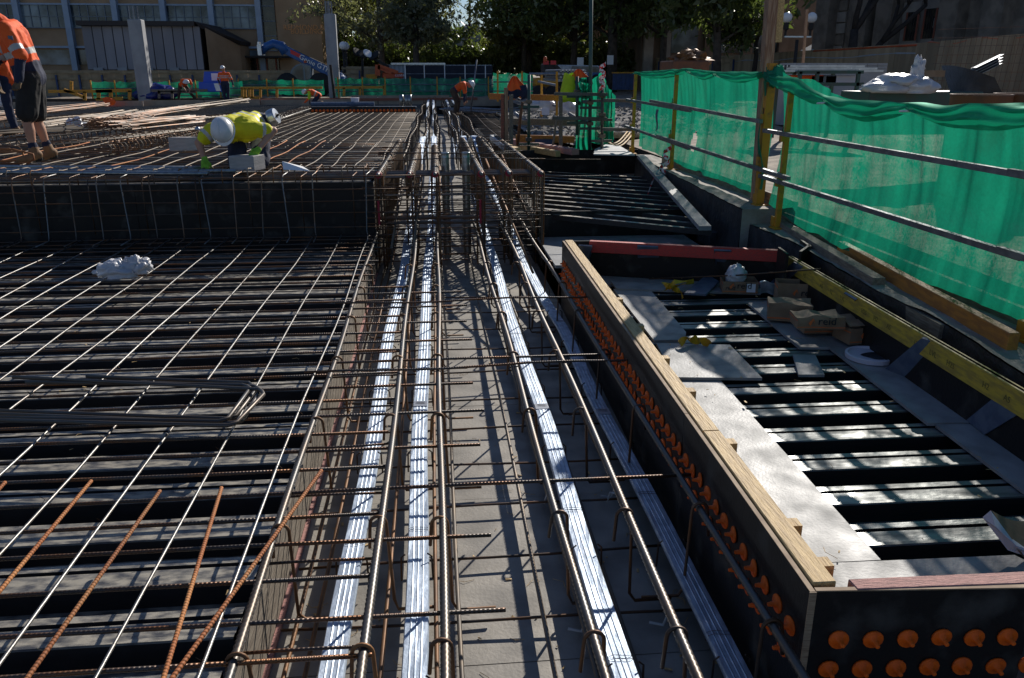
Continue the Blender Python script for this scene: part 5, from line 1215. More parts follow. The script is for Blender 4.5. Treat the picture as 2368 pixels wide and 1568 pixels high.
# --- far net fence and guard rails beyond the pit
YN = 44.6
def n_(x, y, Y=YN): return PY(x, y, Y)
def farnet(x0, x1, yt, yb, lab, m='net_far', Y=YN, seed=0):
    t = thing('far_safety_net', lab, 'safety net', n_((x0+x1)/2, yb, Y)); A, B = n_(x0, yt, Y), n_(x1, yt, Y); zb = n_(x0, yb, Y).z
    MB().sheet(lambda u, v: (A.x+(B.x-A.x)*u, Y+.10*math.sin(u*(x1-x0)*.13+seed)+.12*mnoise.noise(Vector((u*(x1-x0)*.06, v*2, seed))), A.z-.06*abs(math.sin(u*(x1-x0)*.09))+(zb-A.z)*v), int((x1-x0)/3)+4, 8).build('net_cloth', m, t, smooth=True)
    for zz in (.25, .62): MB().tube([(A.x, Y-.1, zb+(A.z-zb)*zz), (B.x, Y-.1, zb+(A.z-zb)*zz)], .025, 5).build('rail', 'tube_zinc', t)
    x = x0+10
    while x < x1-8:
        c = n_(x, yb, Y); MB().beam((c.x, Y-.12, zb-.15), (c.x, Y-.12, A.z+.05), .06, .06, (0,1,0)).build('upright', 'paint_yellow', t); x += rs.uniform(52, 68)
farnet(208, 560, 188, 232, 'sunlit green net along the far edge, left part between the columns', 'net_far', seed=1)
farnet(545, 748, 184, 218, 'green net in front of the blue loader', 'net_far', 46.2, seed=2)
farnet(774, 1172, 180, 222, 'dark shaded green net in front of the black screen fence', 'net_far', seed=4)
farnet(1140, 1232, 168, 225, 'short green net with sagging top left of the corner', 'net_far', 30, seed=7)
# yellow guard frames
def gframe(pts, lab, w_=.10, Y=43.3, m='paint_yellow'):
    t = thing('guard_rail', lab, 'guard rail', n_(*pts[0][0], Y))
    for (a, b) in pts: MB().beam(n_(*a, Y), n_(*b, Y), .08, w_).build('rail' if abs(a[1]-b[1]) < 10 else 'upright', m, t)
gframe([((112,212),(260,211)),((148,208),(196,226)),((165,208),(165,188)),((196,212),(196,232))], 'yellow guard frame at the far left edge', .14)
gframe([((222,211),(304,209)),((228,211),(228,230)),((256,210),(256,232)),((300,210),(300,231)),((222,231),(284,228))], 'orange and yellow guard frame left of the left column', .16)
gframe([((556,204),(745,203)),((552,227),(600,226))]+[((x,205),(x,226)) for x in (560,567,576,583,602,640)], 'timber guard frame with close yellow posts below the loader', .12)
gframe([((774,203),(888,202)),((795,203),(795,222)),((888,198),(888,222)),((832,203),(832,222))], 'timber guard rail right of the right column', .12)
gframe([((350,210),(480,209)),((368,210),(368,228)),((398,210),(398,228)),((365,214),(452,213))], 'grey timber trestle in front of the blue tarp', .12, 43.4, 'timber_grey')
a, b = n_(570, 228), n_(1100, 224); tag(MB().beam((a.x, 43.1, a.z-.05), (b.x, 43.1, b.z-.05), .3, .12).build('edge_timber', 'timber_red'), 'thin red-brown timber running along the tan edge boards', 'timber')
# blue tool chest
c = n_(490, 213, 43.4); tc = thing('tool_chest', 'bright blue site tool chest with its lid raised', 'tool chest', c)
MB().box(c.x-.62, c.x+.62, 43.4, 44.1, c.z, n_(490,190,43.4).z).build('body', 'box_blue', tc, bevel=.03)
z1 = n_(490,190,43.4).z; MB().poly([(c.x-.55,44.05,z1),(c.x+.6,44.05,z1),(c.x+.62,44.1,z1+.5),(c.x-.45,44.1,z1+.5)], .06, (0,1,0)).build('lid', 'box_blue', tc)
MB().box(c.x-.1, c.x+.3, 44.0, 44.045, z1+.06, z1+.42).build('notice', 'paper', tc)
# blue tarp heap
o = MB().blob(n_(362, 217, 44.2), 1.05, .6, .5, .35, 2, 2, 30, 16).build('tarp_heap', 'tarp_blue', smooth=True); tag(o, 'dark blue tarpaulin heap right of the left column', 'tarp')
# --- telehandler
YT = 49.0
def t_(x, y, Y=YT): return PY(x, y, Y)
te = thing('telehandler', 'blue telescopic loader with raised boom and rounded grey cab behind the right column', 'telehandler', (t_(700,205).x, YT, GR))
boomc = [t_(770,172), t_(655,119), t_(636,104)]
def bseg(a, b, w_, h0, h1, m, nm, Y0, Y1):
    d = (b-a); d.y = 0; d.normalize(); n = Vector((-d.z, 0, d.x))
    if n.z < 0: n = -n
    Q = [a-n*h0/2, b-n*h1/2, b+n*h1/2, a+n*h0/2]
    return MB().poly([Vector((q.x, Y0, q.z)) for q in Q], Y1-Y0, (0,1,0)).build(nm, m, te, bevel=.03)
bseg(t_(788,181), t_(652,112), .4, .52, .44, 'machine_blue', 'boom', YT, YT+.45)
bseg(t_(765,158), t_(640,99), .4, .10, .10, 'black_rubber', 'boom_hose_track', YT+.05, YT+.4)
pts = [t_(660,122), t_(648,106), t_(630,101), t_(614,108), t_(603,120)]
MB().tube([p+Vector((0,.2,0)) for p in pts], [.30,.28,.24,.22,.20], 8).build('boom_head', 'machine_blue', te, smooth=True)
MB().beam(t_(600,104)+Vector((0,.2,0)), t_(603,128)+Vector((0,.2,0)), .9, .22, (1,0,0)).build('fork_carriage', 'steel_channel', te)
MB().beam(t_(597,97)+Vector((0,.2,0)), t_(599,120)+Vector((0,.2,0)), .5, .10, (1,0,0)).build('fork', 'steel_channel', te)
text('lettering', 'Genie', .40, t_(690,135)+Vector((0,-.05,0)), t_(745,163)-t_(692,136), (0,0,1), 'print_white', te, .01)
text('lettering', 'GTH-4013', .40, t_(731,154.5)+Vector((0,-.05,0)), t_(770,175)-t_(718,149), (0,0,1), 'print_white', te, .01)
a = t_(672,124); MB().poly([a+Vector((-.0,-.03,0)), a+Vector((.55,-.03,-.27)), a+Vector((.55,-.03,-.05)), a+Vector((0,-.03,.22))], .01, (0,1,0)).build('sticker', 'sticker_red', te)
MB().box(t_(768,180).x, t_(795,180).x, YT-.1, YT+1.8, t_(780,195).z, t_(780,171).z).build('counterweight', 'machine_blue', te, bevel=.15)
MB().box(t_(655,190).x, t_(785,190).x, YT+.2, YT+1.9, t_(700,207).z, t_(700,192).z).build('chassis', 'machine_blue', te, bevel=.06)
cc = t_(697,180); cr_ = (t_(722,180).x-t_(672,180).x)/2
prof = [(cc.x+cr_, t_(700,186).z)]; zc0 = t_(700,176).z; R_ = cr_*1.0
cab = [Vector((cc.x+cr_, YT-.3, t_(700,205).z)), Vector((cc.x+cr_, YT-.3, t_(700,153).z)), Vector((cc.x+cr_*.3, YT-.3, t_(700,147).z))]
for k in range(9):
    a = math.pi*(.5+.5*k/8); cab.append(Vector((cc.x+cr_*.25+R_*1.2*math.cos(a), YT-.3, t_(700,176).z+(t_(700,147).z-t_(700,176).z)*math.sin(a))))
cab += [Vector((cc.x-cr_*.9, YT-.3, t_(700,195).z)), Vector((cc.x-cr_*.65, YT-.3, t_(700,205).z))]
MB().poly(cab, 1.0, (0,1,0)).build('cab_frame', 'machine_grey', te)
win = [Vector((c_.x, YT-.31, c_.z)) for c_ in (Vector((cc.x+cr_*.28,0,t_(700,186).z)), Vector((cc.x+cr_*.28,0,t_(700,152).z)))]
for k in range(7):
    a = math.pi*(.52+.45*k/6); win.append(Vector((cc.x+cr_*.2+R_*1.05*math.cos(a), YT-.31, t_(700,177).z+(t_(700,151).z-t_(700,177).z)*math.sin(a))))
win.append(Vector((cc.x-cr_*.85, YT-.31, t_(700,186).z)))
MB().poly(win, .02, (0,1,0)).build('door_glass', 'glass_dark', te)
MB().box(cc.x+cr_*.42, cc.x+cr_*.9, YT-.31, YT-.30, t_(700,186).z, t_(700,154).z).build('rear_glass', 'glass_dark', te)
for k, yy in enumerate((192, 196)): MB().box(cc.x-cr_*.3, cc.x+cr_*.2, YT-.33, YT-.30, t_(700,yy+1.6).z, t_(700,yy-1).z).build('sticker', 'sticker_red' if not k else 'print_white', te)
for x in (668, 742):
    c = t_(x, 203); MB().lathe((c.x, YT-.35, GR+.62), [(.25,0),(.62,.02),(.65,.08),(.65,.36),(.6,.42)], 22, (0,1,0)).build('wheel', 'black_rubber', te, smooth=True)
MB().lathe(t_(706,146)+Vector((0,0,0)), [(.09,0),(.09,.1),(.05,.16)], 8).build('beacon', 'machine_orange', te)
# --- red boom lift, light tower, container, black screen fence
YR = 52.0
def r_(x, y, Y=YR): return PY(x, y, Y)
rl = thing('boom_lift', 'red-orange boom lift with a white company sticker, left of the black screen', 'boom lift', r_(910,180))
MB().box(r_(884,180).x, r_(932,180).x, YR, YR+1.4, r_(900,182).z, r_(900,168).z).build('chassis', 'machine_orange', rl, bevel=.05)
MB().box(r_(912,180).x, r_(931,180).x, YR-.02, YR-.005, r_(900,179).z, r_(900,172).z).build('sticker', 'sticker_red', rl)
text('lettering', 'coates hire', .26, r_(913,177)+Vector((0,-.05,0)), (1,0,0), (0,0,1), 'print_white', rl, .005)
MB().beam(r_(874,152), r_(920,168), .3, .2).build('upper_arm', 'machine_orange', rl); MB().beam(r_(874,157), r_(905,170), .3, .14).build('lower_arm', 'machine_orange', rl)
MB().beam(r_(873,175), r_(873,150), .3, .3, (0,1,0)).build('mast', 'machine_orange', rl)
MB().box(r_(846,180).x, r_(871,180).x, YR, YR+1, r_(860,183).z, r_(860,172).z).build('yellow_tray', 'paint_yellow', rl)
lt = thing('light_tower', 'folded black floodlight tower with glinting heads behind the boom lift', 'light tower', r_(850,140))
MB().beam(r_(858,132), r_(900,155), .2, .14).build('mast', 'black_rubber', lt)
for k, (x, y) in enumerate(((825,122),(838,127),(850,125),(858,131),(868,128))):
    c = r_(x, y); MB().lathe(c, [(.12,-.18),(.3,.0),(.32,.06),(.28,.08)], 12, (rs.uniform(-.6,.6), -.5, .6)).build('flood_head', 'black_rubber' if k != 2 else 'globe', lt)
MB().beam(r_(838,132), r_(838,178), .14, .14, (0,1,0)).build('post', 'black_rubber', lt)
ct = thing('shipping_container', 'pale grey shipping container behind the black screen fence', 'container', r_(1000,180,58))
A, B = r_(893,180,58).x, r_(1135,180,58).x; zt_ = r_(1000,150,58).z
prof = []; x = A; k = 0
while x < B: prof += [(x, 58.0), (x+.07, 58.04), (x+.14, 58.04), (x+.21, 58.0)]; x += .28
mb = MB()
for (px, py_) in prof: mb.v += [Vector((px, py_, GR)), Vector((px, py_, zt_))]
for k in range(len(prof)-1): mb.f.append((2*k, 2*k+2, 2*k+3, 2*k+1)); mb.m.append(0)
mb.build('side', 'container_grey', ct); MB().box(A, B, 58.06, 60.4, GR, zt_-.01).build('core', 'container_grey', ct)
MB().box(r_(905,180,58).x, r_(1030,180,58).x, 57.8, 57.95, zt_+.0, zt_+.12).build('roof_rail', 'steel_channel', ct)
sf = thing('screen_fence', 'black shade cloth fence panels on white posts in front of the container', 'fence', r_(1040,182,50))
xs = [937,981,1028,1075,1122,1140]; Yf = 50
for a_, b_ in zip(xs[:-1], xs[1:]):
    A, B = r_(a_,170,Yf).x, r_(b_,170,Yf).x
    for (yt, yb) in ((152,170.5),(171.5,183)): MB().box(A+.03, B-.03, Yf, Yf+.02, r_(a_,yb,Yf).z, r_(a_,yt,Yf).z).build('screen_panel', 'screen_black', sf)
for x in xs[:-1]: A = r_(x,170,Yf).x; MB().tube([(A, Yf-.04, GR), (A, Yf-.04, r_(x,150,Yf).z)], .03, 6).build('post', 'print_white', sf)
# dark skid loader and van
sk = thing('skid_loader', 'dark loader with an orange beacon and red tail lights before the sunlit hoarding', 'loader', r_(1265,195,36))
Yk = 36
MB().box(r_(1258,150,Yk).x, r_(1286,150,Yk).x, Yk, Yk+1.2, r_(1270,180,Yk).z, r_(1270,147,Yk).z).build('cab', 'chimney_dark', sk, bevel=.04)
MB().box(r_(1236,150,Yk).x, r_(1288,150,Yk).x, Yk-.2, Yk+1.3, r_(1270,200,Yk).z, r_(1270,180,Yk).z).build('body', 'paint_yellow', sk, bevel=.08)
MB().beam(r_(1240,172,Yk), r_(1304,168,Yk), .2, .16).build('arm', 'chimney_dark', sk)
MB().beam(r_(1284,152,Yk), r_(1296,165,Yk), .2, .14).build('arm', 'chimney_dark', sk)
for x in (1262,1279): c = r_(x,145,Yk); MB().box(c.x-.12, c.x+.12, Yk-.03, Yk, c.z-.08, c.z+.08).build('tail_light', 'sticker_red', sk)
for x in (1245,1278): c = r_(x,200,Yk); MB().lathe((c.x, Yk-.35, GR+.38), [(.1,0),(.36,.02),(.38,.25),(.3,.3)], 16, (0,1,0)).build('wheel', 'black_rubber', sk)
MB().lathe(r_(1260,143,Yk), [(.07,0),(.08,.12),(.05,.2),(.02,.22)], 8).build('beacon', 'machine_orange', sk)
vn = thing('van', 'white and blue van half hidden behind the draped jacket', 'van', r_(1330,190,50))
Yv = 50
body = [r_(x,y,Yv) for x,y in ((1280,185),(1400,185),(1398,168),(1385,152),(1290,150),(1284,160))]
MB().poly(body, 1.8, (0,1,0)).build('body', 'white_ply', vn, bevel=.05)
MB().poly([r_(x,y,Yv)+Vector((0,-.02,0)) for x,y in ((1318,166),(1394,168),(1382,154),(1322,153))], .02, (0,1,0)).build('window', 'glass_dark', vn)
MB().poly([r_(x,y,Yv)+Vector((0,-.03,0)) for x,y in ((1318,185),(1400,185),(1398,168.5),(1318,166.5))], .02, (0,1,0)).build('blue_side', 'machine_blue', vn)
for x in (1300,1378): c = r_(x,186,Yv); MB().lathe((c.x, Yv-.1, c.z), [(.1,0),(.34,.01),(.36,.2)], 16, (0,1,0)).build('wheel', 'black_rubber', vn)
# blue gate, signs
gt = thing('blue_gate', 'dark blue steel gate leaning in front of the hoarding', 'gate', r_(1440,205,48))
for k in range(5):
    A, B = r_(1417+k*10,170,48), r_(1426.5+k*10,170,48); MB().box(A.x, B.x, 48, 48.05, r_(1417,208,48).z, r_(1417,170,48).z).build('panel', 'post_blue', gt)
MB().box(r_(1414,170,48).x, r_(1472,170,48).x, 47.9, 47.98, r_(1417,170,48).z, r_(1417,167,48).z).build('top_rail', 'paint_yellow', gt)
for (x, y, s, lab) in ((1342-1,144,.0,'small white notice on the sunlit hoarding'),(1410,139,.0,'white notice with a blue mark on the hoarding above the gate')):
    c = PY(x, y, 57); tag(MB().box(c.x-.22, c.x+.22, 56.9, 56.93, c.z-.3, c.z+.3).build('notice', 'paper'), lab, 'sign')
# stillage with steel channels at the right
YC = 15.0
def c_(x, y, Y=YC): return PY(x, y, Y)
rk = thing('steel_rack', 'dark steel rack standing under the bundles of zinc channels', 'rack', c_(1930,190))
for x in (1850, 1890, 1985):
    for yy in (0, 1.0): a = c_(x,166); MB().beam((a.x, YC+yy, GR), (a.x, YC+yy, a.z), .06, .06, (0,1,0)).build('leg', 'scaff_green', rk)
for yy in (0, 1.0):
    for y in (167, 195): a, b = c_(1845,y), c_(1995,y); MB().beam((a.x, YC+yy, a.z), (b.x, YC+yy, b.z), .06, .06).build('rail', 'scaff_green', rk)
ch = thing('channel_bundle', 'bundle of shiny zinc steel channels stacked on the dark rack', 'steel channels', c_(1940,163))
for row in range(3):
    for k in range(6):
        y_ = YC+.1+k*.15; z_ = c_(1940,168).z+.01+row*.042
        a = Vector((c_(1812+row*8,160).x, y_, z_)); b = Vector((c_((2050,2035,2005)[row]+k*3,160).x, y_+.06, z_))
        mb = MB(); hw = .055
        mb.add([a+Vector((0,-hw,0)), b+Vector((0,-hw,0)), b+Vector((0,-hw,.036)), a+Vector((0,-hw,.036)), a+Vector((0,hw,.036)), b+Vector((0,hw,.036)), b+Vector((0,hw,0)), a+Vector((0,hw,0)), b+Vector((0,-hw+.01,0)), b+Vector((0,-hw+.01,.045)), b+Vector((0,hw-.01,.045)), b+Vector((0,hw-.01,0))],
               [(0,1,2,3),(3,2,5,4),(4,5,6,7)]); mb.build('channel', 'steel_channel', ch)
for (x, y, w_, m, lab) in ((1880,181,.30,'hi_orange','pinkish carton on the lower shelf of the rack'),(1958,181,.34,'carton_white','white carton on the lower shelf of the rack'),(1915,182,.26,'machine_grey','grey machine on the lower shelf of the rack')):
    c = c_(x, 194); tag(MB().box(c.x-w_, c.x+w_, YC+.2, YC+.8, c.z, c_(x,174).z).build('shelf_box', m, bevel=.02), lab, 'box')
# concrete blocks pallet behind
c = PY(1935,160,20); bl = thing('block_stack', 'stack of grey blocks behind the zinc channels', 'block stack', c)
for r0 in range(3):
    for k in range(10): MB().box(c.x-1.3+k*.26, c.x-1.3+k*.26+.25, 20, 20.4, c.z-.06+r0*.07, c.z+r0*.07).build('block', 'column_concrete', bl)
MB().box(c.x-1.3, c.x+1.3, 20.02, 20.9, GR, c.z-.07).build('pallet_load', 'column_concrete', bl)
# white sacks, carton, black boards, bins
YW = 9.6
def w_(x, y, Y=YW): return PY(x, y, Y)
for (x, y, rx, rz, lab, sd) in ((2040,205,.26,.10,'white sack wrapped in film, lower left of the heap',1),(2075,188,.24,.09,'white sack wrapped in film, on top of the heap',2),(2110,203,.27,.13,'white sack with crinkled clear film, right of the heap',3)):
    c = w_(x, y); tag(MB().blob(c, rx, .26, rz, .25, 2.2, sd, 30, 16).build('wrapped_sack', 'plastic_white', smooth=True), lab, 'sack', 'white sacks on the stillage')
o = MB().blob(w_(2122,165), .075, .06, .13, .6, 3, 8, 24, 16, False).build('plastic_tuft', 'plastic_white', smooth=True); tag(o, 'tuft of clear plastic sticking up from the white sacks', 'plastic wrap')
c = w_(2158,178); tag(MB().box(c.x-.13, c.x+.14, YW, YW+.3, c.z, w_(2158,163).z).build('small_carton', 'cardboard'), 'small brown carton on the sacks beside the black board', 'carton')
tag(MB().sheet(lambda u, v: w_(2176,152).lerp(w_(2325,180), u).lerp(w_(2195,212).lerp(w_(2345,222), u), v)+Vector((0, .25*math.sin(u*2.2), .05*math.sin(u*3.1)*(1-v))), 20, 6).build('bent_board', 'bitumen'), 'big bent black board leaning at the right of the sacks', 'board')
c = w_(2090, 222); tag(MB().box(c.x-.5, w_(2260,222).x, YW-.1, YW+.6, c.z-.45, w_(2100,212).z).build('green_stillage', 'scaff_green', bevel=.01), 'dark green steel stillage under the sacks', 'stillage')
a, b = w_(2298,178), w_(2345,150); zc = thing('zinc_channels', 'pair of zinc channels sticking up behind the bent board', 'steel channels', a)
for k in range(4): MB().beam(a+Vector((0,.4,.035*k)), b+Vector((.1,.4,.02+.035*k)), .08, .006).build('flange', 'tube_zinc', zc)
MB().beam(a+Vector((0,.44,.05)), b+Vector((.1,.44,.07)), .006, .11).build('web', 'tube_zinc', zc)
for (x, yy, lab) in ((2270,218,'rusty round bin rim peeping over the net, left one'),(2372,216,'round bin rim at the right border')):
    c = w_(x, yy, 7.6); tag(MB().lathe((c.x, 7.6, GR), [(.26,0),(.27,c.z-GR-.02),(.28,c.z-GR),(.25,c.z-GR),(.25,c.z-GR-.1)], 24).build('steel_bin', 'prop_rust', smooth=True), lab, 'bin')
# mesh panel in front of hoarding, right
mp = MB(); A, B = PY(2170, 60, 21), PY(2460, 55, 19); zl = GR
for k in range(24):
    p = A.lerp(B, k/23); mp.tube([(p.x, p.y, zl), (p.x+.12, p.y, PY(2250,92,20).z+.1)], .006, 3, False)
for k in range(12): zz = zl+.21*k; mp.tube([(A.x, A.y, zz), (B.x, B.y, zz)], .006, 3, False)
mo = mp.build('mesh_panel', 'bar_dark'); tag(mo, 'rusty steel mesh panel leaning before the hoarding at the right', 'mesh panel')
# tall thin timber and camera post near the marquee
a = PY(1960+0, 60, 30)
tag(MB().beam((PY(1275*1,60,30).x*0+PY(1272,60,30).x, 30, GR), (PY(1275,60,30).x, 30, 1.0), .05, .05, (0,1,0)).build('short_peg', 'timber_pale'), 'short timber peg on the ground behind the corner', 'peg')
tag(MB().beam((PY(1862,130,22).x, 22, GR), (PY(1866,20,22).x, 22, PY(1866,22,22).z), .06, .06, (0,1,0)).build('timber_stake', 'timber_v'), 'thin brown timber stake rising in front of the twin globe lamp', 'stake')
sp2 = thing('spoil_skip', 'rust brown load of scrap on a skip behind the far green net', 'skip', PY(1590,150,24))
MB().box(PY(1555,150,24).x, PY(1640,150,24).x, 24, 25.4, GR, PY(1590,140,24).z).build('skip', 'prop_rust', sp2, bevel=.03)
MB().blob(PY(1597,140,24.6), .55, .5, .28, .5, 3, 5, 24, 14).build('scrap', 'hoop_rust', sp2)
# tube stacks behind the jackets
ts = thing('tube_stack', 'stack of zinc scaffold tubes seen end-on behind the lime vest', 'tube stack', PY(1300,185,22))
for r0 in range(4):
    for k in range(9-(r0 % 2)):
        c = PY(1293,186,22); MB().tube([(c.x+k*.09+.045*(r0 % 2), 22, c.z+r0*.08), (c.x+k*.09+.045*(r0 % 2), 25, c.z+r0*.08)], .038, 8).build('tube', 'tube_zinc', ts)
# ============================================================ PEOPLE
def capsule(mb, a, b, ra, rb, n=12, fx=1.0):
    a, b = Vector(a), Vector(b); d = b-a; L = d.length
    if L < 1e-5: d = Vector((0,0,1)); L = 1e-5
    d = d/L; pts = []; rr = []
    for k in range(5): t = math.pi/2*(k/5); pts.append(a-d*ra*math.cos(t)); rr.append(max(.001, ra*math.sin(t)))
    pts.append(a); rr.append(ra); pts.append(b); rr.append(rb)
    for k in range(4, -1, -1): t = math.pi/2*(k/5); pts.append(b+d*rb*math.cos(t)); rr.append(max(.001, rb*math.sin(t)))
    mb.tube(pts, rr, n)
def person(label, origin, u, J, C, voxel=.011, stripes=(), face_dir=None, helmet='helmet', helmet_up=None, grip=None, group=None, bulk=1.0, fold=.006):
    """J: joints as (right, away, up) metres from the origin; u: unit vector to the right in plan; C: cloth materials"""
    u = Vector(u).normalized(); wv = Vector((-u.y, u.x, 0)); O = Vector(origin)
    W = {k: O+u*v[0]+wv*v[1]+Vector((0,0,v[2])) for k, v in J.items()}
    t = thing('person', label, 'person', O, group)
    segs = []                              # a, b, ra, rb, material
    def S(a, b, ra, rb, m):
        if m in (C['shirt'], C.get('shirt_low'), C.get('sleeve'), C.get('fore'), C['pants']) and m not in ('skin',): ra, rb = ra*bulk, rb*bulk
        A, B = (W[a] if isinstance(a, str) else a), (W[b] if isinstance(b, str) else b); segs.append((A, B, ra, rb, m))
    hl, hr, sl_, sr = W['hipL'], W['hipR'], W['shL'], W['shR']
    mid_h, mid_s = (hl+hr)/2, (sl_+sr)/2; ax = (hr-hl).normalized(); bx_ = (sr-sl_).normalized()
    S(hl, hr, .115, .115, C['pants'])
    wst = mid_h.lerp(mid_s, .30)
    for sgn in (-1, 1):
        S(mid_h+ax*.06*sgn, wst+ax*.065*sgn, .125, .12, C['shirt_low'])
        S(wst+ax*.065*sgn, mid_s+bx_*.085*sgn-(mid_s-mid_h).normalized()*.10, .12, .125, C['shirt'])
    S(sl_, sr, .078, .078, C['shirt'])
    nk = W['neck']; hd_ = W['head']
    S(mid_s, nk, .065, .055, C['shirt']); S(nk, nk.lerp(hd_, .5), .052, .055, 'skin')
    up = (hd_-nk).normalized(); fd = Vector(face_dir) if face_dir else u; fd = (u*fd[0]+wv*fd[1]+Vector((0,0,fd[2]))); fd = (fd-up*fd.dot(up)).normalized(); sd = fd.cross(up)
    S(hd_-up*.015, hd_+up*.03+fd*.005, .083, .088, 'skin'); S(hd_-up*.07+fd*.035, hd_-up*.02+fd*.045, .045, .06, 'skin')     # skull and jaw
    S(hd_+fd*.088+up*.01, hd_+fd*.105-up*.02, .010, .014, 'skin')                                                   # nose
    S(hd_+fd*.085-up*.052-sd*.018, hd_+fd*.085-up*.052+sd*.018, .008, .008, 'skin')                              # lips
    for sgn in (-1, 1):
        S(hd_+sd*.084*sgn-up*.02, hd_+sd*.088*sgn+up*.012, .013, .016, 'skin')                                     # ears
        S(hd_+fd*.078+sd*.02*sgn+up*.028, hd_+fd*.078+sd*.045*sgn+up*.028, .012, .012, 'skin')                        # brows
    for s in ('L', 'R'):
        sh_, el, wr = W['sh'+s], W['el'+s], W['wr'+s]; m1 = C.get('sleeve', C['shirt']); m2 = C.get('fore', 'skin')
        cut = C.get('cut', .5)
        if C.get('short'):
            S(sh_, sh_.lerp(el, cut), .078, .070, C['shirt']); S(sh_.lerp(el, cut), el, .048, .043, 'skin')
        else:
            S(sh_, el, .075, .062, m1)
        S(el, wr, .052 if m2 != 'skin' else .043, .040 if m2 != 'skin' else .028, m2)
        # hand: palm, four fingers, thumb
        hv = (W['ha'+s]-wr); hv = hv.normalized(); gm = C.get('glove', 'skin')
        side_ = hv.cross(Vector((0,0,1)));
        if side_.length < .2: side_ = u.copy()
        if 'pal'+s in W: side_ = (W['pal'+s]-wr).normalized()
        side_ = (side_-hv*side_.dot(hv)).normalized(); nrm = side_.cross(hv)
        if C.get('curl'+s, 1) < 0: nrm = -nrm
        g = 1.15 if gm != 'skin' else 1.0
        S(wr, wr+hv*.03, .030*g, .030*g, gm)
        for k in (-1.5, -.5, .5, 1.5):
            b0 = wr+hv*.085+side_*.019*k; S(wr+hv*.03+side_*.012*k, b0, .019*g, .014*g, gm)
            Lf = .042 if abs(k) < 1 else .034; c1 = C.get('bend', .5)
            d1 = (hv*math.cos(c1)+nrm*math.sin(c1)); d2 = (hv*math.cos(c1*2.1)+nrm*math.sin(c1*2.1))
            b1 = b0+d1*Lf+side_*.004*k; S(b0, b1, .0115*g, .0105*g, gm); S(b1, b1+d2*Lf*.8, .0105*g, .009*g, gm)
        tb_ = wr+hv*.03+side_*.028; t1 = tb_+(hv*.6+side_*.6+nrm*.45).normalized()*.042; S(tb_, t1, .014*g, .012*g, gm); S(t1, t1+(hv*.85+nrm*.5).normalized()*.032, .012*g, .010*g, gm)
    for s in ('L', 'R'):
        h_, kn, an, to = W['hip'+s], W['kn'+s], W['an'+s], W['to'+s]
        if C.get('shorts'):
            S(h_, h_.lerp(kn, .50), .115, .105, C['pants']); S(h_.lerp(kn, .50), h_.lerp(kn, .86), .105, .10, C['pants'])
            S(h_.lerp(kn, .8), kn, .066, .056, 'skin'); cm = kn.lerp(an, .33); S(kn, cm, .053, .060, 'skin'); S(cm, kn.lerp(an, .72), .060, .038, 'skin')
            S(kn.lerp(an, .74), kn.lerp(an, .82), .043, .046, 'navy'); S(kn.lerp(an, .84), an, .058, .060, 'boot')
        else:
            S(h_, kn, .108, .078, C['pants']); S(kn, kn.lerp(an, .88), .074, .062, C['pants']); S(kn.lerp(an, .88), an, .055, .055, 'boot')
        fv = (to-an); ft = Vector((fv.x, fv.y, fv.z)).normalized()
        S(an-Vector((0,0,.01))-ft*.035, an+ft*.04-Vector((0,0,.02)), .052, .050, 'boot'); S(an+ft*.05-Vector((0,0,.025)), to-Vector((0,0,.0)), .050, .042, 'boot')
        S(an-ft*.05-Vector((0,0,.062)), to-Vector((0,0,.035))+ft*.005, .030, .028, 'sole')
    mb = MB()
    for (a, b, ra, rb, m) in segs: capsule(mb, a, b, ra, rb)
    me = bpy.data.meshes.new('tmp'); me.from_pydata([v-O for v in mb.v], [], mb.f); me.update()
    ob = bpy.data.objects.new('tmp', me); COL.objects.link(ob)
    rm = ob.modifiers.new('r', 'REMESH'); rm.mode = 'VOXEL'; rm.voxel_size = voxel
    sm_ = ob.modifiers.new('s', 'SMOOTH'); sm_.factor = .5; sm_.iterations = 3
    dg = bpy.context.evaluated_depsgraph_get(); nm = bpy.data.meshes.new_from_object(ob.evaluated_get(dg)); bpy.data.objects.remove(ob)
    names = []
    def mi(m):
        if m not in names: names.append(m)
        return names.index(m)
    sg = [(a-O, b-O, ra, rb, mi(m), m) for (a, b, ra, rb, m) in segs]
    sp_ = [(Vector(q[0])if not isinstance(q[0], str) else W[q[0]], q[1], q[2], mi(q[3])) for q in ()]
    strip = []
    for (a, b, t0, t1, m) in stripes:
        A = W[a] if isinstance(a, str) else O+u*a[0]+wv*a[1]+Vector((0,0,a[2])); B = W[b] if isinstance(b, str) else O+u*b[0]+wv*b[1]+Vector((0,0,b[2]))
        strip.append((A-O, B-O, t0, t1, mi(m), (A-B).length))
    nm.materials.clear()
    idx = []; cloth = set(C[k] for k in C if isinstance(C[k], str))
    # folds on cloth
    co = np.empty(len(nm.vertices)*3); nm.vertices.foreach_get('co', co); co = co.reshape(-1, 3)
    best = np.full(len(co), 9.0); bi = np.zeros(len(co), int)
    for q, (a, b, ra, rb, k, m) in enumerate(sg):
        A_, ab = np.array(a), np.array(b-a); tt = np.clip(((co-A_) @ ab)/max(ab @ ab, 1e-9), 0, 1)
        dd = np.linalg.norm(co-A_-tt[:, None]*ab, axis=1)-(ra+(rb-ra)*tt); w_ = dd < best; best[w_] = dd[w_]; bi[w_] = q
    vm = [(sg[q][4], sg[q][5]) for q in bi]
    no = np.empty(len(nm.vertices)*3); nm.vertices.foreach_get('normal', no); no = no.reshape(-1, 3)
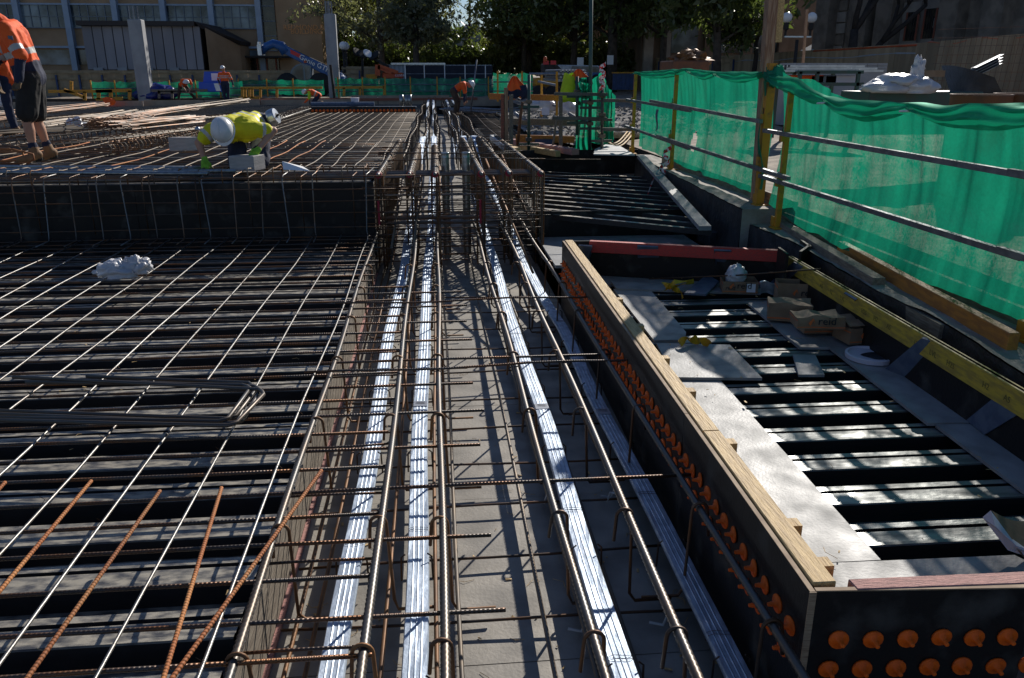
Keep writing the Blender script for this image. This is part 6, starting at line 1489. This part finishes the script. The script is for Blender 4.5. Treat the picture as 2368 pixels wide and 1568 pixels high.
    for i, bm in enumerate(vm):
        if bm[1] in cloth and bm[1] not in ('skin', C.get('glove')):
            x, y, z = co[i]; n = mnoise.noise(Vector((x*9, y*9, z*9)))*.55+mnoise.noise(Vector((x*22, y*22, z*10)))*.45; co[i] += no[i]*n*fold*2.2
    nm.vertices.foreach_set('co', co.ravel()); nm.update()
    mids = [q[5] for q in sg]
    for p in nm.polygons:
        k, m = vm[p.vertices[0]]; c = p.center
        if m in (C['shirt'], C.get('shirt_low'), C.get('sleeve'), C.get('fore'), C['pants']):
            for (A, B, t0, t1, mk, L) in strip:
                ab = B-A; tt = (c-A).dot(ab)/ab.length_squared; rad = (c-A-ab*tt).length
                if t0 <= tt <= t1 and rad < (.115 if L < .4 else .24): k = mk
        idx.append(k)
    for m in names: nm.materials.append(MATS[m])
    nm.polygons.foreach_set('material_index', idx); nm.polygons.foreach_set('use_smooth', [True]*len(nm.polygons)); nm.name = 'body'
    bo = bpy.data.objects.new('body', nm); COL.objects.link(bo); bo.parent = t
    # helmet
    if helmet:
        hu = up if helmet_up is None else (u*helmet_up[0]+wv*helmet_up[1]+Vector((0,0,helmet_up[2]))).normalized()
        hf = (fd-hu*fd.dot(hu)).normalized(); hs = hf.cross(hu); c = hd_+hu*.035; mb = MB()
        mb.sheet(lambda a, b: c+(hf*math.cos(a*6.2832)*1.14+hs*math.sin(a*6.2832)*.95)*.118*max(0.0, math.cos(b*1.5708))**.75+hu*(.122*math.sin(b*1.5708)), 32, 10)
        rid = MB(); rid.tube([c+hf*(.125*math.cos(t_*3.1416))+hu*(.126*math.sin(t_*3.1416)) for t_ in [.12+.76*k/12 for k in range(13)]], .010, 6)
        rid.sheet(lambda a, b: c+(hf*math.cos(a*6.2832)*(1.16+(.28*b if math.cos(a*6.2832) > 0 else .08*b)*abs(math.cos(a*6.2832)))+hs*math.sin(a*6.2832)*(1+.10*b))*.118-hu*.006*b*2, 32, 2)
        h_ = mb.build('hard_hat', helmet, t, smooth=True); r_2 = rid.build('ridge_and_brim', helmet, None, smooth=True, loc=WLOC[t.name]); r_2.parent = h_; r_2.location = (0,0,0)
    return t, W, fd, up, wv
def pf(px, py, z, face=None):              # where feet stand, and the plan direction to the picture's right there
    p = P(px, py, z); d = Vector((p.x, p.y, 0)).normalized(); return p, Vector((d.y, -d.x, 0))
# 1 standing worker at the left
o, u = pf(108, 374, UM)
HV1 = dict(shirt='hi_orange', shirt_low='navy', sleeve='hi_orange', fore='navy', pants='black_cloth', glove='glove_tan', shorts=True, bend=.75)
J1 = dict(hipL=(-.03,-.08,.96), hipR=(.01,.10,.96), shL=(-.17,-.19,1.46), shR=(-.08,.20,1.50), neck=(-.28,.0,1.62), head=(-.42,.0,1.75),
          elL=(-.07,-.31,1.19), wrL=(-.13,-.34,.93), haL=(-.15,-.35,.84), elR=(-.28,.24,1.18), wrR=(-.46,.10,.98), haR=(-.50,.06,.90),
          knL=(-.12,-.09,.51), anL=(-.11,-.11,.095), toL=(-.27,-.14,.045), knR=(-.03,.11,.50), anR=(.05,.11,.095), toR=(-.13,.09,.045))
t, W, fd, up, wv_ = person('worker in orange and navy jacket, black shorts and tan boots standing at the left border', o, u, J1, HV1, .010, stripes=((('shL'),('elL'),.66,.86,'reflective'),(('shR'),('elR'),.66,.86,'reflective'),((-.05,0,.95),(-.20,0,1.48),.42,.54,'reflective')), face_dir=(-1,.1,-.35), fold=.007, bulk=1.20)
# badge and vest tapes
q = W['shL'].lerp(W['elL'], .36)-wv_*.075; MB().box(q.x-.02, q.x+.03, q.y-.012, q.y-.006, q.z-.03, q.z+.03).build('badge', 'ply_blue', t)
mb = MB(); s_a, s_b = W['shL'], W['hipL']
mb.sheet(lambda a, b: (s_a+Vector((0,0,.085))).lerp(s_a-u*.10-wv_*.10-Vector((0,0,.22)), a)+u*(-.09*math.sin(a*3.14))-wv_*(.045*math.sin(a*3.14))+u*.03*(b-.5), 12, 2); mb.build('reflective_tape', 'reflective', t, smooth=True)
# 2 worker behind him
o, u = pf(-6, 318, UM)
J2 = dict(hipL=(-.10,-.05,.90), hipR=(.08,.08,.90), shL=(-.22,-.14,1.34), shR=(.05,.14,1.38), neck=(-.2,.0,1.47), head=(-.30,.0,1.60),
          elL=(-.24,-.2,1.05), wrL=(-.20,-.28,.80), haL=(-.18,-.3,.71), elR=(.03,.22,1.08), wrR=(-.05,.2,.84), haR=(-.07,.18,.75),
          knL=(-.12,-.08,.48), anL=(-.08,-.1,.09), toL=(-.24,-.14,.045), knR=(.12,.1,.50), anR=(.22,.12,.09), toR=(.06,.08,.045))
HV2 = dict(shirt='hi_orange', shirt_low='hi_orange', sleeve='hi_orange', fore='navy', pants='navy', glove='glove_tan')
person('second worker half hidden behind the standing one, orange jacket and dark trousers', o+Vector((0,.8,0)), u, J2, HV2, .014, stripes=((('shL'),('elL'),.6,.85,'reflective'),), face_dir=(-1,0,-.3))
p = P(14, 258, UM)+Vector((0,0,.25)); tag(MB().blob(P(10,262,UM)+Vector((0,0,.32)), .17, .05, .16, .3, 2, 4, 20, 12, False).build('plastic_sack', 'plastic_white', smooth=True), 'white plastic sack held low at the left border', 'sack')
# 3 kneeling worker in yellow
o, u = pf(566, 396, UM)
def px3(x, y, dd=0):                       # local joint from a reading, at the worker's depth
    r = ray(x, y); w0 = Vector((-u.y, u.x, 0)); t_ = ((o-Vector((0,0,EYE))).dot(w0)+dd)/(r.dot(w0)); q = Vector((0,0,EYE))+r*t_-o; return (q.dot(u), dd, q.z)
HV3 = dict(shirt='hi_yellow', shirt_low='hi_yellow', pants='navy', glove='glove_green', short=True, cut=.55, bend=.35)
a_ = px3
J3 = dict(hipL=a_(556,322,.42), hipR=a_(606,318,.42), shL=a_(493,303,.02), shR=a_(588,300,.0), neck=a_(532,300,-.05), head=a_(517,303,-.12),
          elL=a_(459,330,-.02), wrL=a_(473,368,-.10), haL=a_(474,380,-.12), elR=a_(632,302,.05), wrR=a_(597,346,-.16), haR=a_(582,362,-.2),
          knL=a_(547,378,.10), anL=a_(560,375,.55), toL=a_(562,380,.72), knR=a_(603,378,.12), anR=a_(612,372,.55), toR=a_(614,380,.72))
for k in ('anL','toL','anR','toR'): J3[k] = (J3[k][0], J3[k][1], .10 if k[0] == 'a' else .06)
for k in ('knL','knR'): J3[k] = (J3[k][0], J3[k][1], .09)
J3['hipL'] = (J3['hipL'][0], .45, .46); J3['hipR'] = (J3['hipR'][0], .45, .46)
J3['palL'] = (J3['wrL'][0]+.1, J3['wrL'][1], J3['wrL'][2]); J3['palR'] = (J3['wrR'][0]-.05, J3['wrR'][1]-.02, J3['wrR'][2]+.1)
mw = ((J3['hipL'][0]+J3['hipR'][0])/2, .45, .46); ms = tuple((J3['shL'][i]+J3['shR'][i])/2 for i in range(3))
t, W, fd, up, wv_ = person('worker in a yellow shirt, white helmet and green gloves kneeling over a grey block', o, u, J3, HV3, .009, stripes=((('shR'),('elR'),.34,.52,'reflective'),(('shL'),('elL'),.34,.52,'reflective'),(ms, mw, .42, .55, 'reflective'),(ms, mw, .80, .90, 'reflective')), face_dir=(-.25,-.5,-.9), helmet_up=(-.30,-.85,.35), fold=.006, bulk=1.17)
# tape reel on his belt
c = o+u*px3(629,272,.38)[0]+wv_*.38+Vector((0,0,px3(629,272,.38)[2])); dtp = (u*.7-wv_*.3+Vector((0,0,.3)))
rt = MB().lathe(c-dtp*.04, [(.02,0),(.085,.002),(.09,.02),(.09,.075),(.085,.09),(.02,.092)], 20, dtp).build('wire_reel', 'steel_channel', t, smooth=False)
MB().lathe(c+dtp*.05, [(.03,0),(.03,.02),(.012,.022),(.012,.05)], 10, dtp).build('reel_handle', 'black_rubber', t)
# grey blocks
def block(x0, x1, yt, yb, z, dep, ang, lab, ref=None):
    a, b = P(x0, yb, z), P(x1, yb, z); d = (b-a); d.z = 0; Lx = d.length; d.normalize(); n = Vector((-d.y, d.x, 0)); n = (n+d*ang).normalized()
    h = PY(x0, yt, a.y).z-z; A = [a, b, b+n*dep, a+n*dep]; up = Vector((-.04,0,h))
    tag(MB().hexa(A, [q+Vector((0,0,h)) for q in A]).build('grey_block', 'block_grey', bevel=.006), lab, 'block', 'grey blocks on the upper deck mesh')
block(391, 434, 318, 349, UM+.03, .16, .9, 'grey block lying left of the kneeling worker')
block(531, 588, 361, 396, UM+.03, .20, .35, 'grey block under the kneeling worker\'s gloved hand')
# folded paper sheet on the bars
A = [P(652,373,UM+.13), P(700,385,UM+.08), P(716,395,UM+.06), P(655,392,UM+.06)]
tag(MB().poly(A, .003, (0,0,-1)).build('paper_sheet', 'paper'), 'white sheet of paper lying on the bars right of the kneeling worker', 'paper')
# 4 bent worker with helmet in the distance
def far(label, px, py, z, J, C, hu=None, fdir=(0,-1,-.5), stripes=(), sc_=1.0, vox=.02, helmet='helmet'):
    o, u = pf(px, py, z); J = {k: (v[0]*sc_, v[1]*sc_, v[2]*sc_) for k, v in J.items()}
    return person(label, o, u, J, C, vox, stripes=stripes, face_dir=fdir, helmet_up=hu, fold=.004, helmet=helmet)
JB = dict(hipL=(-.22,.15,.90), hipR=(-.02,.15,.90), shL=(-.12,-.22,1.12), shR=(.24,-.22,1.12), neck=(.06,-.33,1.08), head=(.07,-.42,1.02),
          elL=(-.13,-.33,.84), wrL=(.02,-.42,.62), haL=(.05,-.43,.54), elR=(.34,-.32,.86), wrR=(.18,-.42,.62), haR=(.15,-.43,.54),
          knL=(-.33,.0,.50), anL=(-.40,.05,.09), toL=(-.42,-.12,.04), knR=(.22,.0,.52), anR=(.48,.05,.09), toR=(.56,-.10,.04))
far('worker in orange bending double beside the left column, legs apart', 433, 240, FD+.05, JB, dict(shirt='hi_orange', shirt_low='hi_orange', pants='brown_cloth', short=True, cut=.6), hu=(.0,-.55,.75), sc_=1.0)
JS = dict(hipL=(-.11,0,.95), hipR=(.11,0,.95), shL=(-.21,0,1.43), shR=(.21,0,1.43), neck=(0,-.01,1.54), head=(-.03,-.02,1.67),
          elL=(-.30,-.04,1.16), wrL=(-.26,-.20,.98), haL=(-.25,-.26,.93), elR=(.33,.02,1.17), wrR=(.38,-.05,.92), haR=(.38,-.07,.84),
          knL=(-.09,-.01,.50), anL=(-.07,0,.09), toL=(-.13,.14,.04), knR=(.10,0,.50), anR=(.08,0,.09), toR=(.10,.16,.04))
far('worker standing with his back turned in orange and navy, holding white paper', 525, 240, FD+.05, JS, dict(shirt='hi_orange', shirt_low='navy', sleeve='hi_orange', fore='navy', pants='navy'), fdir=(-.3,1,0), stripes=(((0,0,.95),(0,0,1.45),.55,.62,'reflective'),((0,0,.95),(0,0,1.45),.72,.79,'reflective'),('shL','elL',.6,.78,'reflective'),('shR','elR',.6,.78,'reflective')))
c, u_ = pf(507, 240, FD+.05); tag(MB().sheet(lambda a, b: c+u_*(.0+.24*a-.08*b)+Vector((0, -.35+.04*math.sin(a*5), .62+.36*b)), 6, 6).build('drawing_sheet', 'paper'), 'white drawing held in the far standing worker\'s hand', 'paper')
JC = dict(hipL=(.30,.10,.42), hipR=(.34,.25,.42), shL=(-.10,.0,.62), shR=(-.05,.30,.62), neck=(-.16,.12,.62), head=(-.28,.10,.55),
          elL=(-.12,-.08,.30), wrL=(-.32,-.1,.12), haL=(-.40,-.1,.08), elR=(-.1,.32,.34), wrR=(-.3,.25,.14), haR=(-.38,.22,.08),
          knL=(.02,.05,.10), anL=(.42,.1,.12), toL=(.55,.1,.05), knR=(.05,.28,.10), anR=(.45,.26,.12), toR=(.58,.26,.05))
far('crouching worker in an orange vest over lime sleeves, white helmet facing left', 722, 243, FD+.12, JC, dict(shirt='hi_orange', shirt_low='hi_orange', sleeve='hi_lime', fore='hi_orange', pants='navy'), hu=(-.75,0,.5), fdir=(-.6,0,-1), stripes=(((.32,.17,.42),(-.08,.15,.62),.35,.48,'reflective'),))
JD = dict(hipL=(-.22,.0,.78), hipR=(-.18,.18,.78), shL=(.12,-.02,1.00), shR=(.15,.28,1.02), neck=(.24,.12,1.00), head=(.35,.10,.98),
          elL=(.16,-.08,.74), wrL=(.14,-.12,.46), haL=(.14,-.12,.38), elR=(.18,.30,.74), wrR=(.2,.25,.5), haR=(.2,.25,.42),
          knL=(-.12,-.05,.44), anL=(-.18,0,.09), toL=(-.02,-.03,.04), knR=(-.05,.18,.44), anR=(-.1,.2,.09), toR=(.08,.18,.04))
far('worker in an orange and navy shirt bending right over the far end of the ducts', 1064, 268, FD+.10, JD, dict(shirt='hi_orange', shirt_low='navy', sleeve='hi_orange', fore='navy', pants='brown_cloth'), hu=(.75,-.1,.5), fdir=(.5,0,-1), sc_=1.05)
far('small crouched figure in lime behind the blue tarp', 405, 222, GR+.1, JC, dict(shirt='hi_lime', shirt_low='black_cloth', pants='black_cloth', sleeve='hi_lime'), helmet='hi_lime', hu=(-.3,0,.8), sc_=.9)
# orange jacket slung over the edge board
c = P(251, 243, .9); c = PY(251, 236, 41.0)
tag(MB().sheet(lambda a, b: c+Vector((-.25+.55*a+.06*math.sin(b*4), -.06-.05*math.sin(b*3.1)+.04*math.sin(a*9), .16-.5*b*(1.0-.75*abs(a-.3))+.07*math.sin(a*4))), 14, 10).build('slung_jacket', 'hi_orange', smooth=True), 'orange jacket slung over the tan edge board at the left', 'jacket')
# ============================================================ CLUTTER ON THE LEFT DECKS
rs = random.Random(31)
def lin(name, lab, a, b, z, n, spread, r, m, grp=None, jit=.02, sides=5, zst=.0, fan=0):
    """a bundle of n straight bars between two readings on a level"""
    A, B = P(*a, z), P(*b, z); d = (B-A).normalized(); nn = Vector((-d.y, d.x, 0)); t = thing(name, lab, 'bar bundle', (A+B)/2, grp)
    for k in range(n):
        o1 = nn*(spread*(k/(n-1)-.5))+Vector((0,0,rs.uniform(0, zst))); o2 = nn*(spread*(1+fan)*(k/(n-1)-.5))+Vector((0,0,rs.uniform(0, zst)))
        MB().tube([A+o1+d*rs.uniform(-1,1)*jit*8, (A+B)/2+(o1+o2)/2+Vector((0,0,rs.uniform(-.01,.02))), B+o2+d*rs.uniform(-1,1)*jit*8], r, sides).build('bar', m, t)
    return t
def cagerow(lab, a, b, z, w_, h_, sp_, nb, m='bar_old', hm='hoop_rust'):
    """long lidded cage: top bars with hoops"""
    A, B = P(*a, z), P(*b, z); d = (B-A); L = d.length; d.normalize(); nn = Vector((-d.y, d.x, 0)); t = thing('reinforcement_cage', lab, 'rebar cage', (A+B)/2, 'hooped cages lying across the left deck')
    for k in range(nb):
        o_ = nn*(w_*(k/(nb-1)-.5)); MB().tube([A+o_, (A+B)/2+o_+Vector((0,0,rs.uniform(-.02,.02))), B+o_], .013, 6).build('longitudinal_bar', m, t, smooth=True)
        if k % 2: MB().tube([A+o_-Vector((0,0,h_)), B+o_-Vector((0,0,h_))], .01, 5).build('bottom_bar', hm, t)
    k = 0; s_ = .1; first = None
    while s_ < L:
        c = A+d*s_; hw = w_/2+.02
        pts = [c-nn*(hw)-Vector((0,0,h_)), c-nn*(hw+.0)-Vector((0,0,.03)), c-nn*(hw-.03)+Vector((0,0,.022)), c+nn*(hw-.03)+Vector((0,0,.022)), c+nn*hw-Vector((0,0,.03)), c+nn*(hw)-Vector((0,0,h_))]
        if k < 70 :
            if first is None: first = MB().tube(pts, .007, 5).build('stirrup', hm, t)
            else:
                o2 = first.copy(); COL.objects.link(o2); o2.parent = t; o2.location = first.location+d*(s_-.1)+Vector((0,0,rs.uniform(-.008,.008)))
        s_ += sp_; k += 1
    return t
cagerow('hooped cage running from the boots of the standing worker up to the kneeling man', (-60,352), (520,288), UM+.03, .34, .22, .16, 5)
cagerow('hooped cage just behind the first, passing the white bag', (-60,334), (560,262), UM+.05, .30, .25, .20, 4)
cagerow('hooped cage ending near the bending worker in orange', (-80,312), (470,240), UM-.22, .50, .35, .28, 5, 'bar_old', 'bar_dark')
cagerow('hooped cage running right of the kneeling worker toward the crouching one', (600,285), (716,247), UM-.30, .5, .3, .25, 5, 'bar_bright', 'bar_dark')
cagerow('short hooped cage at the far left under the loose bundles', (-80,290), (240,262), UM-.1, .4, .3, .22, 4)
lin('bar_bundle', 'pale bundle of straight bars behind the rusty hoops', (230,286), (440,254), UM+.0, 26, .9, .011, 'bar_dark', 'bundles of straight bars', fan=-.4, zst=.12)
lin('bar_bundle', 'bundle of bars fanning out toward the yellow shirt', (350,272), (570,238), UM-.1, 18, .7, .012, 'bar_old', 'bundles of straight bars', fan=-.5, zst=.18)
lin('bar_bundle', 'long pale bundle ending at the tan boards on the left', (-80,283), (236,246), UM-.15, 22, 1.2, .014, 'bar_dark', 'bundles of straight bars', fan=-.5, zst=.15)
lin('bar_bundle', 'pale bundle left of the rusty hoops', (100,296), (300,262), UM-.05, 16, .6, .013, 'bar_old', 'bundles of straight bars', fan=-.2, zst=.1)
lin('bar_bundle', 'dark bundle of bars lying level behind the block', (270,300), (455,284), UM+.05, 22, .5, .012, 'bar_dark', 'bundles of straight bars', zst=.14)
lin('bar_bundle', 'bundle of bars beside the boots at the left border', (-120,318), (180,300), UM+.04, 14, .7, .012, 'bar_old', 'bundles of straight bars', zst=.06)
lin('bar_bundle', 'zinc coated bars stacked right of the far bent worker', (1050,258), (1176,262), FM+.05, 16, 2.0, .03, 'tube_zinc', 'bundles of straight bars', zst=.15)
# zinc conduits along the step
for k, (ya, yb, x1) in enumerate(((386,389,470),(394,396,545),(399,402,480))):
    A, B = P(-150, ya, UM+.05), P(x1, yb, UM+.05); tag(MB().tube([A, A.lerp(B, .6)+Vector((0,.02,0)), B], .022, 8).build('grey_conduit', 'pipe_zinc', smooth=True), ('rear', 'middle', 'front')[k]+' of the three grey pipes lying along the step edge', 'pipe', 'grey pipes on the step')
# pile of rusty hoops
hp = thing('hoop_pile', 'tangled pile of rusty hoops lying in front of the pale bundles', 'hoop pile', P(270, 294, UM))
c0 = P(265, 296, UM+.02)
for k in range(60):
    c = c0+Vector((rs.gauss(0,.32), rs.gauss(0,.35), rs.uniform(0, .16))); a = rs.uniform(0, 3.14); w_, h_ = .26, .13; tl = rs.uniform(-.25,.25)
    dx = Vector((math.cos(a), math.sin(a), tl)); dy = Vector((-math.sin(a), math.cos(a), rs.uniform(-.3,.3)))
    MB().tube([c-dx*w_-dy*h_, c+dx*w_-dy*h_, c+dx*w_+dy*h_, c-dx*w_+dy*h_, c-dx*w_*.98-dy*h_*.8], .008, 5).build('hoop', 'hoop_rust', hp)
# loose hook-ended bars near the boots and towards the block
hk = thing('hooked_bars', 'rusty hook-ended bars nested in front of the left block', 'hooked bars', P(300, 345, UM))
for k in range(26):
    x = 60+k*11; y = 366-k*1.75+rs.uniform(-2,2); a = P(x, y, UM+.03); d = Vector((.9, .45, 0)).normalized()
    e = a+d*.9; MB().tube([a, e, e+Vector((.03,.015,.02)), e+Vector((.045,.02,.07)), e+Vector((.02,.01,.12)), e+Vector((-.06,-.03,.125))], .0085, 6).build('hooked_bar', 'hoop_rust' if k % 4 else 'bar_old', hk, smooth=True)
lr = thing('loose_end_hooks', 'pair of rusty hooks curling up beside the standing boots', 'hooked bars', P(30, 372, UM))
for (x, y) in ((15,372),(38,378)): a = P(x, y, UM+.02); MB().tube([a+Vector((-.6,-.05,0)), a+Vector((.12,0,0)), a+Vector((.2,0,.04)), a+Vector((.2,.0,.10)), a+Vector((.1,0,.13)), a+Vector((-.2,0,.13))], .012, 6).build('hooked_bar', 'bar_rusty', lr, smooth=True)
# bags
tag(MB().blob(P(178, 300, UM)+Vector((0,0,.07)), .17, .14, .14, .4, 2.5, 12, 30, 20).build('white_bag', 'plastic_white', smooth=True), 'white bag sitting on the bars behind the standing worker', 'bag')
pbg = P(288, 640, MZ); bm_ = MB()
bm_.blob(pbg+Vector((-.06,0,.05)), .17, .12, .085, .42, 2.0, 4, 44, 26); bm_.blob(pbg+Vector((.10,.03,.07)), .11, .08, .095, .5, 2.2, 9, 36, 22)
tag(bm_.build('plastic_bag', 'plastic_white', smooth=True), 'crumpled translucent plastic bag lying on the lower mesh at the left', 'bag')
tag(MB().blob(P(458,306,UM)+Vector((0,0,.05)), .05, .05, .045, .4, 3, 6, 16, 10).build('foil_cup', 'steel_channel', smooth=True), 'crushed shiny cup on the bars left of the white helmet', 'cup')
# far plugged form on the middle deck
Yf = 33.2; a, b = PY(716, 262, Yf), PY(962, 262, Yf); zt = PY(800, 247, Yf).z
fm = thing('far_plugged_form', 'low black form with a single row of orange plugs on the middle deck', 'formwork', (a.x, Yf, FD))
for k in range(4): MB().box(a.x+(b.x-a.x)*k/4, a.x+(b.x-a.x)*(k+1)/4-.01, Yf, Yf+.03, FD, zt).build('ply_panel', 'ply_black', fm)
MB().box(a.x, b.x, Yf+.04, Yf+.9, zt-.05, zt-.02).build('top_ply', 'ply_blue', fm)
MB().tube([(a.x, Yf+.5, zt+.08), (a.x+(b.x-a.x)*.6, Yf+.5, zt+.08)], .09, 8).build('black_pipe', 'ply_blue', fm)
fp = MB().lathe((0,0,0), [(.055,0),(.055,.02),(.02,.03),(.015,.07)], 8, (0,-1,0)).build('plug', 'plug_orange', None, loc=(0,0,0))
nP = 28
for k in range(nP):
    loc = Vector((a.x+.12+(b.x-a.x-.2)*k/(nP-1), Yf-.001, FD+(zt-FD)*.42))
    if k == 0: fp.parent = fm; fp.location = loc-WLOC[fm.name]
    else: put(fp, loc, None, fm)
c = PY(821, 240, 34); tag(MB().lathe((c.x, 34, zt), [(.13,0),(.17,.30),(.18,.31),(.16,.32)], 14).build('white_bucket', 'carton_white'), 'white bucket standing on the far plugged form', 'bucket')
for k, x in enumerate((928,940,947)): c = PY(x, 240, 35); tag(MB().lathe((c.x, 35, zt-.05), [(.09,0),(.09,.45)], 12).build('zinc_can', 'pipe_zinc', smooth=True), ('left', 'middle', 'right')[k]+' of three zinc cylinders behind the far plugged form', 'cylinder', 'zinc cylinders on the far deck')
# pole leaning by the far bent worker
tag(MB().tube([PY(1088,258,30), PY(1102,138,30)], .03, 6).build('leaning_pole', 'tube_zinc', smooth=True), 'thin grey pole leaning upright beside the far bent worker', 'pole')
# cables on the dirt
for k in range(3):
    pts = [P(1380+70*t+6*k, 303+30*math.sin(t*3.1)+3*k, GR+.04) for t in [i/10 for i in range(11)]]; tag(MB().tube(pts, .014, 5).build('cable', 'timber_pale', smooth=True), ('upper', 'middle', 'lower')[k]+' of the pale cables looping over the dirt by the scaffold', 'cable', 'cables on the dirt')
c = P(1415, 312, GR+.02); tag(MB().sheet(lambda a, b: c+Vector((.7*b*math.cos(a*6.283), .9*b*math.sin(a*6.283), .0)), 20, 3).build('puddle', 'water'), 'muddy puddle on the dirt behind the green net', 'puddle')
# rubbish heap beyond the corner
for k, (x, y, lab) in enumerate(((1262,245,'clear plastic heap behind the yellow posts, left'),(1300,250,'clear plastic heap behind the yellow posts, right'))):
    tag(MB().blob(PY(x, y, 19.5), .35, .3, .22, .4, 2.5, 20+k, 24, 14).build('plastic_heap', 'plastic_white', smooth=True), lab, 'rubbish')
tag(MB().box(PY(1252,262,18.6).x, PY(1270,262,18.6).x, 18.6, 18.62, PY(1260,266,18.6).z, PY(1260,250,18.6).z).build('leaning_sheet', 'carton_white'), 'white sheet leaning among the rubbish behind the corner', 'board')
for o in list(bpy.data.objects):
    if o.name.startswith('guard_frame'): o['category'] = 'guard rail'

# scraps of tie wire, chips and sawdust on the floors
r = random.Random(8); mb = MB()
for k in range(420):
    q = r.random()
    if q < .6: p = Vector((r.uniform(-.55, 1.0), 1.2+5*r.random()**1.5, .004))
    elif q < .8: p = Vector((r.uniform(1.2, 2.6), r.uniform(2.2, 6.8), .345))
    else: p = Vector((r.uniform(-4, -.7), r.uniform(1.5, 6.5), CR+.007))
    a = r.uniform(0, 6.28); L_ = r.uniform(.01, .05); d = Vector((math.cos(a), math.sin(a), 0)); n = Vector((-d.y, d.x, 0))
    if r.random() < .5: mb.tube([p, p+d*L_+n*L_*.2+Vector((0,0,.003)), p+d*L_*1.6-n*L_*.3], .0012, 3)
    else: mb.poly([p, p+d*L_*.6, p+d*L_*.6+n*L_*.2, p+n*L_*.25+Vector((0,0,.003))], .002, (0,0,1))
o = mb.build('site_scraps', 'timber_pale'); struct(o, 'stuff'); tag(o, 'wood chips and tie wire scraps littering the formwork floors', 'litter')
